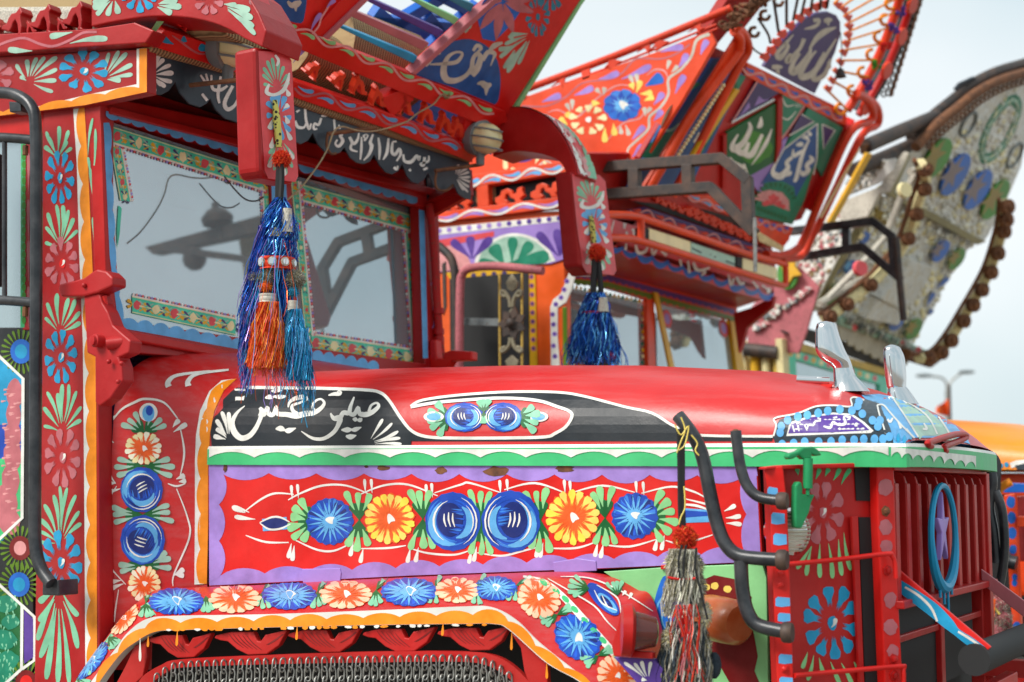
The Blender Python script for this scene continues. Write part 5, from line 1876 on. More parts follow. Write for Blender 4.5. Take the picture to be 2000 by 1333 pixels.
# ---- valance lettering and shells
S_vf = S_valf.off(.0005)
def shell(c, tips, w=8):
    a = Art(S_vf, valance, 'white_shell')
    fan_to(a, c, tips, w, 'white')
    a.done()
shell(zA((1120, 560)), zA((1140, 395), (1185, 405), (1220, 440), (1270, 485), (1290, 545), (1280, 610), (1230, 650), (1200, 640), (1150, 690), (1130, 640)), 9)
shell((888, 345), [(896, 322), (904, 324), (912, 328), (916, 336), (918, 346), (918, 356), (916, 366), (914, 376), (906, 372)], 5)
ar = Art(S_vf, valance, 'valance_lettering', base=.002)
pen(ar, zB, [[(375, 835, 18), (400, 820, 10)], [(440, 810, 18), (448, 900, 20), (470, 960, 22), (485, 920, 12)], [(365, 900, 20), (385, 945, 24), (430, 950, 18), (445, 920, 10)], [(560, 865, 12), (600, 860, 18), (620, 855, 8)], [(560, 880, 16), (540, 930, 20), (510, 920, 16), (505, 960, 18), (530, 960, 12)],
            [(655, 890, 14), (665, 1000, 20)], [(720, 1000, 22), (700, 1010, 20), (720, 1050, 26), (690, 1090, 22), (665, 1070, 16), (680, 1040, 14)], [(690, 930, 12), (700, 960, 16)],
            [(770, 1020, 22), (800, 1070, 24), (830, 1040, 20), (840, 990, 10)], [(790, 1060, 14), (780, 1110, 20), (830, 1130, 10)], [(860, 1020, 12), (858, 1110, 20), (850, 1190, 12)], [(870, 1020, 22), (900, 1010, 26), (880, 1050, 16)],
            [(945, 1000, 14), (925, 1060, 24), (935, 1090, 28), (915, 1150, 22), (875, 1195, 10)], [(985, 1025, 14), (995, 1110, 22), (990, 1190, 12)], [(1060, 1030, 14), (1050, 1130, 24), (1020, 1190, 12)],
            [(1090, 1060, 16), (1085, 1130, 24), (1110, 1150, 24), (1140, 1110, 22), (1150, 1150, 20), (1120, 1200, 12)], [(1090, 1055, 10), (1120, 1055, 14)], [(1100, 1245, 18), (1120, 1260, 22), (1130, 1235, 10)],
            [(1170, 1150, 16), (1180, 1200, 22), (1230, 1205, 26), (1270, 1160, 20), (1285, 1190, 18), (1295, 1160, 12)], [(1215, 1260, 20), (1225, 1275, 12)], [(1330, 1170, 20), (1320, 1230, 22), (1300, 1220, 16), (1355, 1200, 18), (1360, 1160, 10)], [(1320, 1265, 16), (1350, 1250, 18)]])
pen(ar, zA, [[(1490, 560, 14), (1530, 620, 22)], [(1530, 550, 14), (1545, 610, 18)], [(1570, 560, 14), (1580, 660, 24), (1640, 670, 26), (1690, 640, 16)], [(1640, 570, 18), (1620, 700, 24), (1630, 770, 16)], [(1730, 640, 24), (1670, 760, 30), (1690, 815, 30), (1740, 790, 24), (1765, 740, 14)], [(1500, 700, 20), (1540, 750, 22)]])
ar.done()

# ---- peak: rail vines, boards
ar = Art(S_peak.off(.0305), up_rail, 'painted_vine')
wave_vine(ar, [(545, 42), (600, 66), (690, 104), (800, 152), (900, 194), (965, 222)], 11, 8, 4.2, 'skin', 'lgreen', .36)
ar.done()
ar = Art(S_peak.off(.0305), low_rail, 'painted_vine')
wave_vine(ar, [(575, 172), (660, 200), (743, 228), (830, 262), (900, 290)], 8, 9, 4.2, 'oldpink', 'sky', .38)
ar.done()
ar = Art(S_peak.off(.0305), low_rail, 'painted_vine')
drops(ar, [(zA((1290, 330)), zA((1190, 270))), (zA((1390, 310)), zA((1350, 290))), (zA((1570, 380)), zA((1480, 345))), (zA((1690, 460)), zA((1580, 450)))], 15, 'cyan')
ar.line([zA((1280, 265)), zA((1330, 300)), zA((1480, 400)), zA((1640, 380))], 4, 'oldpink')
ar.poly(zA((1165, 160), (1220, 160), (1110, 300), (1075, 300)), 'lgreen')
ar.done()
S_pr = S_peak.off(.0125)
ar = Art(S_pr, pan_r, 'blue_cartouche')
semi = cat([zB(p) for p in ((1265, 560), (1300, 520), (1380, 420), (1460, 340), (1600, 295), (1700, 300), (1800, 350), (1870, 450), (1895, 600), (1880, 740), (1850, 780))], 4)
ar.poly(semi + [zB((1560, 660))], 'bluefr')
ar.poly(zB((1720, 130), (1760, 20), (1800, -40), (2080, -40), (2060, 60), (1980, 180), (1850, 310), (1760, 290)), 'bluepaint')
ar.up()
pen(ar, zB, [[(1510, 330, 10), (1450, 350, 30), (1420, 395, 30), (1450, 395, 14)], [(1370, 480, 10), (1480, 475, 26), (1570, 460, 30), (1610, 400, 20), (1560, 390, 18), (1500, 430, 30), (1470, 520, 48), (1490, 590, 50), (1560, 600, 40), (1640, 560, 30), (1690, 490, 34)],
            [(1680, 560, 46), (1720, 510, 50), (1745, 430, 40), (1720, 400, 30), (1690, 440, 30), (1680, 520, 36)], [(1690, 380, 20), (1720, 340, 30), (1750, 360, 26), (1720, 390, 16)], [(1760, 450, 30), (1800, 390, 34), (1850, 400, 30), (1840, 440, 16), (1820, 490, 8)], [(1810, 380, 20), (1850, 340, 40), (1910, 320, 16)],
            [(1720, 625, 12), (1755, 620, 40), (1790, 640, 50), (1825, 625, 20)], [(1790, 650, 40), (1785, 710, 8)], [(1340, 495, 10), (1360, 465, 30), (1390, 440, 10)]], 'dirty')
ar.up()
for t in ((1890, 30, 1740, 220), (1900, 30, 1860, 300), (1920, 30, 1990, 250), (1930, 20, 2140, 90), (1900, 10, 1800, -20), (1920, 0, 1960, -60), (1935, 0, 2140, -10)):
    p, q = zB((t[0], t[1])), zB((t[2], t[3]))
    ar.strip([(*p, 3), ((p[0] + q[0]) / 2, (p[1] + q[1]) / 2, 19), (*q, 2)], 'oldpink')
ar.done()
ar = Art(S_pr, pan_r, 'painted_leaf_spray')
fan_to(ar, zB((1740, 60)), zB((1550, 245), (1590, 250), (1630, 245), (1570, 235), (1660, 215)), 6, 'palegreen')
fan_to(ar, zB((2020, 330)), zB((1890, 430), (1920, 510), (1950, 540), (1960, 260), (1880, 370)), 9, 'palegreen')
fan_to(ar, zC((230, 250)), zC((0, 420), (20, 500), (40, 540), (120, 480), (20, 330), (60, 260)), 8, 'palegreen')
ar.done()
a = Art(S_pr, pan_r, 'painted_flower')
brush_flower(a, Aff(1050, 32, 24, 40, .35), 14, 'teal', .45, 0, ('teal',), .85)
a.done()
a = Art(S_pr, pan_r, 'painted_flower')
brush_flower(a, Aff(1075, -18, 30, 40, .35), 12, 'teal', .4, 0, ('teal',), .85)
a.done()
ar = Art(S_pr, pan_l, 'blue_cartouche')
ar.poly(cat([zB(p) for p in ((120, -10), (180, 80), (280, 140), (410, 175), (440, 100), (455, -10), (450, -80), (100, -80))], 3), 'bluefr')
ar.up()
pen(ar, zB, [[(310, 10, 16), (340, 40, 40), (380, 30, 50), (410, 10, 20)], [(370, 50, 30), (372, 85, 8)]], 'dirty')
ar.done()
ar = Art(S_peak.off(.0225), TR, 'painted_vine')
ar.line([zB(p) for p in ((640, 10), (590, 90), (560, 140), (540, 200), (480, 270), (400, 350))], 3.5, 'skin', False)
drops(ar, [(zB((600, 60)), zB((665, 0))), (zB((480, 240)), zB((560, 100))), (zB((350, 470)), zB((450, 345)))], 9, 'lilac')
ar.done()

# ---- arms and plaques
S_a1 = S_arm.off(.001)
ar = Art(S_a1, arm1, 'painted_leaf_spray')
fan_to(ar, zA((850, -20)), zA((690, 60), (720, 115), (800, 120), (880, 105), (690, 20)), 12, 'palegreen')
fan_to(ar, zA((1140, 40)), zA((1320, 0), (1350, 50), (1280, 100), (1380, -40)), 12, 'palegreen')
fan_to(ar, zA((1640, 30)), zA((1760, 40), (1860, 80), (1880, 140), (1890, 200), (1900, 260)), 12, 'palegreen')
ar.done()
a = Art(S_a1, arm1, 'painted_flower', base=.002)
brush_flower(a, Aff(272, -12, 40, 36), 10, 'cyan', .35, .3)
a.done()
a = Art(S_a1, arm1, 'painted_flower', base=.002)
brush_flower(a, Aff(408, 2, 30, 27), 8, 'oldpink', .3, .3)
a.done()
ar = Art(S_f1.off(.0065), armf, 'painted_leaf_spray', base=.001)
fan_to(ar, zB((130, 130)), zB((60, 60), (90, 40), (130, 60), (60, 100)), 5, 'mint')
fan_to(ar, zB((150, 120)), zB((100, 180), (130, 240), (160, 280), (190, 300), (215, 300), (240, 280), (90, 130)), 5.5, 'mint')
for p in ((90, 70), (115, 105), (60, 40), (135, 75), (40, 15)):
    ar.disc(*zB(p), 4.5, 6, 'skin', 10, .2)
ar.done()
def plaque_art(S, pl, f, cx, top, bot, lean):
    a = Art(S, pl, 'painted_leaf_spray', base=.001)
    H = bot - top
    def q(u, v):
        return (cx + u + lean * v, top + v * H)
    a.poly([q(-34, .03), q(20, .04), q(30, .10), q(31, .5), q(33, .94), q(27, .985), q(-26, .96), q(-32, .9), q(-35, .5)], 'pinkred')
    a.up()
    for t in ((-28, .2), (-26, .15), (-18, .1), (-8, .08), (4, .1), (14, .14), (22, .2), (-27, .27), (24, .26)):
        b0 = q(0, .3)
        e = q(*t)
        a.drop(b0[0] + (e[0] - b0[0]) * .3, b0[1] + (e[1] - b0[1]) * .3, *e, 7, 'mint')
    for t in ((-22, .78), (-24, .86), (-14, .9), (10, .93), (22, .88), (26, .8)):
        b0 = q(0, .66)
        e = q(*t)
        a.drop(b0[0] + (e[0] - b0[0]) * .3, b0[1] + (e[1] - b0[1]) * .3, *e, 7, 'mint')
    a.up()
    for t in ((-22, .4), (-24, .5), (-20, .6), (20, .42), (24, .52), (20, .62), (0, .34), (4, .68), (-12, .36), (14, .36)):
        b0 = q(0, .5)
        e = q(*t)
        a.drop(b0[0] + (e[0] - b0[0]) * .35, b0[1] + (e[1] - b0[1]) * .35, *e, 11, 'sky')
    a.up()
    a.strip([(*q(-16, .27), 4), (*q(-22, .33), 8), (*q(-8, .35), 6), (*q(10, .32), 8), (*q(20, .25), 7), (*q(24, .19), 3)], 'white')
    a.strip([(*q(-2, .06), 4), (*q(4, .1), 6), (*q(0, .14), 4)], 'white')
    for t in ((16, .30, 22, .36), (10, .45, 20, .42), (-12, .52, -20, .6), (12, .6, 22, .68), (-14, .66, -18, .74), (16, .74, 24, .82), (-16, .8, -24, .88), (2, .84, 6, .94), (12, .5, 18, .56)):
        a.drop(*q(t[0], t[1]), *q(t[2], t[3]), 9, 'white')
    a.done()
plaque_art(S_pl1.off(.0005), pl1, zB, 538, 92, 360, 12)
plaque_art(S_pl1.off(.0005), pl2, zH, 1150, 334, 541, 22)
ar = Art(S_arm2f, arm2f, 'painted_leaf_spray', base=.0015)
for k in range(26):
    t = k / 25
    i = min(len(a2o2) - 1, int(t * (len(a2o2) - 1)))
    p = a2o2[i]
    off = 14 + 16 * t
    for c, o in (('skin', .5), ('mint', .85), ('white', .2)):
        x = p[0] + off * o * 1.4 + rnd.uniform(-3, 3)
        y = p[1] - (1 - t) * 2 + rnd.uniform(-4, 4)
        ar.drop(x - 4 - 3 * (1 - t), y - 9 * t - 3, x + 4, y + 9 * t + 3, 4.5, c)
    ar.up() if k % 9 == 8 else None
ar.done()

# ---- wing flowers and lip
def on_wing(name, fn, base=.0022):
    a = Art(S_wing, wing, name, base=base)
    fn(a)
    a.done()
for x, y, rx, ry, k, rot in ((345, 1177, 54, 27, 'b', 0), (459, 1170, 50, 29, 'o', 0), (565, 1165, 54, 28, 'b', 0), (676, 1163, 51, 28, 'o', 0), (800, 1158, 56, 28, 'b', 0), (893, 1155, 43, 25, 'o', 0), (968, 1151, 42, 24, 'b', .1),
                             (1052, 1170, 44, 38, 'o', .5), (1128, 1246, 50, 41, 'b', .75), (1205, 1320, 42, 37, 'o', .75), (244, 1210, 37, 18, 'o', -.85), (180, 1292, 46, 17, 'b', -.88)):
    T = Aff(x, y, rx, ry, 0)
    if abs(rot) > .3:
        class _T(Aff):
            def __init__(s, cx, cy, sx, sy, r):
                s.c, s.sx, s.sy, s.r = (cx, cy), sx, sy, r
            def __call__(s, u, v):
                a_, b_ = u * s.sx, v * s.sy
                return (s.c[0] + a_ * math.cos(s.r) - b_ * math.sin(s.r), s.c[1] + a_ * math.sin(s.r) + b_ * math.cos(s.r))
        T = _T(x, y, rx, ry, rot)
    on_wing('painted_daisy', (lambda a, T=T: blue_daisy(a, T)) if k == 'b' else (lambda a, T=T: ray_daisy(a, T, 15, 'orange2', 'peach', None, cw=.16)))
for x, y, an in ((402, 1172, (100, 80, 60)), (512, 1165, (110, 85, 65, -50)), (620, 1164, (105, 80, -60, 60)), (735, 1160, (110, 90, 70, -60)), (850, 1158, (110, 85, -70)), (930, 1158, (100, 75, -60)), (1008, 1152, (120, 95, -30)),
                 (1088, 1208, (150, 170, -20, -40, 130)), (1168, 1288, (150, 170, -20, -40, 130)), (285, 1186, (110, 80, 60, -80)), (213, 1250, (50, 30, 75)), (148, 1330, (40, 20, -20))):
    on_wing('painted_leaf_spray', lambda a, x=x, y=y, an=an: leaf_fan(a, x, y - 6, [d_(t) for t in an], 34, 10, 'mint', squash=.9), .0018)
on_wing('dotted_band', lambda a: (a.strip([(1022, 1128, 4), (1062, 1138, 9), (1098, 1166, 12), (1142, 1214, 14), (1192, 1270, 14), (1225, 1310, 14)], 'white'), a.up(),
                                  [a.disc(x, y, 9, 5, 'green', 12, 0, .75) for x, y in ((1062, 1140), (1086, 1156), (1104, 1172), (1122, 1192), (1142, 1214), (1160, 1234), (1177, 1252), (1204, 1286))]))
on_wing('painted_rosebud', lambda a: (a.disc(1178, 1172, 42, 16, 'blue', 24, 0, .8), a.up(), a.disc(1186, 1180, 26, 10, 'sky', 20, 0, .8), a.up(), a.disc(1184, 1178, 17, 6, 'navy', 16, 0, .8), a.up(),
                                      a.line([(1160, 1155), (1175, 1180), (1205, 1195)], 3, 'white'), a.line([(1175, 1165), (1185, 1185), (1190, 1190)], 3, 'white'), a.line([(1165, 1145), (1205, 1170), (1212, 1200)], 3, 'white')))
on_wing('painted_vine', lambda a: (a.line([(1095, 1128), (1150, 1131), (1200, 1150), (1235, 1170), (1274, 1195)], 3, 'white'), a.line([(1070, 1132), (1110, 1155), (1160, 1185), (1185, 1215), (1205, 1235)], 3, 'white'),
                                   a.drop(1215, 1165, 1222, 1156, 7, 'white'), a.drop(1228, 1172, 1234, 1160, 7, 'white')))
on_wing('painted_leaf_spray', lambda a: (leaf_fan(a, 1150, 1152, [d_(x) for x in (150, 170, 190, 210, 230)], 40, 9, 'mint', squash=.8), leaf_fan(a, 1205, 1165, [d_(x) for x in (-130, -110, -90, -70)], 30, 8, 'mint')))
ar = Art(S_lipf, lip, 'orange_scallop')
mid = []
for a, c in zip(Aq, Cq):
    mid.append((a[0] + (c[0] - a[0]) * .50, a[1] + (c[1] - a[1]) * .50))
sc = scallop_pts(mid, 17, 10, -1)
ar.poly(sc + [(c[0], c[1] - .3) for c in reversed(Cq)], 'orange')
ar.done()
ar = Art(S_lipf, lip, 'paint_drip', base=.002)
for x, y, L, c in ((347, 1236, 26, 'orange'), (274, 1252, 40, 'white'), (581, 1228, 22, 'orange'), (866, 1222, 20, 'orange'), (1000, 1240, 30, 'orange'), (290, 1248, 16, 'orange'), (1068, 1300, 26, 'orange')):
    ar.drop(x, y - 6, x + rnd.uniform(-2, 2), y + L, 5, c)
for x in range(330, 960, 14):
    if rnd.random() < .7:
        ar.disc(x, 1231 - (x - 330) * .017, rnd.uniform(4, 8), rnd.uniform(2, 4), rnd.choice(['white', 'orange', 'orange']), 8, .2)
ar.done()

# ---- nose panel, posts, strut
S_np = S_nose.off(-.0195)
a = Art(S_np, nose, 'painted_flower')
brush_flower(a, Aff(1624, 1217, 58, 76), 10, 'cyan', .42, .15, ('cyan', 'white'))
a.done()
a = Art(S_np, nose, 'painted_flower')
brush_flower(a, Aff(1606, 1000, 42, 62), 8, 'oldpink', .4, .3, ('oldpink', 'white'))
a.done()
ar = Art(S_np, nose, 'painted_leaf_spray')
drops(ar, [(zR(p), zR(q)) for p, q in (((400, 320), (290, 490)), ((400, 320), (360, 540)), ((462, 300), (462, 555)), ((525, 300), (555, 560)), ((600, 270), (625, 540)), ((640, 220), (690, 500)), ((370, 1110), (330, 1230)), ((415, 1130), (370, 1320)), ((455, 1150), (490, 1280)), ((540, 1180), (610, 1345)), ((620, 1190), (700, 1345)), ((715, 1180), (760, 1250)))], 9, 'lgreen')
drops(ar, [(zM(p), zM(q)) for p, q in (((430, 1090), (460, 1010)), ((500, 1070), (530, 1010)), ((560, 1100), (610, 1010)), ((620, 1130), (690, 1015)), ((300, 1060), (290, 1010)))], 9, 'green')
ar.done()
for p, rx, ry in zM((950, 1150, 15, 17)) and [(zM((950, 1150)), 15, 17), (zR((950, 180)), 13, 15), (zR((955, 320)), 12, 13), (zR((985, 720)), 12, 16), (zR((985, 920)), 14, 16), (zR((1005, 1100)), 12, 13)]:
    ar = Art(S_nose.off(.0125), gpost, 'pink_dab')
    ar.disc(*p, rx, ry, 'oldpink', 16, .12)
    ar.done()
for p, rx, ry in ((zR((150, 115)), 13, 12), (zR((165, 270)), 13, 12), (zR((185, 735)), 14, 10), (zR((195, 850)), 12, 9), (zR((205, 1160)), 13, 10), (zR((210, 1330)), 13, 10), (zM((110, 1200)), 10, 14)):
    ar = Art(P_post.off(.0005), post, 'blue_dab')
    ar.poly([(p[0] - rx, p[1] - ry * .6), (p[0] - rx * .7, p[1] - ry), (p[0] + rx, p[1] - ry * .8), (p[0] + rx * 1.05, p[1] + ry * .8), (p[0] - rx * .2, p[1] + ry), (p[0] - rx, p[1] + ry * .8)], 'sky')
    ar.done()
ar = Art(S_st.off(.0005), strut, 'blue_brush_mark')
ar.strip([(*zR((1025, 590)), 18), (*zR((1120, 660)), 24), (*zR((1300, 790)), 27), (*zR((1420, 900)), 22), (*zR((1480, 960)), 15), (*zR((1580, 1030)), 18), (*zR((1680, 1090)), 12)], 'cyan')
ar.up()
ar.strip([(*zR((1095, 625)), 4), (*zR((1200, 690)), 5), (*zR((1290, 780)), 5), (*zR((1335, 880)), 4)], 'white')
ar.strip([(*zR((1490, 955)), 4), (*zR((1580, 1010)), 5), (*zR((1665, 1070)), 4)], 'white')
ar.done()
ar = Art(S_ap.off(.0005), apron, 'apron_painting')
ar.poly(zQ((1480, 640), (1500, 570), (1580, 535), (1730, 565), (1800, 640), (1860, 700), (1830, 760), (1880, 1000), (1905, 1140), (1880, 1250), (1920, 1345), (1700, 1345), (1560, 1100), (1480, 900)), 'deepred')
ar.poly(cat([zQ(p) for p in ((1215, 540), (1160, 640), (1125, 800), (1125, 1000), (1160, 1150), (1260, 1150), (1300, 900), (1290, 650))], 4, True), 'bluepaint')
ar.up()
for p in ((1520, 625), (1585, 615), (1680, 640)):
    ar.disc(*zQ(p), 8, 7, 'yellow', 12, .1)
for q in ([(1200, 690), (1160, 760), (1140, 860)], [(1240, 760), (1190, 860), (1230, 960)], [(1200, 960), (1160, 1060)]):
    ar.line([zQ(p) for p in q], 4, 'sky')
ar.done()
ar = Art(planeY(3.08).off(.0005), TR, 'painted_fan')
fan_to(ar, zQ((1090, 1320)), zQ((910, 1185), (985, 1190), (1040, 1175), (1110, 1180), (1040, 1310)), 7, 'white')
ar.done()
# ================================================================== orange truck behind
def Zs(x0, y0, s):
    def f(*pts):
        r = [(x0 + p[0] * s, y0 + p[1] * s) + tuple(p[2:]) for p in pts]
        return r if len(r) > 1 else r[0]
    return f
zS, zT = Z(1200, 0), Z(1160, 300)
zU, zV, zW, zX = Zs(840, 330, .3002), Zs(1440, 560, .2), Zs(1880, 820, .3846), Zs(1640, 120, .2551)
OT = thing('decorated_truck', 'orange painted lorry parked second, behind the red one, with tube-railed visor', 'truck', (-3.4, 7.5, 0))
OR, OR2 = M('orangetruck'), M('vermil')
def osl(name, surf, pts, vec, mat, bevel=.003, lift=0):
    return slab(name, surf, pts, vec, mat, OT, bevel, lift)
S_os = planeY(6.35)
# cab side with door
S_oc = planeY(6.36)
osl('cab_body', S_oc, [(700, 430), (1100, 412), (1104, 600), (1100, 1150), (700, 1150)], (0, .06, 0), M('orange2'))
ocab = G()
ocab.box((-4.3, 7.5, 1.9), 1.5, 2.1, 1.4)
ocab.out('cab_interior', M('slate', 'fabric'), OT)
od = osl('door_window', S_oc.off(.012), [(878, 545), (1032, 532), (1034, 760), (880, 760)], (0, .006, 0), rubber(), 0)
mur = osl('painted_frieze', S_oc.off(.01), [(780, 452), (1102, 424), (1108, 505), (1075, 516), (1010, 520), (860, 532), (780, 540)], (0, .008, 0), M('lilac'))
yf = osl('yellow_door_frame', S_oc.off(.008), [(870, 533), (1045, 518), (1050, 760), (1030, 760), (1028, 538), (880, 549)], (0, .01, 0), M('amber'))
ar = Art(S_oc.off(.0105), mur, 'lotus_painting')
ar.poly([(850, 446), (1100, 421), (1100, 432), (850, 460)], 'white')
ar.poly(cat([(838, 525), (850, 490), (880, 472), (905, 488), (922, 520)], 4) + [(922, 526), (838, 532)], 'skin')
ar.poly(cat([(925, 522), (935, 490), (962, 468), (1000, 456), (1040, 463), (1070, 485), (1085, 510)], 4) + [(1060, 516)], 'white')
ar.up()
ar.poly(cat([(932, 520), (942, 492), (966, 473), (1000, 461), (1036, 468), (1064, 488), (1077, 510)], 4), 'palegreen')
ar.poly([(850, 470), (965, 452), (965, 462), (850, 486)], 'pinkred')
for q in (((920, 505), (882, 470)), ((922, 505), (918, 462)), ((924, 505), (960, 465)), ((1090, 500), (1050, 455)), ((1092, 500), (1088, 448)), ((1094, 500), (1108, 452))):
    ar.drop(*q[0], *q[1], 17, 'purple')
ar.up()
for a, b_, w in (((985, 518), (962, 480), 26), ((1000, 512), (1002, 464), 20), ((1010, 512), (1038, 474), 20), ((990, 516), (1072, 500), 26), ((985, 518), (935, 516), 24)):
    ar.drop(*a, *b_, w, 'seagreen')
ar.up()
for k in range(13):
    ar.disc(858 + k * 19.5, 451.5 - k * 2.05, 5, 5, 'purple' if k > 6 else 'lilac', 12)
    ar.up(0)
ar.done()
for k in range(9):
    a = Art(S_oc.off(.0085), yf, 'painted_dot')
    a.disc(1038 + k * .5, 541 + k * 17.5, 5, 5.5, 'oldpink', 12)
    a.up()
    a.disc(1038 + k * .5, 541 + k * 17.5, 3, 3.5, 'violet', 10)
    a.done()
for k in range(5):
    a = Art(S_oc.off(.0085), yf, 'painted_dot')
    a.disc(905 + k * 20, 540 - k * 1.4, 5, 5, 'violet', 12)
    a.done()
# scalloped white band with dots on the cab corner
wb = osl('corner_band', S_oc.off(.006), zU((905, 670), (945, 700), (920, 790), (885, 870), (830, 905), (830, 1100), (845, 1300), (785, 1300), (780, 900), (800, 850), (850, 810)), (0, .006, 0), M('white'))
for p in ((890, 732), (872, 786), (852, 838), (818, 882), (797, 948), (803, 1013), (810, 1075), (803, 1152), (812, 1220)):
    a = Art(S_oc.off(.0065), wb, 'painted_dot', base=.001)
    a.disc(*zU(p), 5, 5, 'lilac', 12)
    a.up()
    a.disc(*zU(p), 3, 3, 'purple', 10)
    a.done()
# mirror frames and iron screen
pxtube('mirror_frame', planeY(6.15), zU((55, 500), (120, 560), (150, 620), (165, 760), (175, 1320)), .022, steel(), OT)
pxtube('mirror_frame', planeY(6.1), zU((190, 1320), (195, 800), (210, 690), (270, 645), (440, 635), (735, 665)), .022, M('oldpink', 'old'), OT)
osl('frame_plate', planeY(6.14), zU((75, 620), (100, 600), (105, 900), (85, 960)), (0, .01, 0), steel())
pxtube('screen_bar', planeY(6.2), zU((452, 680), (455, 1330)), .006, M('gold', 'old'), OT)
pxtube('screen_bar', planeY(6.2), zU((598, 680), (598, 1330)), .006, M('gold', 'old'), OT)
osl('screen_strap', planeY(6.21), zU((205, 970), (450, 975), (450, 1025), (205, 1020)), (0, .008, 0), M('grey', 'old'))
IR = steel()
def leafy(pts):
    osl('iron_leaf', planeY(6.19), zU(*pts), (0, .012, 0), M('moss', 'old'), .004)
leafy(((530, 680), (570, 740), (560, 780), (530, 800), (500, 780), (490, 740)))
leafy(((530, 900), (560, 950), (530, 970), (500, 950)))
leafy(((530, 1210), (575, 1250), (560, 1290), (530, 1310), (500, 1290), (485, 1250)))
for sg in (-1, 1):
    pxtube('iron_scroll', planeY(6.19), [zU((530 + sg * x, y)) for x, y in ((8, 900), (15, 850), (45, 800), (65, 800), (60, 825), (35, 830))], .010, M('moss', 'old'), OT, 4)
    pxtube('iron_scroll', planeY(6.19), [zU((530 + sg * x, y)) for x, y in ((8, 1100), (15, 1150), (45, 1185), (65, 1190), (60, 1170), (35, 1160))], .010, M('moss', 'old'), OT, 4)
g = G()
c = planeY(6.18).pt(*zU((530, 1005)))
for k in range(7):
    a_ = k * 2 * math.pi / 7 + .45
    u_, w_ = Vector((math.cos(a_), 0, math.sin(a_))), Vector((-math.sin(a_), 0, math.cos(a_)))
    g.slab([c + u_ * .02, c + u_ * .05 + w_ * .026, c + u_ * .085, c + u_ * .05 - w_ * .026], (0, .012, 0))
g.ball(c + Vector((0, -.012, 0)), .026, .02, .026, 8, 5)
rosette = g.out('iron_rosette', steel(), OT, smooth=True)
# side boards with carving
def wave_board(pts_top, pts_bot, mid, n, amp, lc, nm='side_rail', w=4.2, surf=S_os, lift=.02):
    b = osl(nm, surf, pts_top + pts_bot[::-1], (0, .05, 0), OR, .003, lift)
    a = Art(surf.off(lift + .0005), b, 'painted_vine')
    wave_vine(a, mid, n, amp, w, 'white', lc, .42)
    a.done()
    return b
wave_board([(780, 425), (850, 417), (1000, 398), (1098, 386)], [(780, 446), (850, 436), (1000, 419), (1102, 406)], [(850, 428), (1000, 408), (1096, 397)], 5, 7, 'lilac')
wave_board([(780, 372), (920, 344), (1000, 333), (1180, 304)], [(780, 400), (920, 367), (1000, 356), (1180, 326)], [(900, 360), (1000, 344), (1100, 328)], 5, 8, 'sky')
osl('carving_backing', S_os.off(-.06), [(780, 380), (1180, 320), (1180, 400), (780, 440)], (0, .02, 0), M('black'), 0)
osl('straw_sack', S_os.off(-.03), [(925, 365), (965, 360), (968, 395), (928, 400)], (0, .02, 0), strawmat(), .01)
mull = osl('side_mullion', S_os, [(934, 366), (956, 362), (958, 403), (936, 406)], (0, .05, 0), OR, .003, .018)
def carved_s(cx, cy, s, flip=1, surf=None, mat=None, parent=OT, rot=-.13):
    sf = surf or S_os
    outl = [(-1, .5), (-.95, .1), (-.6, -.05), (-.45, -.45), (-.05, -.6), (.25, -.4), (.3, -.05), (.5, -.1), (.62, -.5), (1.0, -.65), (.95, -.2), (1.05, .1), (.7, .35), (.8, .7), (.4, .75), (.3, .35), (.05, .2), (0, -.15), (-.2, -.1), (-.3, .3), (-.1, .5), (-.35, .75), (-.75, .75)]
    co, si = math.cos(rot), math.sin(rot)
    pts = [(cx + (x * flip * co - y * si) * s, cy + (x * flip * si + y * co) * s * .8) for x, y in outl]
    return slab('carved_scroll', sf, pts, -sf.n * .03, mat or OR, parent, .004, .018)
carved_s(997, 383, 29)
carved_s(1066, 372, 29)
carved_s(900, 397, 22)
# big leaning side board
bigb = osl('side_board', S_os, [(905, 245), (990, 203), (1390, 64), (1398, 84), (1330, 200), (1256, 316), (1170, 330), (1100, 340), (905, 372)], (0, .03, 0), OR)
ar = Art(S_os.off(.0005), bigb, 'painted_vine')
ar.strip([(*zC(p), 3.2) for p in ((150, 790), (330, 790), (480, 720), (600, 620), (800, 590), (900, 540), (1000, 440), (1180, 440), (1300, 400), (1400, 330))], 'oldpink')
ar.strip([(*zC(p), w) for p, w in (((1545, 255), 7), ((1450, 300), 6), ((1410, 420), 5), ((1330, 520), 5), ((1240, 590), 5), ((1240, 700), 5), ((1180, 800), 5), ((1100, 870), 5), ((1090, 960), 5), ((1000, 1050), 5), ((940, 1110), 4), ((930, 1190), 4))], 'dirty')
ar.line([zC(p) for p in ((340, 840), (420, 820), (560, 870), (700, 740), (850, 640), (960, 640))], 3, 'skin')
ar.line([zC(p) for p in ((790, 1040), (900, 920), (1030, 880), (1070, 800))], 3, 'skin')
ar.line([zC(p) for p in ((1080, 560), (1140, 520), (1210, 530), (1240, 590))], 3.5, 'skin')
drops(ar, [(zC(p), zC(q)) for p, q in (((300, 760), (440, 710)), ((540, 710), (680, 650)), ((720, 590), (870, 540)), ((890, 590), (1110, 490)), ((1180, 390), (1350, 350)), ((1480, 410), (1530, 300)), ((1310, 510), (1380, 400)), ((1290, 700), (1360, 560)), ((1130, 780), (1200, 690)), ((1130, 900), (1190, 820)), ((970, 1040), (1060, 940)), ((970, 1170), (1050, 1080)))], 13, 'lilac')
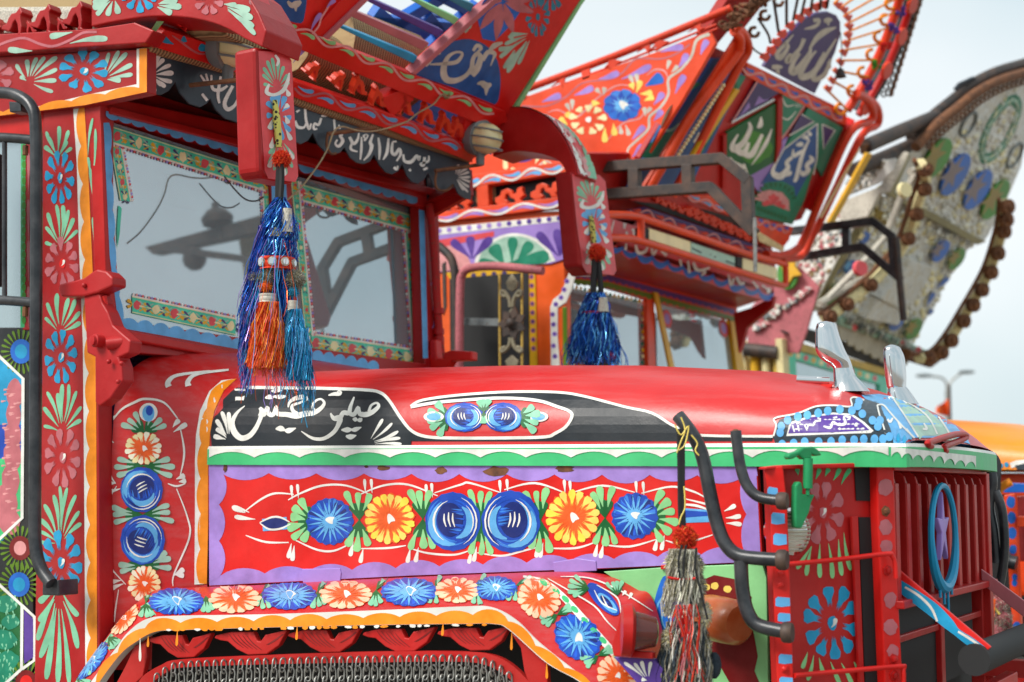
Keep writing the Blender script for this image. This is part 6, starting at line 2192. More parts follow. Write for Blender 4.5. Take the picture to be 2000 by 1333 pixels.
drops(ar, [(zC(p), zC(q)) for p, q in (((740, 700), (700, 660)), ((760, 710), (765, 650)), ((510, 830), (480, 770)), ((525, 820), (525, 740)), ((990, 640), (950, 560)), ((1010, 640), (1000, 550)), ((1230, 520), (1250, 450)), ((1260, 540), (1310, 490)), ((880, 930), (890, 1000)), ((920, 930), (945, 1010)), ((1070, 870), (1060, 800)), ((1080, 850), (1110, 800)))], 9, 'dirty')
drops(ar, [(zC(p), zC(q)) for p, q in (((980, 670), (960, 620)), ((1000, 690), (1030, 600)), ((1030, 700), (1120, 690)), ((1060, 750), (1130, 720)), ((730, 770), (670, 770)), ((530, 890), (480, 840)), ((490, 930), (430, 880)), ((770, 950), (770, 1060)), ((830, 920), (840, 1010)))], 12, 'yellow')
ar.done()
a = Art(S_os.off(.0005), bigb, 'painted_daisy', base=.0022)
ray_daisy(a, Aff(*zC((895, 785)), 37, 31, -.2), 10, 'blue', 'bluepaint', 'sky', cw=.26)
a.done()
a = Art(S_os.off(.0005), bigb, 'painted_flower', base=.0022)
brush_flower(a, Aff(*zC((640, 890)), 36, 30, -.3), 9, 'cream', .5, .2, ('white',), .85)
a.done()
a = Art(S_os.off(.0005), bigb, 'painted_bud', base=.0022)
a.drop(*zC((1070, 640)), *zC((1195, 570)), 22, 'bluepaint')
a.done()
ar = Art(S_os.off(.0005), bigb, 'painted_vine')
ar.line([zC(p) for p in ((-30, 1290), (80, 1310), (230, 1270), (330, 1200), (420, 1260))], 4, 'dirty')
drops(ar, [(zC(p), zC(q)) for p, q in (((330, 1210), (380, 1280)), ((310, 1190), (340, 1260)), ((60, 1320), (90, 1250)), ((10, 1130), (30, 1260)), ((250, 1220), (280, 1140)))], 10, 'cream')
ar.up()
ar.disc(*zC((140, 1140)), 30, 18, 'blue', 20)
ar.up()
ar.disc(*zC((140, 1130)), 20, 12, 'sky', 16)
ar.disc(*zC((300, 1275)), 12, 7, 'sky', 12)
ar.done()
# tube rail with spades above the board
S_or = planeY(6.36)
pxtube('roof_tube', S_or, [(900, 226), (1011, 181), (1200, 110), (1428, 16)], .019, M('vermil', 'old'), OT, 3)
pxtube('roof_rod', S_or, [(985, 207), (1200, 128), (1400, 48)], .006, OR2, OT, 3)
pxtube('roof_rod', S_or, [(990, 214), (1200, 137), (1402, 56)], .006, OR2, OT, 3)
for p, f in zC((130, 735, 1)) and [((135, 740), 1), ((440, 620), -1), ((620, 540), 0), ((815, 480), 1), ((1075, 365), -1), ((1165, 335), 1), ((1455, 215), -1)]:
    x, y = zC(p)
    if f == 0:
        pts = [(x - 9, y - 10), (x + 8, y - 14), (x + 10, y + 10), (x - 6, y + 16)]
    else:
        pts = [(x + f * 20, y - f * 7), (x + f * 4, y + 2 + 4 * f), (x - f * 6, y + 13), (x - f * 4, y + 3), (x - f * 14, y + 2 + f * 4), (x - f * 6, y - 3), (x - f * 8, y - 13), (x + f * 4, y - 8 - f * 2)]
    osl('rail_spade', S_or.off(.01), pts, (0, .012, 0), OR2, .002)
# windscreen
OWX = onY(1100, 720, 6.36).x
S_ow = Plane(Vector((OWX, 0, 2.1)), (math.cos(R_(6)), 0, math.sin(R_(6))))
g1 = osl('windscreen_pane', S_ow.off(-.01), [(1100, 560), (1265, 590), (1268, 790), (1100, 790)], BK * .006, glass(), 0)
g2 = osl('windscreen_pane', S_ow.off(-.01), [(1282, 590), (1428, 630), (1450, 790), (1284, 790)], BK * .006, glass(), 0)
for k in range(2):
    osl('windscreen_post', S_ow.off(.02), [[(1263, 566), (1278, 568), (1283, 790), (1268, 790)], [(1425, 612), (1438, 615), (1465, 790), (1448, 790)]][k], BK * .03, [OR, M('amber')][k])
hdr = osl('windscreen_header', S_ow.off(.03), [(1100, 520), (1190, 528), (1440, 600), (1440, 628), (1275, 588), (1180, 560), (1100, 548)], BK * .04, OR2)
for nm, col, yo, h in (('zigzag_trim', 'purple', 3, 8), ('zigzag_trim', 'olive', 17, 8)):
    a = Art(S_ow.off(.0305), hdr, nm)
    up_ = [(1110, 527 + yo), (1190, 535 + yo), (1435, 602 + yo)]
    lo_ = scallop_pts([(1110, 527 + yo + h), (1190, 535 + yo + h), (1435, 602 + yo + h * .8)], 26, 4, 1)
    a.poly(up_ + lo_[::-1], col)
    a.done()
a = Art(S_ow.off(-.0055), g1, 'bead_trim')
for k in range(18):
    a.disc(1118 + k * 8.2, 560 + k * 1.75, 3, 4, ('seagreen', 'amber', 'cream')[k % 3], 8)
for k in range(14):
    a.disc(1107, 575 + k * 12, 3, 4, ('seagreen', 'amber', 'cream')[k % 3], 8)
    a.disc(1256, 600 + k * 12, 3, 4, ('seagreen', 'amber', 'cream')[k % 3], 8)
a.done()
for p in ((545, 1230), (965, 1300)):
    a = Art(S_ow.off(-.0055), g2, 'round_sticker')
    a.disc(*zT(p), 9, 18, 'pinkred', 18, 0, -.2)
    a.up()
    a.disc(*zT(p), 5, 11, 'lilac', 14, 0, -.2)
    a.done()
a = Art(S_ow.off(-.0055), g2, 'glass_lettering')
pen(a, zT, [[(705, 1185, 14), (745, 1195, 14)], [(712, 1210, 12), (750, 1218, 12)], [(722, 1240, 14), (760, 1250, 14)]], 'pinkred')
a.done()
osl('dash_towel', S_ow.off(-.16), [(1290, 640), (1340, 635), (1390, 645), (1450, 660), (1460, 800), (1290, 800)], BK * .02, M('white', 'fabric'), .01)
osl('open_quarter_frame', S_ow.off(.05), [(1278, 570), (1286, 572), (1322, 735), (1312, 735)], BK * .015, M('amber'))
osl('side_trim', S_oc.off(.004), [(1098, 600), (1106, 600), (1110, 790), (1100, 790)], (0, .01, 0), M('olive'))
# visor with lettering, scallops, tube rail and lamp boxes
OXV = -3.10
S_ov = planeX(OXV - .05)
ovb = [(1187, 486), (1204, 478), (1214, 496), (1228, 508), (1242, 500), (1256, 516), (1270, 516), (1283, 522), (1298, 526), (1312, 530), (1330, 536), (1345, 540), (1360, 545), (1375, 550), (1392, 556), (1406, 562), (1420, 566), (1436, 572), (1450, 576), (1466, 580), (1480, 584), (1496, 588), (1511, 588)]
oval = osl('valance', S_ov, [(1180, 424), (1243, 432), (1500, 520), (1512, 560)] + [(x, y) for x, y in ovb[::-1]], BK * .01, M('pinkred'), .001)
a = Art(S_ov.off(.0005), oval, 'blue_scallop')
sc = scallop_pts([(1187, 478), (1243, 500), (1350, 532), (1511, 582)], 11, 11, 1)
sc2 = scallop_pts([(1187, 472), (1243, 489), (1350, 522), (1511, 572)], 11, 9, 1)
a.poly(sc2 + sc[::-1], 'bluepaint')
a.done()
a = Art(S_ov.off(.0005), oval, 'valance_lettering', base=.001)
pen(a, zT, [[(230, 520, 30), (225, 560, 10)], [(240, 580, 14), (250, 620, 26)], [(150, 500, 8), (120, 600, 20)], [(290, 560, 20), (300, 620, 10)], [(240, 670, 14), (235, 720, 22)], [(310, 680, 16), (330, 740, 26), (380, 730, 22), (400, 690, 14)], [(430, 700, 14), (440, 750, 22), (470, 710, 14)], [(500, 720, 20), (540, 760, 24)], [(640, 790, 20), (650, 840, 14)],
           [(700, 800, 14), (710, 890, 20)], [(740, 810, 18), (760, 860, 26), (800, 870, 24), (860, 850, 16)], [(830, 880, 20), (800, 910, 14)], [(1000, 900, 10), (1020, 980, 22), (1040, 930, 14)], [(1060, 920, 20), (1090, 970, 24), (1120, 960, 16)], [(1300, 1000, 30), (1300, 1040, 26)], [(1180, 950, 14), (1220, 1000, 18)], [(1250, 980, 16), (1290, 1010, 10)]], 'white')
a.done()
S_ort = planeX(OXV + .12)
pxtube('visor_tube', S_ort, [(1170, 420), (1215, 420), (1245, 423), (1262, 429), (1300, 441), (1450, 493), (1528, 515), (1534, 522), (1535, 552)], .0185, OR, OT, 4)
pxtube('visor_tube', S_ort, [(1180, 465), (1225, 466), (1250, 471), (1300, 486), (1450, 533), (1525, 557), (1535, 552)], .0185, OR, OT, 4)
pxtube('visor_tube', S_ort, [(1252, 428), (1252, 468)], .0185, OR, OT, 1)
for pts, c in (((( 412, 555), (720, 655), (720, 742), (412, 640)), 'cream'), (((724, 660), (1050, 770), (1050, 850), (724, 742)), 'palegreen'), (((1108, 775), (1362, 850), (1362, 940), (1108, 862)), 'cream')):
    b = osl('lamp_box', S_ort.off(-.01), zT(*pts), BK * .05, M(c), .004)
    if c == 'palegreen':
        a = Art(S_ort.off(-.0095), b, 'box_lettering', base=.001)
        pen(a, zT, [[(730, 705, 12), (800, 740, 12)], [(980, 800, 12), (1045, 825, 12)], [(865, 750, 10), (870, 755, 10)], [(890, 770, 8), (910, 770, 10)]], 'black')
        a.done()
for pts in (((372, 550), (412, 560), (412, 640), (372, 630)), ((1062, 765), (1106, 775), (1106, 860), (1062, 840))):
    osl('lamp_holder', S_ort.off(-.012), zT(*pts), BK * .05, rubber(), .003)
extr('visor_soffit', [S_ov.pt(1188, 478), S_ov.pt(1512, 578), S_ow.pt(1440, 602), S_ow.pt(1104, 520)], (0, 0, .03), M('red2'), OT, 0)
extr('visor_deck', [S_ov.pt(1160, 416), S_ov.pt(1512, 530), S_ow.pt(1400, 470), S_ow.pt(1080, 400)], (0, 0, .03), M('red2'), OT, 0)
osl('visor_bracket', planeY(8.55), [(1432, 612), (1470, 600), (1512, 578), (1508, 600), (1480, 622), (1458, 640), (1450, 672), (1442, 690)], (0, .05, 0), M('red2'))
# peak leaning forward
OP0 = onX(1480, 495, OXV)
OPA = R_(30)
S_op = Plane(OP0, (math.cos(OPA), 0, -math.sin(OPA)))
def opk(name, pts, mat, d=.03, lift=0, bevel=.003):
    return slab(name, S_op, pts, -S_op.n * d, mat, OT, bevel, lift)
def oart(parent, name, lift): return Art(S_op.off(lift + .0005), parent, name)
orl = opk('peak_rail', zT((240, 430), (380, 400), (1310, 720), (1310, 770), (1180, 745), (420, 490)), M('violet'), .04, .03)
a = oart(orl, 'painted_vine', .03)
wave_vine(a, [zT(p) for p in ((270, 425), (400, 450), (700, 560), (1000, 660), (1270, 745))], 12, 7, 3.6, 'skin', 'vermil', .4)
a.done()
opk('carving_backing', zT((300, 350), (700, 310), (1300, 600), (1400, 690), (1300, 710), (380, 400)), M('slate'), .02, -.05)
for k in range(13):
    x, y = 480 + k * 62, 345 + k * 26
    carved_s(*zT((x, y)), 11, 1 if k % 2 else -1, S_op, M('vermil'), OT, .4)
for k in range(10):
    x, y = 720 + k * 62, 410 + k * 28
    carved_s(*zT((x, y)), 10, -1 if k % 2 else 1, S_op, M('vermil'), OT, .4)
b = opk('peak_rail', zT((660, 315), (860, 310), (1180, 470), (1180, 530), (980, 450)), OR, .03, .01)
a = oart(b, 'painted_vine', .01)
wave_vine(a, [zT(p) for p in ((700, 320), (900, 390), (1150, 500))], 5, 6, 3, 'skin', 'sky', .4)
a.done()
b = opk('peak_rail', zT((1195, 470), (1470, 545), (1440, 640), (1400, 690), (1200, 580)), OR, .03, .012)
a = oart(b, 'painted_vine', .012)
wave_vine(a, [zT(p) for p in ((1210, 500), (1330, 540), (1450, 570))], 5, 7, 3, 'skin', 'bluepaint', .4)
a.done()
# boards of the peak
slab('peak_backing', S_op.off(-.09), [(1150, 300), (1262, 300), (1400, 380), (1505, 470), (1515, 525), (1420, 505), (1170, 432), (1150, 400)], -S_op.n * .02, M('red2'), OT, 0)
bb = opk('peak_board', zS((700, 330), (1000, 470), (1730, 830), (1720, 950), (1560, 1333), (1400, 1640), (1150, 1700), (700, 1570), (130, 1500), (200, 1180), (500, 680)), M('red2'), .03, -.01)
b = opk('peak_strip', zS((980, 465), (1720, 850), (1715, 940), (960, 560)), OR, .02, .008)
a = oart(b, 'painted_vine', .008)
wave_vine(a, [zS(p) for p in ((960, 510), (1200, 630), (1450, 760), (1700, 890))], 9, 7, 4, 'skin', 'bluepaint', .38)
a.done()
# purple rounded lettering board
pb = opk('lettering_board', zS((1100, 495), (1200, 340), (1290, 250), (1400, 140), (1500, 95), (1580, 85), (1640, 110), (1670, 160), (1670, 260), (1630, 390), (1480, 695)), M('violet'), .02, .01)
a = oart(pb, 'peak_lettering', .01)
pen(a, zS, [[(1330, 260, 10), (1260, 340, 26), (1210, 400, 36), (1230, 430, 44), (1270, 390, 30), (1290, 340, 28), (1260, 330, 16)], [(1410, 290, 30), (1380, 360, 26), (1310, 440, 40), (1285, 450, 44), (1310, 400, 20)], [(1650, 205, 8), (1570, 235, 44), (1510, 280, 40), (1460, 350, 22), (1450, 400, 30), (1360, 520, 50), (1320, 530, 56), (1330, 470, 30), (1380, 400, 18)],
            [(1650, 290, 12), (1580, 400, 24), (1480, 540, 44), (1400, 575, 50), (1390, 540, 36), (1450, 440, 24), (1500, 380, 16)], [(1610, 440, 20), (1560, 560, 36), (1480, 590, 36), (1510, 490, 28), (1560, 390, 14)], [(1480, 155, 30), (1520, 150, 26), (1510, 185, 24), (1470, 205, 26), (1410, 218, 6)], [(1560, 160, 30), (1590, 150, 36), (1620, 150, 16)], [(1590, 165, 24), (1590, 195, 6)],
            [(1170, 500, 30), (1210, 500, 36), (1250, 500, 16)], [(1210, 520, 36), (1225, 550, 8)], [(1590, 460, 20), (1600, 500, 26), (1570, 520, 16)]], 'dirty')
a.done()
b = opk('peak_tile', zS((1060, 600), (1220, 690), (890, 900)), M('violet'), .02, .006)
a = oart(b, 'painted_petal', .006)
a.poly(zS((1075, 715), (1110, 745), (1160, 735), (1040, 790)), 'lilac')
a.poly(zS((1000, 760), (1010, 800), (930, 870)), 'lilac')
a.up()
a.line([zS((1065, 605)), zS((880, 905)), ], 3, 'skin', False)
a.done()
osl('peak_chrome_strip', S_op.off(.012), zS((880, 905), (1190, 735), (1195, 752), (870, 925)), S_op.n * -.02, chrome(), .002)
gp = opk('lettering_board', zS((830, 985), (1195, 770), (1190, 1200), (960, 1330), (870, 1280), (825, 1170)), M('dgreen'), .02, .008)
a = oart(gp, 'lime_patch', .008)
a.disc(*zS((1040, 1100)), 34, 30, 'limegreen', 20, .15)  # lighter green disc under the white lettering
a.up()
pen(a, zS, [[(1000, 910, 14), (1010, 960, 34), (960, 1060, 40), (890, 1110, 54), (880, 1070, 30), (920, 1000, 12)], [(1090, 870, 10), (1085, 930, 40), (1060, 950, 10)], [(900, 1110, 44), (960, 1140, 46), (1000, 1060, 22)], [(960, 1140, 40), (1020, 1150, 46), (1100, 1000, 22)], [(1170, 960, 10), (1120, 1080, 30), (1020, 1230, 6)], [(860, 1170, 12), (880, 1210, 34), (930, 1240, 44), (980, 1250, 10)], [(960, 1220, 20), (990, 1290, 8)]], 'white')
a.done()
b = opk('peak_tile', zS((1240, 705), (1420, 770), (1220, 1060)), M('seagreen'), .02, .006)
a = oart(b, 'painted_petal', .006)
a.line([zS(p) for p in ((1250, 730), (1280, 790), (1340, 780))], 3, 'white')
a.line([zS(p) for p in ((1230, 860), (1290, 890), (1350, 830))], 3, 'white')
for k in range(3):
    a.line([zS((1345 + k * 16, 800)), zS((1355 + k * 16, 770))], 3, 'white')
a.line([zS((1420, 775)), zS((1320, 930)), zS((1225, 1060))], 3.5, 'skin', False)
a.done()
fb = opk('lettering_board', zS((1440, 800), (1700, 950), (1640, 1080), (1540, 1320)) + zT((1640, 80), (1560, 350), (1470, 530), (1180, 460), (1190, 400), (1260, 230), (1390, 0)), M('seagreen'), .02, .006)
a = oart(fb, 'blue_lettering_panel', .006)
a.poly(zS((1510, 920), (1505, 1180), (1490, 1260)) + zT((1650, 60), (1500, 330), (1490, 250), (1400, 205), (1290, 215), (1240, 230), (1400, 0)) + [zS((1260, 1110))], 'bluefr')
a.poly(zS((1390, 850), (1480, 905), (1300, 1010)), 'violet')
a.poly(zS((1545, 925), (1640, 970), (1555, 1110)), 'violet')
a.up()
for q in ([(1510, 920), (1505, 1180), (1480, 1300)], [(1510, 920), (1260, 1110), (1200, 1220)], [(1390, 850), (1485, 905), (1300, 1010)], [(1545, 925), (1640, 970), (1555, 1110), (1545, 925)]):
    a.line([zS(p) for p in q], 2.6, 'white', False, 1)
a.poly([zT(p) for p in ((1190, 340), (1230, 290), (1300, 270), (1400, 290), (1450, 350), (1455, 430), (1340, 385))], 'skin')
a.up()
for k in range(12):
    t = math.pi * (1.05 + .85 * k / 11)
    a.drop(*zT((1345 + 125 * math.cos(t), 375 + 120 * math.sin(t))), *zT((1345 + 165 * math.cos(t), 375 + 160 * math.sin(t))), 5, 'dgreen')
for k in range(10):
    a.drop(*zT((1200 + k * 25, 375 + k * 9)), *zT((1195 + k * 25, 415 + k * 9)), 5, 'dgreen')
for t in ((-60, -20), (-30, -60), (0, -75), (35, -55), (60, -10), (90, 25), (-85, 0)):
    a.drop(*zT((1335, 375)), *zT((1335 + t[0], 375 + t[1])), 8, 'pinkred')
pen(a, zS, [[(1440, 980, 10), (1455, 1000, 30), (1465, 1010, 8)], [(1395, 1030, 10), (1420, 1020, 36), (1440, 1040, 20)], [(1350, 1080, 14), (1385, 1075, 40), (1395, 1090, 10)], [(1450, 1040, 12), (1400, 1140, 28), (1350, 1330, 30), (1330, 1340, 8)], [(1330, 1110, 10), (1330, 1160, 28), (1370, 1140, 26), (1395, 1120, 14)],
            [(1320, 1170, 26), (1280, 1210, 30), (1290, 1250, 34), (1240, 1310, 50), (1190, 1300, 44), (1180, 1260, 26), (1220, 1180, 8)], [(1450, 1160, 14), (1470, 1190, 34), (1430, 1230, 30), (1440, 1270, 36), (1400, 1300, 30), (1390, 1270, 12)], [(1270, 1300, 30), (1300, 1290, 36), (1320, 1280, 10)]], 'white')
a.done()
lb_ = opk('lettering_board', zS((660, 430), (820, 440), (960, 560), (890, 720), (700, 1100), (560, 1400), (100, 1400), (210, 1180), (480, 700)), M('bluefr'), .02, .004)
a = oart(lb_, 'painted_tracery', .004)
a.poly(zS((640, 450), (700, 480), (620, 590), (520, 640)), 'violet')
a.poly(zS((900, 550), (980, 570), (640, 1160), (590, 1160)), 'seagreen')
a.poly(zS((490, 680), (620, 610), (640, 630), (440, 760)), 'seagreen')
a.poly(zS((200, 1170), (260, 1070), (420, 970), (500, 1000), (420, 1110), (300, 1180)), 'seagreen')
a.up()
for k in range(9):
    a.disc(*zS((900 - k * 33, 640 + k * 62)), 4, 6, 'dgreen', 10)
a.line([zS(p) for p in ((540, 700), (420, 800), (370, 900), (360, 960), (420, 970), (480, 920))], 7, 'palegreen')
a.line([zS(p) for p in ((720, 600), (610, 760), (540, 900))], 9, 'white')
a.poly(zS((390, 1060), (470, 1040), (410, 1120), (330, 1160)), 'skin')
pen(a, zS, [[(640, 990, 30), (620, 1030, 34), (590, 1060, 20)]], 'white')
a.done()
opk('peak_tile', zS((1110, 1160), (1290, 1020), (1180, 1330), (1110, 1500), (1000, 1330)), M('lilac'), .02, .003)
opk('peak_divider', zS((1195, 740), (1232, 710), (1225, 1080), (1180, 1210), (1190, 1080)), M('red2', 'old'), .04, .02)
opk('peak_divider', zS((800, 1010), (826, 990), (826, 1400), (796, 1400)), M('red2', 'old'), .04, .01)
# orange strap, tubes and light strips
opk('peak_strap', zS((840, 250), (885, 240), (890, 290), (180, 1420), (110, 1420)), OR, .02, .06)
def optube(pts, r, mat, lift=.07, nm='peak_tube', n=5):
    return tube(nm, [S_op.off(lift).pt(*p) for p in cat(pts, n)], r, mat, OT)
optube([zS(p) for p in ((230, 1450), (390, 1180), (600, 820), (900, 420), (930, 350), (930, 280), (890, 230))], .026, OR)
optube([zS(p) for p in ((430, 1460), (620, 1100), (900, 540), (985, 400), (990, 320), (950, 240), (910, 225))], .024, OR)
optube([zT(p) for p in ((1280, 750), (1400, 760), (1500, 720), (1560, 640), (1700, 300), (1900, -150))] + [zS(p) for p in ((1900, 900), (1920, 820), (1880, 740), (1800, 695))], .026, OR2)
optube([zT(p) for p in ((1400, 785), (1530, 770), (1610, 650), (1800, 260), (1990, -130))] + [zS(p) for p in ((1955, 930), (1965, 830), (1930, 770), (1880, 735))], .024, OR2)
def ledstrip(p, q, w, n):
    b = opk('light_strip', [p, (p[0] + w, p[1] + 2), (q[0] + w, q[1] + 2), q], M('amber'), .02, .085, .002)
    g = G()
    for k in range(n):
        t = (k + .5) / n
        c = S_op.off(.088).pt(p[0] + (q[0] - p[0]) * t + w / 2, p[1] + (q[1] - p[1]) * t + 1)
        g.ball(c, .013, .013, .011, 6, 4)
    o = g.out('strip_bulb', M('cream', 'gloss'), b, smooth=True)
    o['kind'] = 'stuff'
ledstrip(zS((800, 620)), zS((450, 1160)), 9, 20)
ledstrip(zX((125, 665)), (1597, 425), 10, 26)
opk('peak_edge', zS((1700, 950), (1760, 880), (1735, 960), (1480, 1530), (1430, 1560)), M('red'), .06, .03)
# crest of spokes, hearts and curls round the purple board
cc = (1560, 110)
def ringpt(t):
    pts = [(1655, 215), (1690, 160), (1718, 105), (1740, 50), (1756, 0), (1762, -50), (1750, -110)]
    q = cat(pts, 6)
    i = t * (len(q) - 1)
    k = min(len(q) - 2, int(i))
    return (q[k][0] + (q[k + 1][0] - q[k][0]) * (i - k), q[k][1] + (q[k + 1][1] - q[k][1]) * (i - k))
def innerpt(t):
    pts = [zS(p) for p in ((1560, 650), (1600, 570), (1640, 490), (1670, 400), (1695, 320), (1710, 240), (1715, 160), (1690, 80), (1640, 30), (1560, 15))]
    q = cat(pts, 4)
    i = t * (len(q) - 1)
    k = min(len(q) - 2, int(i))
    return (q[k][0] + (q[k + 1][0] - q[k][0]) * (i - k), q[k][1] + (q[k + 1][1] - q[k][1]) * (i - k))
GOLDY = M('orange', 'old')
for k in range(11):
    t = k / 10
    a_, b_ = innerpt(t * .9), ringpt(t * .98)
    tube('crest_spoke', [S_op.off(.02).pt(*a_), S_op.off(.05).pt(*b_)], .007, GOLDY, OT, 6)
    x, y = a_
    opk('crest_heart', [(x - 7, y), (x - 2, y - 8), (x + 3, y - 4), (x + 9, y - 5), (x + 6, y + 3), (x + 2, y + 9)], M('vermil'), .012, .03, .001)
for k in range(8):
    pass
hearts = [zS(p) for p in ((1100, 420), (1150, 370), (1190, 310), (1230, 250), (1290, 190), (1360, 130), (1420, 85), (1480, 50), (1540, 30))]
for x, y in hearts:
    opk('crest_heart', [(x - 9, y + 2), (x - 6, y - 8), (x, y - 7), (x + 7, y - 10), (x + 9, y), (x + 2, y + 9)], M('vermil'), .012, .02, .001)
for a_, b_ in (((1220, 235), (1185, 0)), ((1280, 180), (1280, -40)), ((1330, 150), (1370, -40)), ((1390, 110), (1430, -60)), ((1460, 80), (1480, -60)), ((1530, 70), (1540, -60)), ((1580, 60), (1600, -60))):
    tube('crest_spoke', [S_op.off(.02).pt(*zS(a_)), S_op.off(.04).pt(*zS(b_))], .008, steel(), OT, 6)
pxtube('crest_wire', S_op.off(.02), [zS(p) for p in ((1000, 300), (1040, 370), (1100, 410))], .005, steel(), OT)
pxtube('crest_wire', S_op.off(.02), [zS(p) for p in ((1070, 140), (1140, 250), (1160, 320))], .007, steel(), OT)
for k in range(9):
    x, y = ringpt(.02 + k * .105)
    q = [(x - 16 + 11 * math.cos(t * .6) * (1 - t * .03), y + 12 * math.sin(t * .6) * (1 - t * .03) + 2) for t in range(9)]
    pxtube('crest_curl', S_op.off(.03), q, .011, GOLDY, OT, 2, 6)
for x, y in (zS((1040, 240)), zS((1120, 115)), zS((1220, 10))):
    q = [(x + 9 * math.cos(t * .7), y + 9 * math.sin(t * .7)) for t in range(8)]
    pxtube('crest_curl', S_op.off(.03), q, .010, rust(), OT, 2, 6)
optube([ringpt(k / 8) for k in range(9)], .028, OR2, .04, 'crest_ring')
optube([(ringpt(k / 8)[0] + 22, ringpt(k / 8)[1] + 10) for k in range(9)], .024, M('red2'), .03, 'crest_ring')
opk('crest_band', [(ringpt(k / 8)[0] + 24, ringpt(k / 8)[1] + 4) for k in range(9)] + [(ringpt(k / 8)[0] + 42, ringpt(k / 8)[1] + 14) for k in range(8, -1, -1)], M('slate', 'old'), .03, -.02)
for k in range(5):
    x, y = ringpt(.06 + .2 * k)
    opk('crest_oval', [(x + 9 + (9 * math.cos(t) * .9 - 15 * math.sin(t) * .35), y + 2 + (9 * math.cos(t) * .3 + 17 * math.sin(t))) for t in [i * .524 for i in range(12)]], OR2, .02, .07)
for k in range(8):
    x, y = ringpt(.15 + .11 * k)
    g = G()
    for i in range(14):
        g.ball(S_op.off(.06).pt(x + 8 + rnd.uniform(-9, 9), y + rnd.uniform(-9, 9)), .014, None, None, 5, 3)
    g.out('paper_flower', M(('purple', 'limegreen', 'red', 'purple')[k % 4], 'fabric'), OT)['kind'] = 'stuff'
for k in range(16):
    x, y = 1726 + k * 4.6, 184 - k * 14.5
    for j in range(2):
        q = [(x + j * 9 + 4.5 * math.cos(t * 1.05), y - j * 2 + 6 * math.sin(t * 1.05)) for t in range(6)]
        g = G()
        g.tube([S_op.off(.02).pt(*p) for p in q], .0055, 5, 0, True)
        g.out('edge_chain', steel(), OT, smooth=True)
    opk('edge_plate', [(x + 14, y - 8), (x + 21, y - 10), (x + 19, y + 4), (x + 12, y + 6)], rust(), .01, 0, .001)
pxtube('bell_cord', S_op.off(.08), [zS((1680, 240)), zS((1690, 380)), zS((1678, 500))], .003, rubber(), OT, 3, 5)
g = G()
g.lathe(S_op.off(.08).pt(*zS((1680, 505))), (0, 0, -1), [(0, .006), (.015, .02), (.05, .03), (.055, .034)], 12)
g.out('small_bell', steel(), OT, smooth=True)
# rusty chain bundle at the peak corner
g = G()
for k in range(46):
    t = rnd.random()
    x, y = 1418 + 90 * t + rnd.uniform(-12, 12), 52 - 70 * t + rnd.uniform(-12, 12)
    c = S_op.off(.06 + rnd.uniform(-.04, .04)).pt(x, y)
    a1, a2 = rnd.uniform(0, 3), rnd.uniform(0, 3)
    u = Vector((math.cos(a1), math.sin(a1), .3)).normalized()
    w_ = Vector((-.3, math.cos(a2), math.sin(a2))).normalized()
    g.tube([c + u * (.03 * math.cos(i * 1.05)) + w_ * (.02 * math.sin(i * 1.05)) for i in range(6)], .008, 5, 0, True)
o = g.out('chain_bundle', rust(), OT, smooth=True)
o['kind'] = 'stuff'
opk('peak_corner_post', zS((790, 150), (880, 10), (1150, -60), (1200, -20), (1000, 230), (960, 260), (900, 230), (740, 420), (690, 330)), M('red2', 'old'), .05, -.03)
# forked steel mirror arm, near side
S_ma = planeY(6.18)
def bars(name, surf, segs, w, mat, parent=OT, d=.05):
    for p, q in segs:
        dx, dy = q[0] - p[0], q[1] - p[1]
        L = math.hypot(dx, dy)
        nx, ny = -dy / L * w / 2, dx / L * w / 2
        slab(name, surf, [(p[0] + nx, p[1] + ny), (q[0] + nx, q[1] + ny), (q[0] - nx, q[1] - ny), (p[0] - nx, p[1] - ny)], -surf.n * d, mat, parent, .003, rnd.uniform(0, .003))
bars('mirror_arm_bar', S_ma, [(zT((30, 100)), zT((955, 30))), (zT((80, 300)), zT((870, 245))), (zT((930, 25)), zT((1140, 200))), (zT((845, 240)), zT((1185, 590))), (zT((290, 110)), zT((290, 270))), (zT((685, 80)), zT((690, 240))), (zT((1125, 180)), zT((1140, 530)))], 20, steel())
tube('arm_whip', [planeY(6.17).pt(*zT((1195, 480))), planeY(6.17).pt(*zT((1200, 880)))], .010, galv(), OT, 8)
S_mb = planeY(8.75)
bars('mirror_arm_bar', S_mb, [(zI((230, 500)), zI((860, 425))), (zI((330, 690)), zI((780, 615))), (zI((835, 415)), zI((1010, 550))), (zI((765, 610)), zI((1060, 860))), (zI((650, 480)), zI((650, 620))), (zI((990, 540)), zI((1010, 800)))], 15, blackpipe())
tube('arm_whip', [S_mb.pt(*zI((1030, 550))), S_mb.pt(*zI((1058, 900))), S_mb.pt(*zI((1085, 1165)))], .022, steel(), OT, 8)
osl('wooden_tag', S_op.off(.05), zT((1215, 600), (1240, 590), (1420, 700), (1405, 735), (1230, 655)), S_op.n * -.03, M('cream', 'old'))

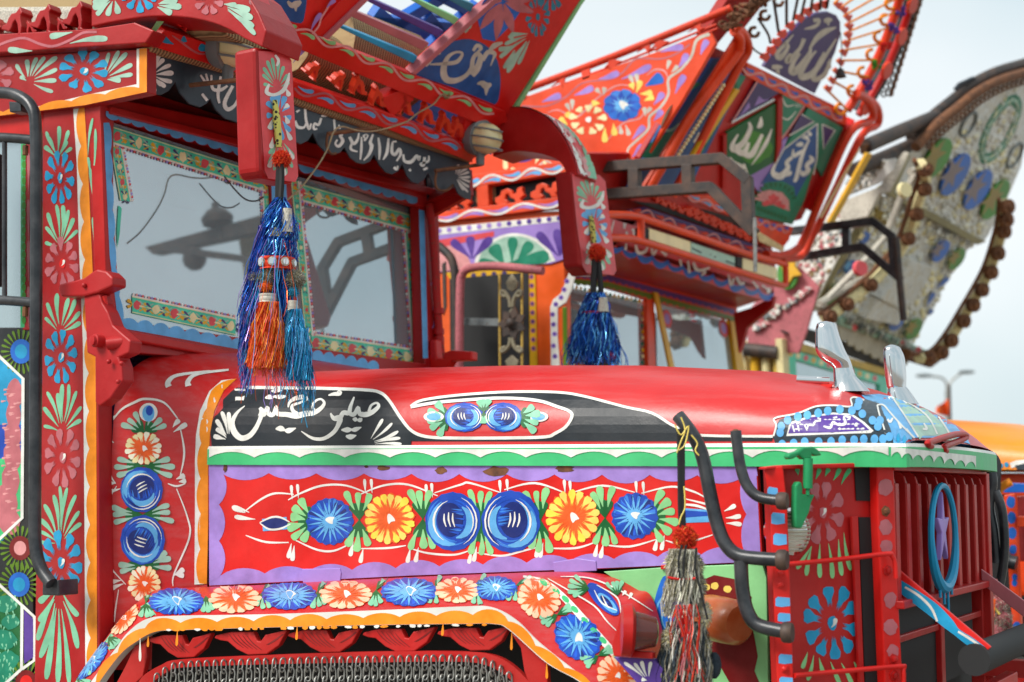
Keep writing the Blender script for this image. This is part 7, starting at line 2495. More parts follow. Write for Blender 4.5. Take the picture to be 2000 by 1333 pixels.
# bonnet and guard of the orange truck, seen past the red nose
OD = Vector((0, 2.95, 0))
g = G()
secs = [[p + Vector((.02, 3.15, -.02)) for p in hood_sec(x)] for x in xs]
n = len(secs[0])
g.add([p for s_ in secs for p in s_], [(i * n + k, (i + 1) * n + k, (i + 1) * n + k + 1, i * n + k + 1) for i in range(len(xs) - 1) for k in range(n - 1)])
ohood = g.out('hood', M('orange', 'gloss'), OT, smooth=True, auto=60)
S_oh = Skin(ohood, planeY(6.6))
a = Art(S_oh, ohood, 'nose_artwork', base=.003)
a.poly([(1972, 905), (1985, 900), (2010, 898), (2010, 940), (1992, 942), (1980, 925)], 'white')
a.up()
a.poly([(1982, 910), (2010, 904), (2010, 934), (1994, 936)], 'slate')
for k, p in enumerate(((1950, 925), (1958, 932), (1968, 921), (1977, 935), (1966, 908), (1955, 910), (1984, 946))):
    a.disc(*p, 4.5, 5, 'cyan', 10)
a.done()
slab('hood_rim', planeY(6.53), zW((150, 330), (230, 320), (330, 325), (330, 370), (215, 372)), (0, .05, 0), M('bluepaint'), OT, .003)
opost = slab('corner_post', planeY(6.35), zW((208, 385), (265, 375), (300, 1150), (262, 1200)), (0, .05, 0), M('orangetruck'), OT, .003)
for p, r in (((244, 418), 24), ((248, 498), 24), ((252, 576), 24), ((256, 660), 20), ((265, 800), 14), ((264, 830), 14), ((275, 1050), 22), ((285, 1120), 18)):
    a = Art(planeY(6.35).off(.0005), opost, 'blue_dab')
    a.disc(*zW(p), r * .38, r * .48, 'bluepaint', 14, .1)
    a.done()
slab('lamp_panel', planeY(6.5), zW((270, 390), (330, 385), (330, 720), (285, 720)), (0, .03, 0), M('deepred'), OT, .003)
slab('post_bracket', planeY(6.33), zW((275, 490), (330, 490), (330, 545), (275, 545)), (0, .05, 0), M('orangetruck'), OT, .003)
pxtube('guard_tube', planeY(6.25), [zW(p) for p in ((150, 410), (190, 350), (245, 315))], .018, M('orange'), OT)
pxtube('guard_tube', planeY(6.25), [zW(p) for p in ((165, 560), (190, 640), (220, 710), (275, 730))], .03, blackpipe(), OT)
slab('lamp_panel', planeY(6.6), zW((100, 380), (215, 380), (260, 1200), (120, 1200)), (0, .03, 0), rubber(), OT, 0)
slab('bumper_plate', planeY(6.3), zW((230, 1255), (330, 1290), (330, 1345), (240, 1345)), (0, .02, 0), M('red2'), OT, .003)
# ================================================================== silver truck, third in the row
ST = thing('decorated_truck', 'silver embossed lorry at the back right with star medallions and rusty disc chains', 'truck', (-3.4, 11, 0))
SP0 = onY(1575, 600, 9.6)
S_sp = Plane(SP0, (math.cos(R_(30)), 0, -math.sin(R_(30))))
def _emb(nt, b):
    v = nt.nodes.new('ShaderNodeTexVoronoi')
    v.inputs['Scale'].default_value = 9
    t = nt.nodes.new('ShaderNodeTexCoord')
    nt.links.new(t.outputs['Object'], v.inputs['Vector'])
    n = obj_noise(nt, 14, 5, .7)
    r = ramp(nt, n.outputs['Fac'], .42, (.86, .87, .85), .72, (.70, .60, .42))
    r2 = ramp(nt, v.outputs['Distance'], .02, (.72, .72, .72), .3, (1, 1, 1))
    c = mixc(nt, 1.0, r.outputs[0], r2.outputs[0], 'MULTIPLY')
    nt.links.new(c, b.inputs['Base Color'])
    b.inputs['Metallic'].default_value = 0
    b.inputs['Roughness'].default_value = .42
    n2 = obj_noise(nt, 30, 4, .7)
    bump(nt, b, n2.outputs['Fac'], 1.0, .03)
EMB = custom('embossed_tin', _emb)
def ssl(name, pts, mat, d=.03, lift=0, bevel=.004, surf=None):
    sf = surf or S_sp
    return slab(name, sf, pts, -sf.n * d, mat, ST, bevel, lift)
PAL['ledge'] = (150, 140, 100)
RIB = M('ledge', 'old')
up_ = [zX(p) for p in ((500, 735), (620, 640), (760, 500), (900, 370), (1050, 250), (1200, 170), (1330, 115), (1411, 95))] + [(2060, 130), (2080, 200), (2010, 300)] + [zX(p) for p in ((1420, 620), (1390, 800), (1280, 1060), (1140, 1333), (1100, 1385), (840, 1255), (600, 1185), (370, 1010))]
ssl('peak_panel', up_, EMB, .03, .0)
ssl('peak_panel', zX((290, 1010), (600, 1150), (940, 1333), (1000, 1390)) + zI((1620, 590), (1500, 760), (1350, 1010), (1180, 1333), (1080, 1480), (620, 1180), (380, 1080), (620, 680), (850, 240)), EMB, .03, -.02)
for q in (zX((300, 985), (330, 960), (470, 1040), (720, 1160), (980, 1310)) + zI((1680, 570), (1610, 595), (1200, 370), (950, 225), (900, 210)),):
    ssl('peak_ledge', q, RIB, .06, .03)
ssl('peak_ledge', zX((370, 985), (500, 720), (530, 710), (400, 1000)), RIB, .06, .02)
ssl('peak_ledge', zI((380, 1080), (810, 370), (850, 230), (870, 240), (830, 390), (400, 1095)), RIB, .06, .02)
ssl('peak_box', zI((850, 975), (1010, 790), (1080, 690), (1240, 740), (1150, 930), (1020, 1060)), EMB, .1, .08)
ssl('peak_box', zI((750, 1130), (850, 985), (1050, 1050), (1000, 1180)), EMB, .08, .06)
# crest rim: rusty arch with scalloped fringe
rimp = cat([zX(p) for p in ((180, 860), (420, 770), (580, 660), (740, 490), (900, 360), (1050, 240), (1220, 150), (1411, 90))] + [(2080, 120)], 5)
tube('crest_rim', [S_sp.off(.04).pt(*p) for p in rimp[10:]], .038, rust(), ST)
tube('crest_rim', [S_sp.off(-.06).pt(p[0] - 9, p[1] - 16) for p in rimp[10:]], .042, steel(), ST)
ssl('crest_plate', zX((930, 240), (970, 190), (1080, 140), (1100, 160), (1000, 210), (950, 250)), M('slate', 'old'), .02, -.05)
tube('roof_pipe', [S_sp.off(-.05).pt(*zX(p)) for p in ((200, 650), (450, 540), (740, 420))], .05, steel(), ST)
tube('roof_pipe', [S_sp.off(-.05).pt(*zX(p)) for p in ((100, 840), (380, 720), (620, 610), (760, 430))], .05, steel(), ST)
ssl('bent_sheet', zX((200, 650), (280, 650), (290, 690), (230, 740), (190, 720)), rust(), .01, -.03)
for k in range(26):
    i = 12 + int(k * (len(rimp) - 14) / 26)
    x, y = rimp[i]
    q = [(x + 11 + 5 * math.cos(t * 1.05), y + 14 + 5 * math.sin(t * 1.05)) for t in range(6)]
    g = G()
    g.tube([S_sp.off(.04).pt(*p) for p in q], .009, 5, 0, True)
    g.out('rim_ring', rust(), ST, smooth=True)
# star medallions
def bosses(name, quad, n, sx, sy, cols, lift, sf=None):
    sf = sf or S_sp
    g = G()
    mats = [M(c, 'paint') for c in cols]
    for k in range(n):
        u, v = rnd.random(), rnd.random()
        a, b, c, d = quad
        x = (a[0] * (1 - u) + b[0] * u) * (1 - v) + (d[0] * (1 - u) + c[0] * u) * v
        y = (a[1] * (1 - u) + b[1] * u) * (1 - v) + (d[1] * (1 - u) + c[1] * u) * v
        s_ = rnd.uniform(.6, 1.3)
        co, si = math.cos(.6), math.sin(.6)
        q = [(x + (px * co - py * si) * s_, y + (px * si + py * co) * s_) for px, py in ((-sx, 0), (0, -sy), (sx, 0), (0, sy))]
        v4 = [sf.off(lift).pt(*p) for p in q] + [sf.off(lift + .014).pt(x, y)]
        g.add(v4, [(0, 1, 4), (1, 2, 4), (2, 3, 4), (3, 0, 4)], rnd.randrange(len(mats)))
    o = g.out(name, mats, ST)
    o['kind'] = 'stuff'
bosses('embossed_boss', [(1790, 330), (1990, 170), (1985, 330), (1925, 440)], 420, 4, 7, ('dirty', 'white', 'cream', 'white', 'cream2'), .002)
bosses('embossed_boss', [(1700, 420), (1780, 330), (1930, 440), (1900, 480)], 220, 4, 7, ('dirty', 'white', 'cream', 'cream2'), .002)
bosses('embossed_boss', [(1600, 590), (1710, 400), (1890, 480), (1780, 680)], 620, 4, 7, ('dirty', 'white', 'cream', 'white', 'cream2', 'cream'), -.018)
S_s0 = planeY(9.62)
bosses('mosaic_chip', [(1500, 620), (1575, 470), (1690, 380), (1590, 590)], 260, 4, 6, ('oldpink', 'dirty', 'grey', 'tan', 'white', 'skin'), -.018, S_s0)
bosses('mosaic_chip', [(1640, 390), (1660, 360), (1745, 300), (1700, 360)], 110, 3, 5, ('grey', 'dirty', 'tan', 'white'), .006, S_s0)
bosses('rib_row', [(1712, 380), (1720, 372), (1905, 466), (1898, 476)], 120, 2, 9, ('white', 'dirty', 'grey'), .004)
bosses('rib_row', [(1640, 622), (1648, 612), (1800, 690), (1790, 700)], 110, 2, 8, ('white', 'dirty', 'grey'), .03)
def medal(cx, cy, rx, ry, rot, c1, c2):
    co, si = math.cos(rot), math.sin(rot)
    def e(u, v): return (cx + u * rx * co - v * ry * si, cy + u * rx * si + v * ry * co)
    b = ssl('star_medallion', [e(math.cos(t * .314), math.sin(t * .314)) for t in range(20)], M(c1), .02, .035)
    a = Art(S_sp.off(.0355), b, 'medallion_star')
    a.poly([e((1 if k % 2 == 0 else .42) * math.cos(k * math.pi / 6 + math.pi / 2), (1 if k % 2 == 0 else .42) * math.sin(k * math.pi / 6 + math.pi / 2)) for k in range(12)], c2)
    a.done()
PAL['taupe'] = (128, 110, 112)
PAL['mustard'] = (146, 122, 30)
for cx, cy, rx, ry, c1, c2 in ((720, 735, 74, 178, 'limegreen', 'mustard'), (862, 858, 72, 185, 'bluepaint', 'taupe'), (1036, 975, 70, 175, 'bluepaint', 'taupe'), (1170, 1050, 66, 175, 'limegreen', 'mustard')):
    x, y = zX((cx, cy))
    medal(x, y, rx * .2551, ry * .2551, R_(32), c1, c2)
for cx, cy, rx, ry, c1, c2 in ((1340, 640, 42, 95, 'bluepaint', 'taupe'), (1460, 700, 42, 92, 'limegreen', 'mustard'), (1010, 1160, 44, 80, 'bluepaint', 'taupe'), (1140, 1220, 44, 90, 'limegreen', 'mustard'), (540, 960, 40, 90, 'limegreen', 'mustard'), (770, 540, 30, 50, 'bluepaint', 'cream'), (670, 760, 30, 60, 'bluepaint', 'sky')):
    x, y = zI((cx, cy))
    medal(x, y, rx * ZS, ry * ZS, R_(34), c1, c2)
ssl('square_tile', zX((260, 1180), (290, 1130), (400, 1180), (360, 1260)), M('mustard', 'old'), .02, .0)
a = Art(S_sp.off(.001), ST, 'blue_brush_mark')
for p, q in (((1100, 1010), (1230, 830)), ((1260, 1060), (1310, 960)), ((1270, 1120), (1300, 1090)), ((1330, 930), (1420, 850)), ((590, 830), (600, 780)), ((630, 800), (690, 730))):
    a.drop(*zI(p), *zI(q), 9, 'bluepaint')
a.done()
# green ellipse wreath
def ell(cx, cy, rx, ry, rot, n=32):
    co, si = math.cos(rot), math.sin(rot)
    return [(cx + math.cos(t) * rx * co - math.sin(t) * ry * si, cy + math.cos(t) * rx * si + math.sin(t) * ry * co) for t in [2 * math.pi * i / n for i in range(n)]]
x, y = zX((1222, 520))
for rx, ry, c in ((26, 72, 'seagreen'), (18, 56, 'seagreen')):
    g = G()
    g.tube([S_sp.off(.0).pt(*p) for p in ell(x, y, rx, ry, R_(28))], .013, 6, 0, True)
    g.out('oval_wreath', M('seagreen', 'old'), ST, smooth=True)
g = G()
g.tube([S_sp.off(-.005).pt(*p) for p in ell(x, y, 22, 64, R_(28))], .02, 6, 0, True)
g.out('oval_band', M('palegreen', 'old'), ST, smooth=True)
for cx, cy in ((985, 480), (1340, 720)):
    x, y = zX((cx, cy))
    g = G()
    g.tube([S_sp.off(.01).pt(*p) for p in ell(x, y, 10, 26, R_(30))], .014, 6, 0, True)
    g.out('small_wreath', M('grey', 'old'), ST, smooth=True)
# disc chains
def disc_chain(pts, lift, n, r):
    q = cat(pts, 6)
    tube('chain_strap', [S_sp.off(lift).pt(*p) for p in q], .042, M('cream', 'old'), ST, 6)
    tube('chain_wire', [S_sp.off(lift - .02).pt(p[0] - 12, p[1] - 8) for p in q], .016, rust(), ST, 6)
    for k in range(n):
        i = (k + .5) / n * (len(q) - 1)
        p = q[int(i)]
        g = G()
        g.lathe(S_sp.off(lift + .02).pt(*p), (.8, -.55, -.1), [(0, r), (.05, r * 1.02), (.052, r * .55), (.07, r * .4)], 14)
        g.out('chain_disc', rust(), ST, smooth=True, auto=30)
disc_chain([zI(p) for p in ((1840, 290), (1830, 420), (1800, 560), (1730, 780), (1650, 940), (1550, 1110), (1440, 1290), (1330, 1420), (1200, 1450))], .5, 11, .056)
disc_chain([zI(p) for p in ((1210, 0), (1245, 120), (1190, 280), (1130, 480), (1060, 640), (900, 830), (740, 970), (560, 1110), (500, 1150))], .3, 8, .046)
tube('lattice_strut', [S_sp.off(.25).pt(*zI(p)) for p in ((1130, 60), (1200, 30), (1060, 260), (950, 540), (760, 760), (560, 960), (460, 1060), (480, 1140))], .024, M('dirty', 'old'), ST, 6)
tube('lattice_strut', [S_sp.off(.25).pt(*zI(p)) for p in ((460, 1040), (700, 900), (900, 800))], .024, M('dirty', 'old'), ST, 6)
# side board behind: carved white and cream
S_ss = planeY(9.62)
ssl('side_board', zX((0, 1080), (300, 960), (480, 700), (500, 690), (530, 700), (380, 1000), (300, 1020), (210, 1190), (0, 1230)) , M('dirty', 'old'), .04, 0, .004, S_ss)
ssl('side_board', [(1480, 560), (1560, 470), (1640, 395), (1700, 372), (1690, 395), (1590, 590), (1575, 640), (1480, 660)], M('white', 'old'), .03, -.02, .004, S_ss)
ssl('mirror_mosaic', zX((0, 1010), (120, 900), (330, 760), (430, 740), (420, 830), (300, 930), (0, 1050)), M('white', 'gloss'), .03, .004, .004, S_ss)
for k in range(70):
    u, v = rnd.random(), rnd.random()
    x, y = 1470 + 120 * u + 20 * v, 655 - 95 * u - 40 * v + 30 * v * u
    if x > 1590 - (y - 520) * .1:
        continue
    r = rnd.uniform(4, 9)
    t0 = rnd.uniform(0, 2)
    ssl('mosaic_mirror', [(x + r * math.cos(t0 + t * 2.094), y + r * math.sin(t0 + t * 2.094)) for t in range(3)], [M('dirty', 'gloss'), M('oldpink', 'gloss'), M('white', 'gloss'), M('skin', 'gloss'), M('grey', 'gloss')][k % 5], .03, .03 + .012 * rnd.random(), .002, S_ss)
ssl('mosaic_backing', [(1460, 610), (1500, 560), (1560, 520), (1600, 560), (1575, 650), (1560, 690), (1460, 690)], M('oldpink', 'old'), .03, .005, .003, S_ss)
b = ssl('star_disc', [(1543 + 20 * math.cos(t * .35), 538 + 30 * math.sin(t * .35)) for t in range(18)], M('limegreen', 'gloss'), .03, .06, .003, S_ss)
ssl('gold_star', zI((200, 740), (250, 740), (310, 720), (300, 770), (350, 840), (290, 850), (240, 930), (220, 850)), M('amber', 'gloss'), .03, .08, .003, S_ss)
for k in range(5):
    x, y = zX((70 + 55 * k, 930 - 38 * k))
    ssl('mosaic_mirror', [(x - 6, y + 4), (x + 2, y - 8), (x + 8, y + 2)], chrome(), .03, .03, .002, S_ss)
for p in (zX((487, 990)), zI((753, 782))):
    g = G()
    g.lathe(S_sp.off(.32).pt(*p), (.8, -.55, 0), [(0, .055), (.03, .05)], 14)
    g.out('reflector', M('cream', 'gloss') if p[1] < 450 else M('pinkred', 'gloss'), ST)
# lower visor of the silver truck
ssl('visor_strip', zV((975, 310), (1030, 290), (1890, 640), (1890, 690), (1560, 570), (980, 370)), M('palegreen', 'old'), .05, .02)
vl = scallop_pts([zV(p) for p in ((1000, 480), (1200, 600), (1420, 710), (1640, 760))], 8, 7, 1)
ssl('visor_valance', [zV(p) for p in ((980, 370), (1560, 565), (1720, 640), (1650, 780))] + vl[::-1], M('dirty', 'old'), .02, .0)
for p in ((1150, 400), (1610, 565), (1770, 620)):
    a = Art(S_sp.off(.0205), ST, 'red_dot')
    a.disc(*zV(p), 6, 7.5, 'pinkred', 12)
    a.done()
tube('visor_hook', [S_sp.off(.1).pt(*zV(p)) for p in ((1640, 660), (1760, 700), (1880, 740), (1980, 660))], .05, rust(), ST)
# cab
SXW = onY(1535, 700, 9.65).x
S_sw = planeX(SXW)
ssl('cab_side', [(1440, 668), (1535, 655), (1538, 900), (1440, 900)], M('cream', 'old'), .05, 0, .004, planeY(9.65))
for k in range(4):
    x = 1452 + k * 22
    tube('side_post', [planeY(9.6).pt(x, 690), planeY(9.6).pt(x + 2, 790)], .03, M(('cream', 'amber', 'cream', 'gold')[k], 'old'), ST)
tube('side_rail', [planeY(9.55).pt(1450, 682), planeY(9.55).pt(1520, 690)], .05, steel(), ST)
for k in range(4):
    a = Art(planeY(9.58), ST, 'blue_dab')
    a.disc(1480 + k * 11, 732 + (k % 2) * 4, 4, 5, 'bluepaint', 10)
    a.done()
ssl('cab_pillar', zV((410, 510), (470, 520), (500, 1100), (440, 1100)), M('cream', 'old'), .05, .02, .004, S_sw)
ssl('windscreen_header', zV((470, 510), (1450, 810), (1450, 880), (480, 600)), M('gold', 'old'), .05, .02, .004, S_sw)
b = ssl('windscreen_ribbon', zV((480, 600), (1460, 890), (1460, 1100), (1380, 1100), (1380, 960), (940, 830), (560, 720), (580, 1100), (490, 1100)), M('sticker'), .03, .01, .004, S_sw)
a = Art(S_sw.off(.0105), b, 'ribbon_flower')
for k in range(12):
    a.disc(*zV((520 + k * 75, 655 + k * 22)), 5, 6, ('amber', 'cream', 'pinkred')[k % 3], 10)
a.done()
ssl('windscreen_pane', zV((560, 720), (1400, 960), (1400, 1150), (560, 1150)), glass(), .01, -.01, 0, S_sw)
g = G()
g.box((SXW - .9, 11.1, 1.7), 1.6, 2.7, 1.8)
g.out('cab_interior', M('slate', 'fabric'), ST)
ssl('visor_soffit', zV((500, 480), (720, 440), (1000, 520), (1400, 700), (1640, 790), (1460, 820), (1000, 660)), M('black', 'old'), .05, -.03, 0, S_sp)
g = G()
g.box((SXW + 1.0, 11.1, 1.15), 2.0, 1.1, 1.0)
g.out('hood', M('gold', 'gloss'), ST, bevel=.08)

# ================================================================== street lamp and flag far behind
LM = thing('street_lamp', 'grey twin-armed street lamp far off against the pale sky', 'street lamp', at(1852, 1000, 60))
hl_ = 60
def LP(px, py): return at(px, py, hl_)
g = G()
base = LP(1852, 1000)
top_ = LP(1850, 762)
g.tube([Vector((base.x, base.y, 0)), top_], [.16, .09], 10)
g.out('pole', galv(), LM, smooth=True)
for q in (((1850, 765), (1848, 748), (1838, 738), (1815, 735), (1800, 733)), ((1850, 765), (1856, 748), (1868, 736), (1882, 728), (1892, 725))):
    tube('lamp_arm', [LP(*p) for p in cat(q, 4)], .05, galv(), LM)
for p in ((1804, 734), (1888, 727)):
    g = G()
    g.ball(LP(*p), .35, .35, .09, 12, 6)
    g.out('lamp_head', M('grey'), LM, smooth=True)
FL = thing('flag', 'small orange flag on a thin pole beyond the red bonnet', 'flag', at(1855, 1000, 22))
q0, q1 = at(1855, 815, 22), at(1855, 772, 22)
tube('flag_pole', [Vector((q0.x, q0.y, 0)), q1 + Vector((0, 0, .15))], .02, steel(), FL)
v = []
for i in range(9):
    t = i / 8
    x = 1854 - 26 * t
    dy = 1.5 * math.sin(t * 5)
    d = .12 * math.sin(t * 6)
    v += [at(x, 776 + 22 * t + dy, 22 + d), at(x, 812 - 2 * t + dy, 22 + d)]
mk('flag_cloth', v, [(2 * i, 2 * i + 1, 2 * i + 3, 2 * i + 2) for i in range(8)], M('orange2', 'fabric'), FL, True)

# ================================================================== tassels and charms
def ribbon_fringe(name, parent, tops, h, n, cols, kind='tinsel', w=.0022, seg=6, curl=.009):
    """tops: (x0, y0, hw0, x1, y1, hw1, lenjit) pixel cone at distance h"""
    g = G()
    mats = [M(c, kind) for c in cols]
    x0, y0, a0, x1, y1, a1, lj = tops
    for k in range(n):
        an, rr = rnd.uniform(0, 2 * math.pi), math.sqrt(rnd.random())
        sx, sd = rr * math.cos(an), rr * math.sin(an)
        L = 1 - lj * rnd.random() ** 1.5 if lj > 0 else 1 + rnd.uniform(-lj, lj)
        if rnd.random() < .06:
            L *= 1.12
        p0 = at(x0 + a0 * sx, y0 + abs(sd) * 2, h) + FH * (sd * a0 * h / FPX)
        p1 = at(x1 + a1 * sx + rnd.gauss(0, 2), y0 + (y1 - y0) * L, h) + FH * (sd * a1 * h / FPX)
        ta = rnd.uniform(0, math.pi)
        side = (RIGHT * math.cos(ta) + FH * math.sin(ta))
        v = []
        ph = rnd.uniform(0, 6)
        for i in range(seg + 1):
            t = i / seg
            bow = math.sin(math.pi * t) * (a1 - a0) * sx * .22 * h / FPX
            p = p0.lerp(p1, t) + RIGHT * bow + RIGHT * (curl * math.sin(ph + t * 7)) + FH * (curl * math.cos(ph * 1.3 + t * 6))
            s2 = side.copy()
            s2.rotate(Matrix.Rotation(t * 2.5 + ph, 3, 'Z'))
            v += [p + s2 * w / 2, p - s2 * w / 2]
        g.add(v, [(2 * i, 2 * i + 1, 2 * i + 3, 2 * i + 2) for i in range(seg)], rnd.randrange(len(mats)))
    o = g.out(name, mats, parent)
    o['kind'] = 'stuff'
    return o
def pom(name, parent, px, py, r, h, cols, n=260, kind='fabric', sq=1.0):
    g = G()
    mats = [M(c, kind) for c in cols]
    c = at(px, py, h)
    R = r * h / FPX
    g.ball(c, R * .72, R * .72, R * .72 * sq, 10, 7, 0, .06)
    for k in range(int(n * 2.4)):
        d = Vector((rnd.gauss(0, 1), rnd.gauss(0, 1), rnd.gauss(0, 1)))
        d.normalize()
        e = Vector((d.x, d.y, d.z * sq))
        s_ = d.orthogonal().normalized() * R * .035
        s_.rotate(Matrix.Rotation(rnd.uniform(0, 6.28), 3, d))
        b0 = c + e * R * .62
        m1 = c + e * R * rnd.uniform(.84, .96) + Vector((rnd.uniform(-1, 1), rnd.uniform(-1, 1), rnd.uniform(-1, .6))) * R * .08
        tip = m1 + (e * .5 + Vector((rnd.uniform(-1, 1), rnd.uniform(-1, 1), rnd.uniform(-1.6, .3))) * .5) * R * .22
        g.add([b0 + s_, b0 - s_, m1 - s_ * .8, m1 + s_ * .8, tip], [(0, 1, 2, 3), (3, 2, 4)], rnd.randrange(len(mats)))
    o = g.out(name, mats, parent)
    o['kind'] = 'stuff'
    return o
def wrap(name, parent, px, y0, y1, hw0, hw1, h, mat, seg=14):
    g = G()
    n = 6
    v = []
    for i in range(n + 1):
        t = i / n
        c = at(px, y0 + (y1 - y0) * t, h)
        r = (hw0 + (hw1 - hw0) * t) * h / FPX * (1 + .04 * math.sin(i * 2.2))
        v += [c + RIGHT * (r * math.cos(2 * math.pi * k / seg)) + FH * (r * math.sin(2 * math.pi * k / seg)) for k in range(seg)]
    g.add(v, [(i * seg + k, i * seg + (k + 1) % seg, (i + 1) * seg + (k + 1) % seg, (i + 1) * seg + k) for i in range(n) for k in range(seg)])
    return g.out(name, mat, parent, smooth=True)
def strand(name, parent, pts, h, r, mat):
    return tube(name, [at(x, y, h) for x, y in cat(pts, 4)], r, mat, parent, 5)
def _spot(nt, b):
    t = nt.nodes.new('ShaderNodeTexCoord')
    v = nt.nodes.new('ShaderNodeTexVoronoi')
    v.inputs['Scale'].default_value = 85
    nt.links.new(t.outputs['Object'], v.inputs['Vector'])
    r = ramp(nt, v.outputs['Distance'], .34, (.02, .02, .015), .42, (.62, .60, .14))
    nt.links.new(r.outputs[0], b.inputs['Base Color'])
    b.inputs['Roughness'].default_value = .8
SPOT = custom('spotted_cloth', _spot)
hT = (planeX(XP + .03).pt(548, 300) - EYE).dot(FH)
TA = thing('tassel', 'large tinsel tassel with orange and cyan tails hanging before the windscreen', 'tassel', at(545, 560, hT), 'tassels')
hs = hT - .01
S_strap = planeX(XP + .012)
g = G()
g.tube([S_strap.pt(*p) for p in ((537, 196), (540, 230), (543, 262), (545, 288))], [.007, .011, .011, .009], 8)
g.out('spotted_strap', SPOT, TA, smooth=True)
pom('red_pompom', TA, 550, 311, 20, hs, ('vermil', 'red', 'orange2'), 420)
strand('black_cord', TA, [(547, 320), (545, 350), (544, 392)], hs, .012, rubber())
strand('black_cord', TA, [(550, 322), (551, 352), (548, 395)], hs - .01, .008, rubber())
ribbon_fringe('blue_tinsel', TA, (546, 386, 6, 546, 470, 36, .3), hs, 900, ('blue', 'bluepaint', 'sky', 'navy'), w=.0018)
wrap('white_wool', TA, 561, 408, 455, 9, 13, hs - .02, M('dirty', 'fabric'))
wrap('gold_band', TA, 543, 449, 466, 24, 27, hs, M('gold', 'fabric'))
ribbon_fringe('blue_tinsel', TA, (543, 462, 26, 543, 512, 36, .3), hs, 900, ('bluepaint', 'sky', 'blue'), w=.0018)
mb = wrap('mirror_band', TA, 540, 505, 529, 37, 37, hs, M('vermil', 'fabric'), 20)
for x, c in ((515, 'mint'), (538, 'lilac'), (562, 'mint'), (576, 'white'), (502, 'slate')):
    g = G()
    an = math.acos(max(-1, min(1, (x - 540) / 37)))
    r = 37 * hs / FPX
    c0 = at(540, 516, hs) + RIGHT * (r * math.cos(an)) - FH * (r * math.sin(an) + .001)
    d = (RIGHT * math.cos(an) - FH * math.sin(an))
    g.lathe(c0, d, [(-.003, .013), (.003, .013), (.004, .010)], 14)
    o = g.out('round_mirror', M('dirty', 'fabric'), mb)
    g = G()
    g.lathe(c0, d, [(.002, .009), (.005, .0088)], 12)
    g.out('mirror_glass', chrome(), mb)
for x, y, r in ((524, 540, 23), (576, 546, 22), (500, 542, 16)):
    pom('wool_pompom', TA, x, y, r, hs - .02, ('moss', 'grey', 'dirty', 'moss'), 380)
pom('orange_head', TA, 520, 560, 17, hs - .03, ('orange2', 'orange'), 200)
pom('cyan_head', TA, 572, 570, 13, hs - .03, ('teal', 'cyan'), 160)
wrap('white_binding', TA, 524, 575, 592, 18, 19, hs - .03, M('dirty', 'thread'))
wrap('white_binding', TA, 572, 588, 607, 10, 11, hs - .03, M('dirty', 'thread'))
ribbon_fringe('orange_fringe', TA, (524, 590, 18, 522, 722, 38, .10), hs - .03, 1000, ('orange2', 'orange', 'orange2', 'vermil'), 'thread', .0022)
ribbon_fringe('cyan_fringe', TA, (573, 604, 10, 584, 745, 24, .15), hs - .03, 800, ('cyan', 'sky', 'sky', 'teal'), 'tinsel', .0019)
ribbon_fringe('cyan_strand', TA, (592, 640, 8, 600, 815, 14, .3), hs - .03, 60, ('cyan', 'sky', 'teal'), 'tinsel', .002)
ribbon_fringe('blue_tinsel', TA, (522, 440, 12, 486, 700, 20, .45), hs - .01, 700, ('blue', 'bluepaint', 'lilac', 'navy'), w=.0019)
ribbon_fringe('blue_strand', TA, (488, 600, 8, 478, 770, 12, .35), hs - .02, 90, ('blue', 'lilac', 'sky'), 'tinsel', .002)
ribbon_fringe('blue_tinsel', TA, (548, 530, 30, 546, 700, 22, .35), hs, 260, ('blue', 'navy', 'bluepaint'), w=.0019)
ribbon_fringe('loose_strand', TA, (540, 470, 30, 530, 790, 70, .55), hs - .02, 46, ('sky', 'lilac', 'orange2', 'cyan'), 'tinsel', .0016)
ribbon_fringe('loose_strand', TA, (556, 700, 20, 560, 800, 40, .5), hs - .03, 40, ('sky', 'lilac', 'orange2', 'cyan'), 'tinsel', .0016)
h2 = (planeX(XP + .03).pt(1160, 480) - EYE).dot(FH)
TB = thing('tassel', 'blue tinsel tassel hanging under the far pink plaque, above the bonnet', 'tassel', at(1160, 640, h2), 'tassels')
S_strap2 = planeX(XP + .012)
g = G()
g.tube([S_strap2.pt(*p) for p in ((1154, 422), (1157, 445), (1160, 475))], [.009, .014, .012], 8)
g.out('spotted_strap', SPOT, TB, smooth=True)
pom('red_pompom', TB, 1166, 494, 19, h2 - .02, ('vermil', 'red', 'orange2'), 420)
strand('black_cord', TB, [(1162, 505), (1160, 545), (1158, 580)], h2 - .02, .014, rubber())
strand('black_cord', TB, [(1168, 505), (1172, 545), (1174, 578)], h2 - .02, .012, rubber())
ribbon_fringe('blue_tinsel', TB, (1163, 572, 14, 1160, 628, 30, .2), h2 - .02, 800, ('blue', 'bluepaint', 'sky', 'navy'), w=.0028)
wrap('white_wool', TB, 1178, 582, 610, 8, 12, h2 - .06, M('dirty', 'fabric'))
wrap('red_binding', TB, 1160, 611, 616, 27, 28, h2 - .02, M('red2', 'fabric'))
ribbon_fringe('blue_tinsel', TB, (1160, 612, 28, 1160, 715, 52, .35), h2 - .02, 1700, ('blue', 'bluepaint', 'sky', 'navy'), w=.0028)
ribbon_fringe('blue_strand', TB, (1160, 640, 40, 1160, 735, 66, .4), h2 - .02, 120, ('blue', 'sky', 'bluepaint'), w=.003)
pom('wool_pompom', TB, 1135, 702, 15, h2 - .05, ('moss', 'grey'), 200)
pom('wool_pompom', TB, 1182, 704, 17, h2 - .05, ('moss', 'dirty'), 200)
pom('red_tuft', TB, 1192, 695, 11, h2 - .08, ('vermil', 'skin', 'red'), 120)
pom('orange_head', TB, 1133, 720, 15, h2 - .06, ('orange', 'orange2'), 120)
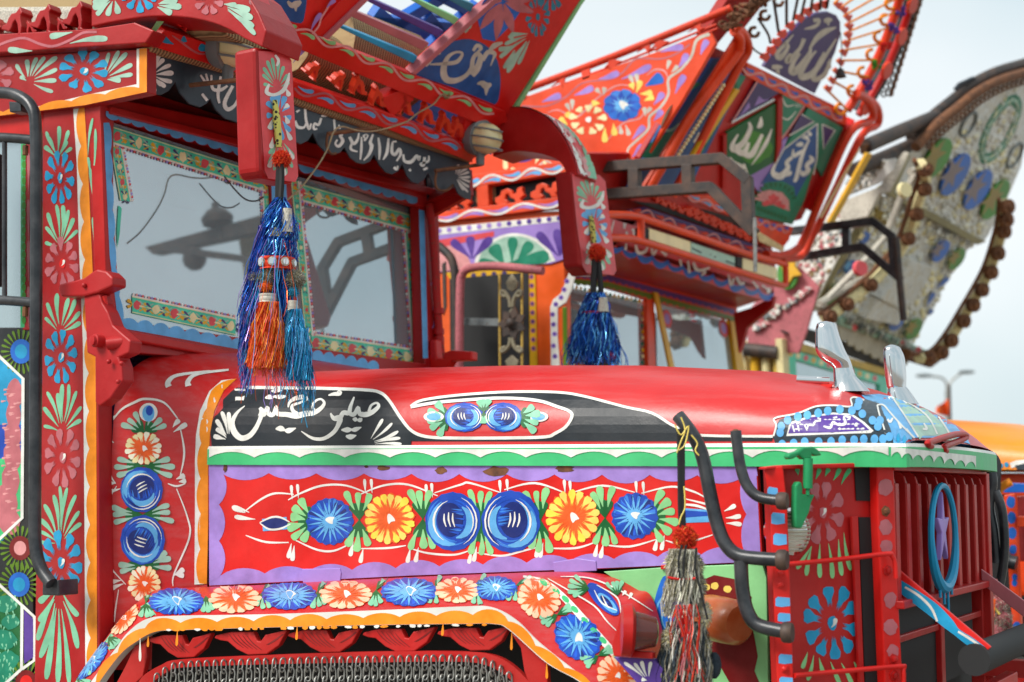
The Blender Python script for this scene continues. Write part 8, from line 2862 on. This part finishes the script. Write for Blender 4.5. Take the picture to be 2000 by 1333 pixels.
# wool charm on the black guard tube
hC = (planeY(3.13).pt(1335, 1100) - EYE).dot(FH)
TCm = thing('wool_charm', 'grey and cream woolly charm with a red pompom hanging from the black guard tube', 'charm', at(1335, 1200, hC))
strand('black_cord', TCm, [(1331, 838), (1332, 900), (1332, 980), (1335, 1040)], hC, .0085, rubber())
strand('black_cord', TCm, [(1325, 840), (1327, 920), (1328, 1000), (1332, 1040)], hC - .004, .005, rubber())
for q in ([(1318, 830), (1330, 850), (1345, 832), (1338, 868), (1326, 880)], [(1330, 815), (1338, 840), (1330, 862), (1322, 885)], [(1350, 850), (1362, 866), (1358, 880), (1365, 890)], [(1336, 950), (1338, 990), (1330, 1010), (1326, 1025)], [(1340, 1030), (1325, 1050), (1322, 1062), (1332, 1070)]):
    strand('yellow_thread', TCm, q, hC - .02, .0018, M('yellow', 'thread'))
pom('red_pompom', TCm, 1338, 1050, 25, hC - .01, ('vermil', 'red', 'orange2'), 520)
for x, y, r, s in ((1330, 1102, 33, 1.0), (1352, 1105, 24, 1.2), (1330, 1150, 33, 1.1), (1355, 1145, 26, 1.2)):
    pom('cream_wool', TCm, x, y, r, hC - .005, ('dirty', 'cream', 'dirty', 'moss'), 460, 'fabric', s)
strand('red_thread', TCm, [(1304, 1128), (1330, 1132), (1358, 1130)], hC - .045, .003, M('red', 'thread'))
for q in ([(1332, 1065), (1325, 1100), (1330, 1150), (1318, 1215)], [(1360, 1070), (1358, 1110), (1370, 1160), (1382, 1210)], [(1340, 1065), (1335, 1120), (1350, 1180)]):
    strand('black_cord', TCm, q, hC - .047, .0028, rubber())
ribbon_fringe('wool_strand', TCm, (1334, 1072, 22, 1334, 1205, 36, .35), hC - .012, 700, ('dirty', 'cream2', 'moss', 'dirty'), 'fabric', .0035, 5, .006)
ribbon_fringe('wool_strand', TCm, (1340, 1215, 34, 1338, 1360, 52, .3), hC - .012, 700, ('dirty', 'slate', 'moss', 'slate', 'grey'), 'fabric', .0035, 5, .006)
ribbon_fringe('coloured_thread', TCm, (1336, 1180, 20, 1345, 1350, 30, .3), hC - .05, 46, ('vermil', 'red', 'oldpink', 'white', 'vermil'), 'thread', .003, 6, .008)
pom('purple_tuft', TCm, 1328, 1180, 20, hC - .03, ('lilac', 'grey', 'violet'), 260)
pom('cream_wool', TCm, 1376, 1200, 17, hC - .02, ('dirty', 'cream'), 200, 'fabric', 1.7)
pom('cream_wool', TCm, 1316, 1247, 26, hC - .02, ('dirty', 'moss', 'cream'), 380)
pom('cream_wool', TCm, 1368, 1262, 24, hC - .02, ('dirty', 'moss', 'cream'), 380)
for q, w in (([(1330, 1190), (1334, 1240), (1340, 1290), (1346, 1345)], .006), ([(1336, 1190), (1342, 1250), (1350, 1345)], .005)):
    strand('red_cord', TCm, q, hC - .05, w, M('red', 'thread'))
for x, y, r, s in ((1308, 1300, 26, 1.7), (1334, 1305, 22, 1.8), (1368, 1310, 24, 1.7), (1292, 1320, 18, 1.5), (1395, 1300, 14, 1.8)):
    g = G()
    c = at(x, y, hC)
    R = r * hC / FPX
    g.ball(c, R, R, R * s, 14, 10, 0, .03)
    g.out('knitted_lobe', M('slate', 'fabric'), TCm, smooth=True)
strand('white_thread', TCm, [(1346, 1230), (1340, 1280), (1352, 1340)], hC - .055, .0018, M('white', 'thread'))
h4 = (planeY(6.2).pt(1955, 1200) - EYE).dot(FH)
TD = thing('wool_charm', 'blurred beige woolly charm beside the far post at the right edge', 'charm', at(1955, 1200, h4))
strand('black_cord', TD, [(1948, 905), (1946, 1000), (1950, 1080), (1952, 1160)], h4, .02, rubber())
for x, y, r, s in ((1955, 1175, 20, 1.2), (1948, 1240, 20, 1.4), (1975, 1240, 15, 1.5), (1960, 1205, 18, 1)):
    pom('cream_wool', TD, x, y, r, h4, ('oldpink', 'moss', 'dirty'), 260, 'fabric', s)
strand('red_cord', TD, [(1940, 1170), (1936, 1210), (1932, 1225)], h4 - .1, .012, M('orange2', 'thread'))
strand('yellow_thread', TD, [(1934, 1150), (1938, 1180), (1952, 1200)], h4 - .1, .004, M('yellow', 'thread'))

# ================================================================== beam on a post, mirrored in the red truck's windscreen
def mirrored(px, py, y):
    """point at depth plane y that the near windscreen pane reflects at this pixel"""
    p = S_win.pt(px, py)
    d = ray(px, py).normalized()
    r = d - S_win.n * (2 * d.dot(S_win.n))
    return p + r * ((y - p.y) / r.y)
GY = 8.6
gp_ = mirrored(470, 480, GY)
GN = thing('lamp_gantry', 'dark beam on a post with a small bell, mirrored in the near windscreen pane', 'gantry', (gp_.x, gp_.y, 0))
bm = [mirrored(*p, GY) for p in ((285, 482), (510, 420), (510, 452), (300, 496))]
extr('beam', bm, (0, .12, 0), steel(), GN, .004)
bm = [mirrored(*p, GY - .1) for p in ((300, 488), (470, 510), (510, 525), (510, 512), (470, 497), (340, 480))]
extr('brace', bm, (0, .08, 0), steel(), GN, .004)
pt0, pt1 = mirrored(465, 440, GY + .2), mirrored(500, 440, GY + .2)
extr('post', [Vector((pt0.x, pt0.y, 0)), Vector((pt1.x, pt0.y, 0)), Vector((pt1.x, pt0.y, pt1.z)), Vector((pt0.x, pt0.y, pt0.z))], (0, .3, 0), M('tan', 'old'), GN, .004)
bl = mirrored(427, 425, GY)
g = G()
g.lathe(bl, (0, 0, 1), [(-.2, .03), (-.19, .02), (-.06, .02), (-.05, .12), (.0, .13), (.06, .08), (.08, .03), (.12, .03), (.14, .01)], 16)
g.out('bell', steel(), GN, smooth=True)
g = G()
g.ball(mirrored(383, 505, GY), .1)
g.out('hanging_lamp', steel(), GN, smooth=True)

# ================================================================== running gear, mostly below the frame
def wheel(parent, x, y, side):
    g = G()
    g.lathe((x, y, .5), (0, 1, 0), [(-.13, .30), (-.13, .44), (-.10, .49), (.10, .49), (.13, .44), (.13, .30)], 28)
    t = g.out('wheel', rubber(), parent, smooth=True, auto=40)
    g = G()
    g.lathe((x, y - side * .06, .5), (0, -side, 0), [(0, .29), (.03, .28), (.035, .12), (.09, .10), (.095, .01)], 20)
    g.out('wheel_rim', M('amber'), t, smooth=True, auto=40)
for root, yn, yf, wm in ((TR, 3.40, 4.80, M('red2')), (OT, 6.65, 8.10, M('orangetruck')), (ST, 9.9, 12.1, M('gold', 'old'))):
    wheel(root, -2.25, yn, 1)
    wheel(root, -2.25, yf, -1)
    g = G()
    g.box((-3.2, (yn + yf) / 2, .62), 4.2, .9, .16)
    g.out('chassis', steel(), root)
    g = G()
    g.box((-4.05, (yn + yf) / 2, .95), 1.2, yf - yn + .2, .5)
    g.out('cab_underbody', wm, root, bevel=.02)
g = G()
g.box((-2.06, 7.14, 1.36), 2.1, 1.0, .54)
g.out('engine_cover', M('orangetruck'), OT, bevel=.02)
for k in range(9):
    g = G()
    g.box((-1.0, 6.75 + k * .1, 1.36), .03, .03, .46)
    g.out('grille_fin', M('red2'), OT)
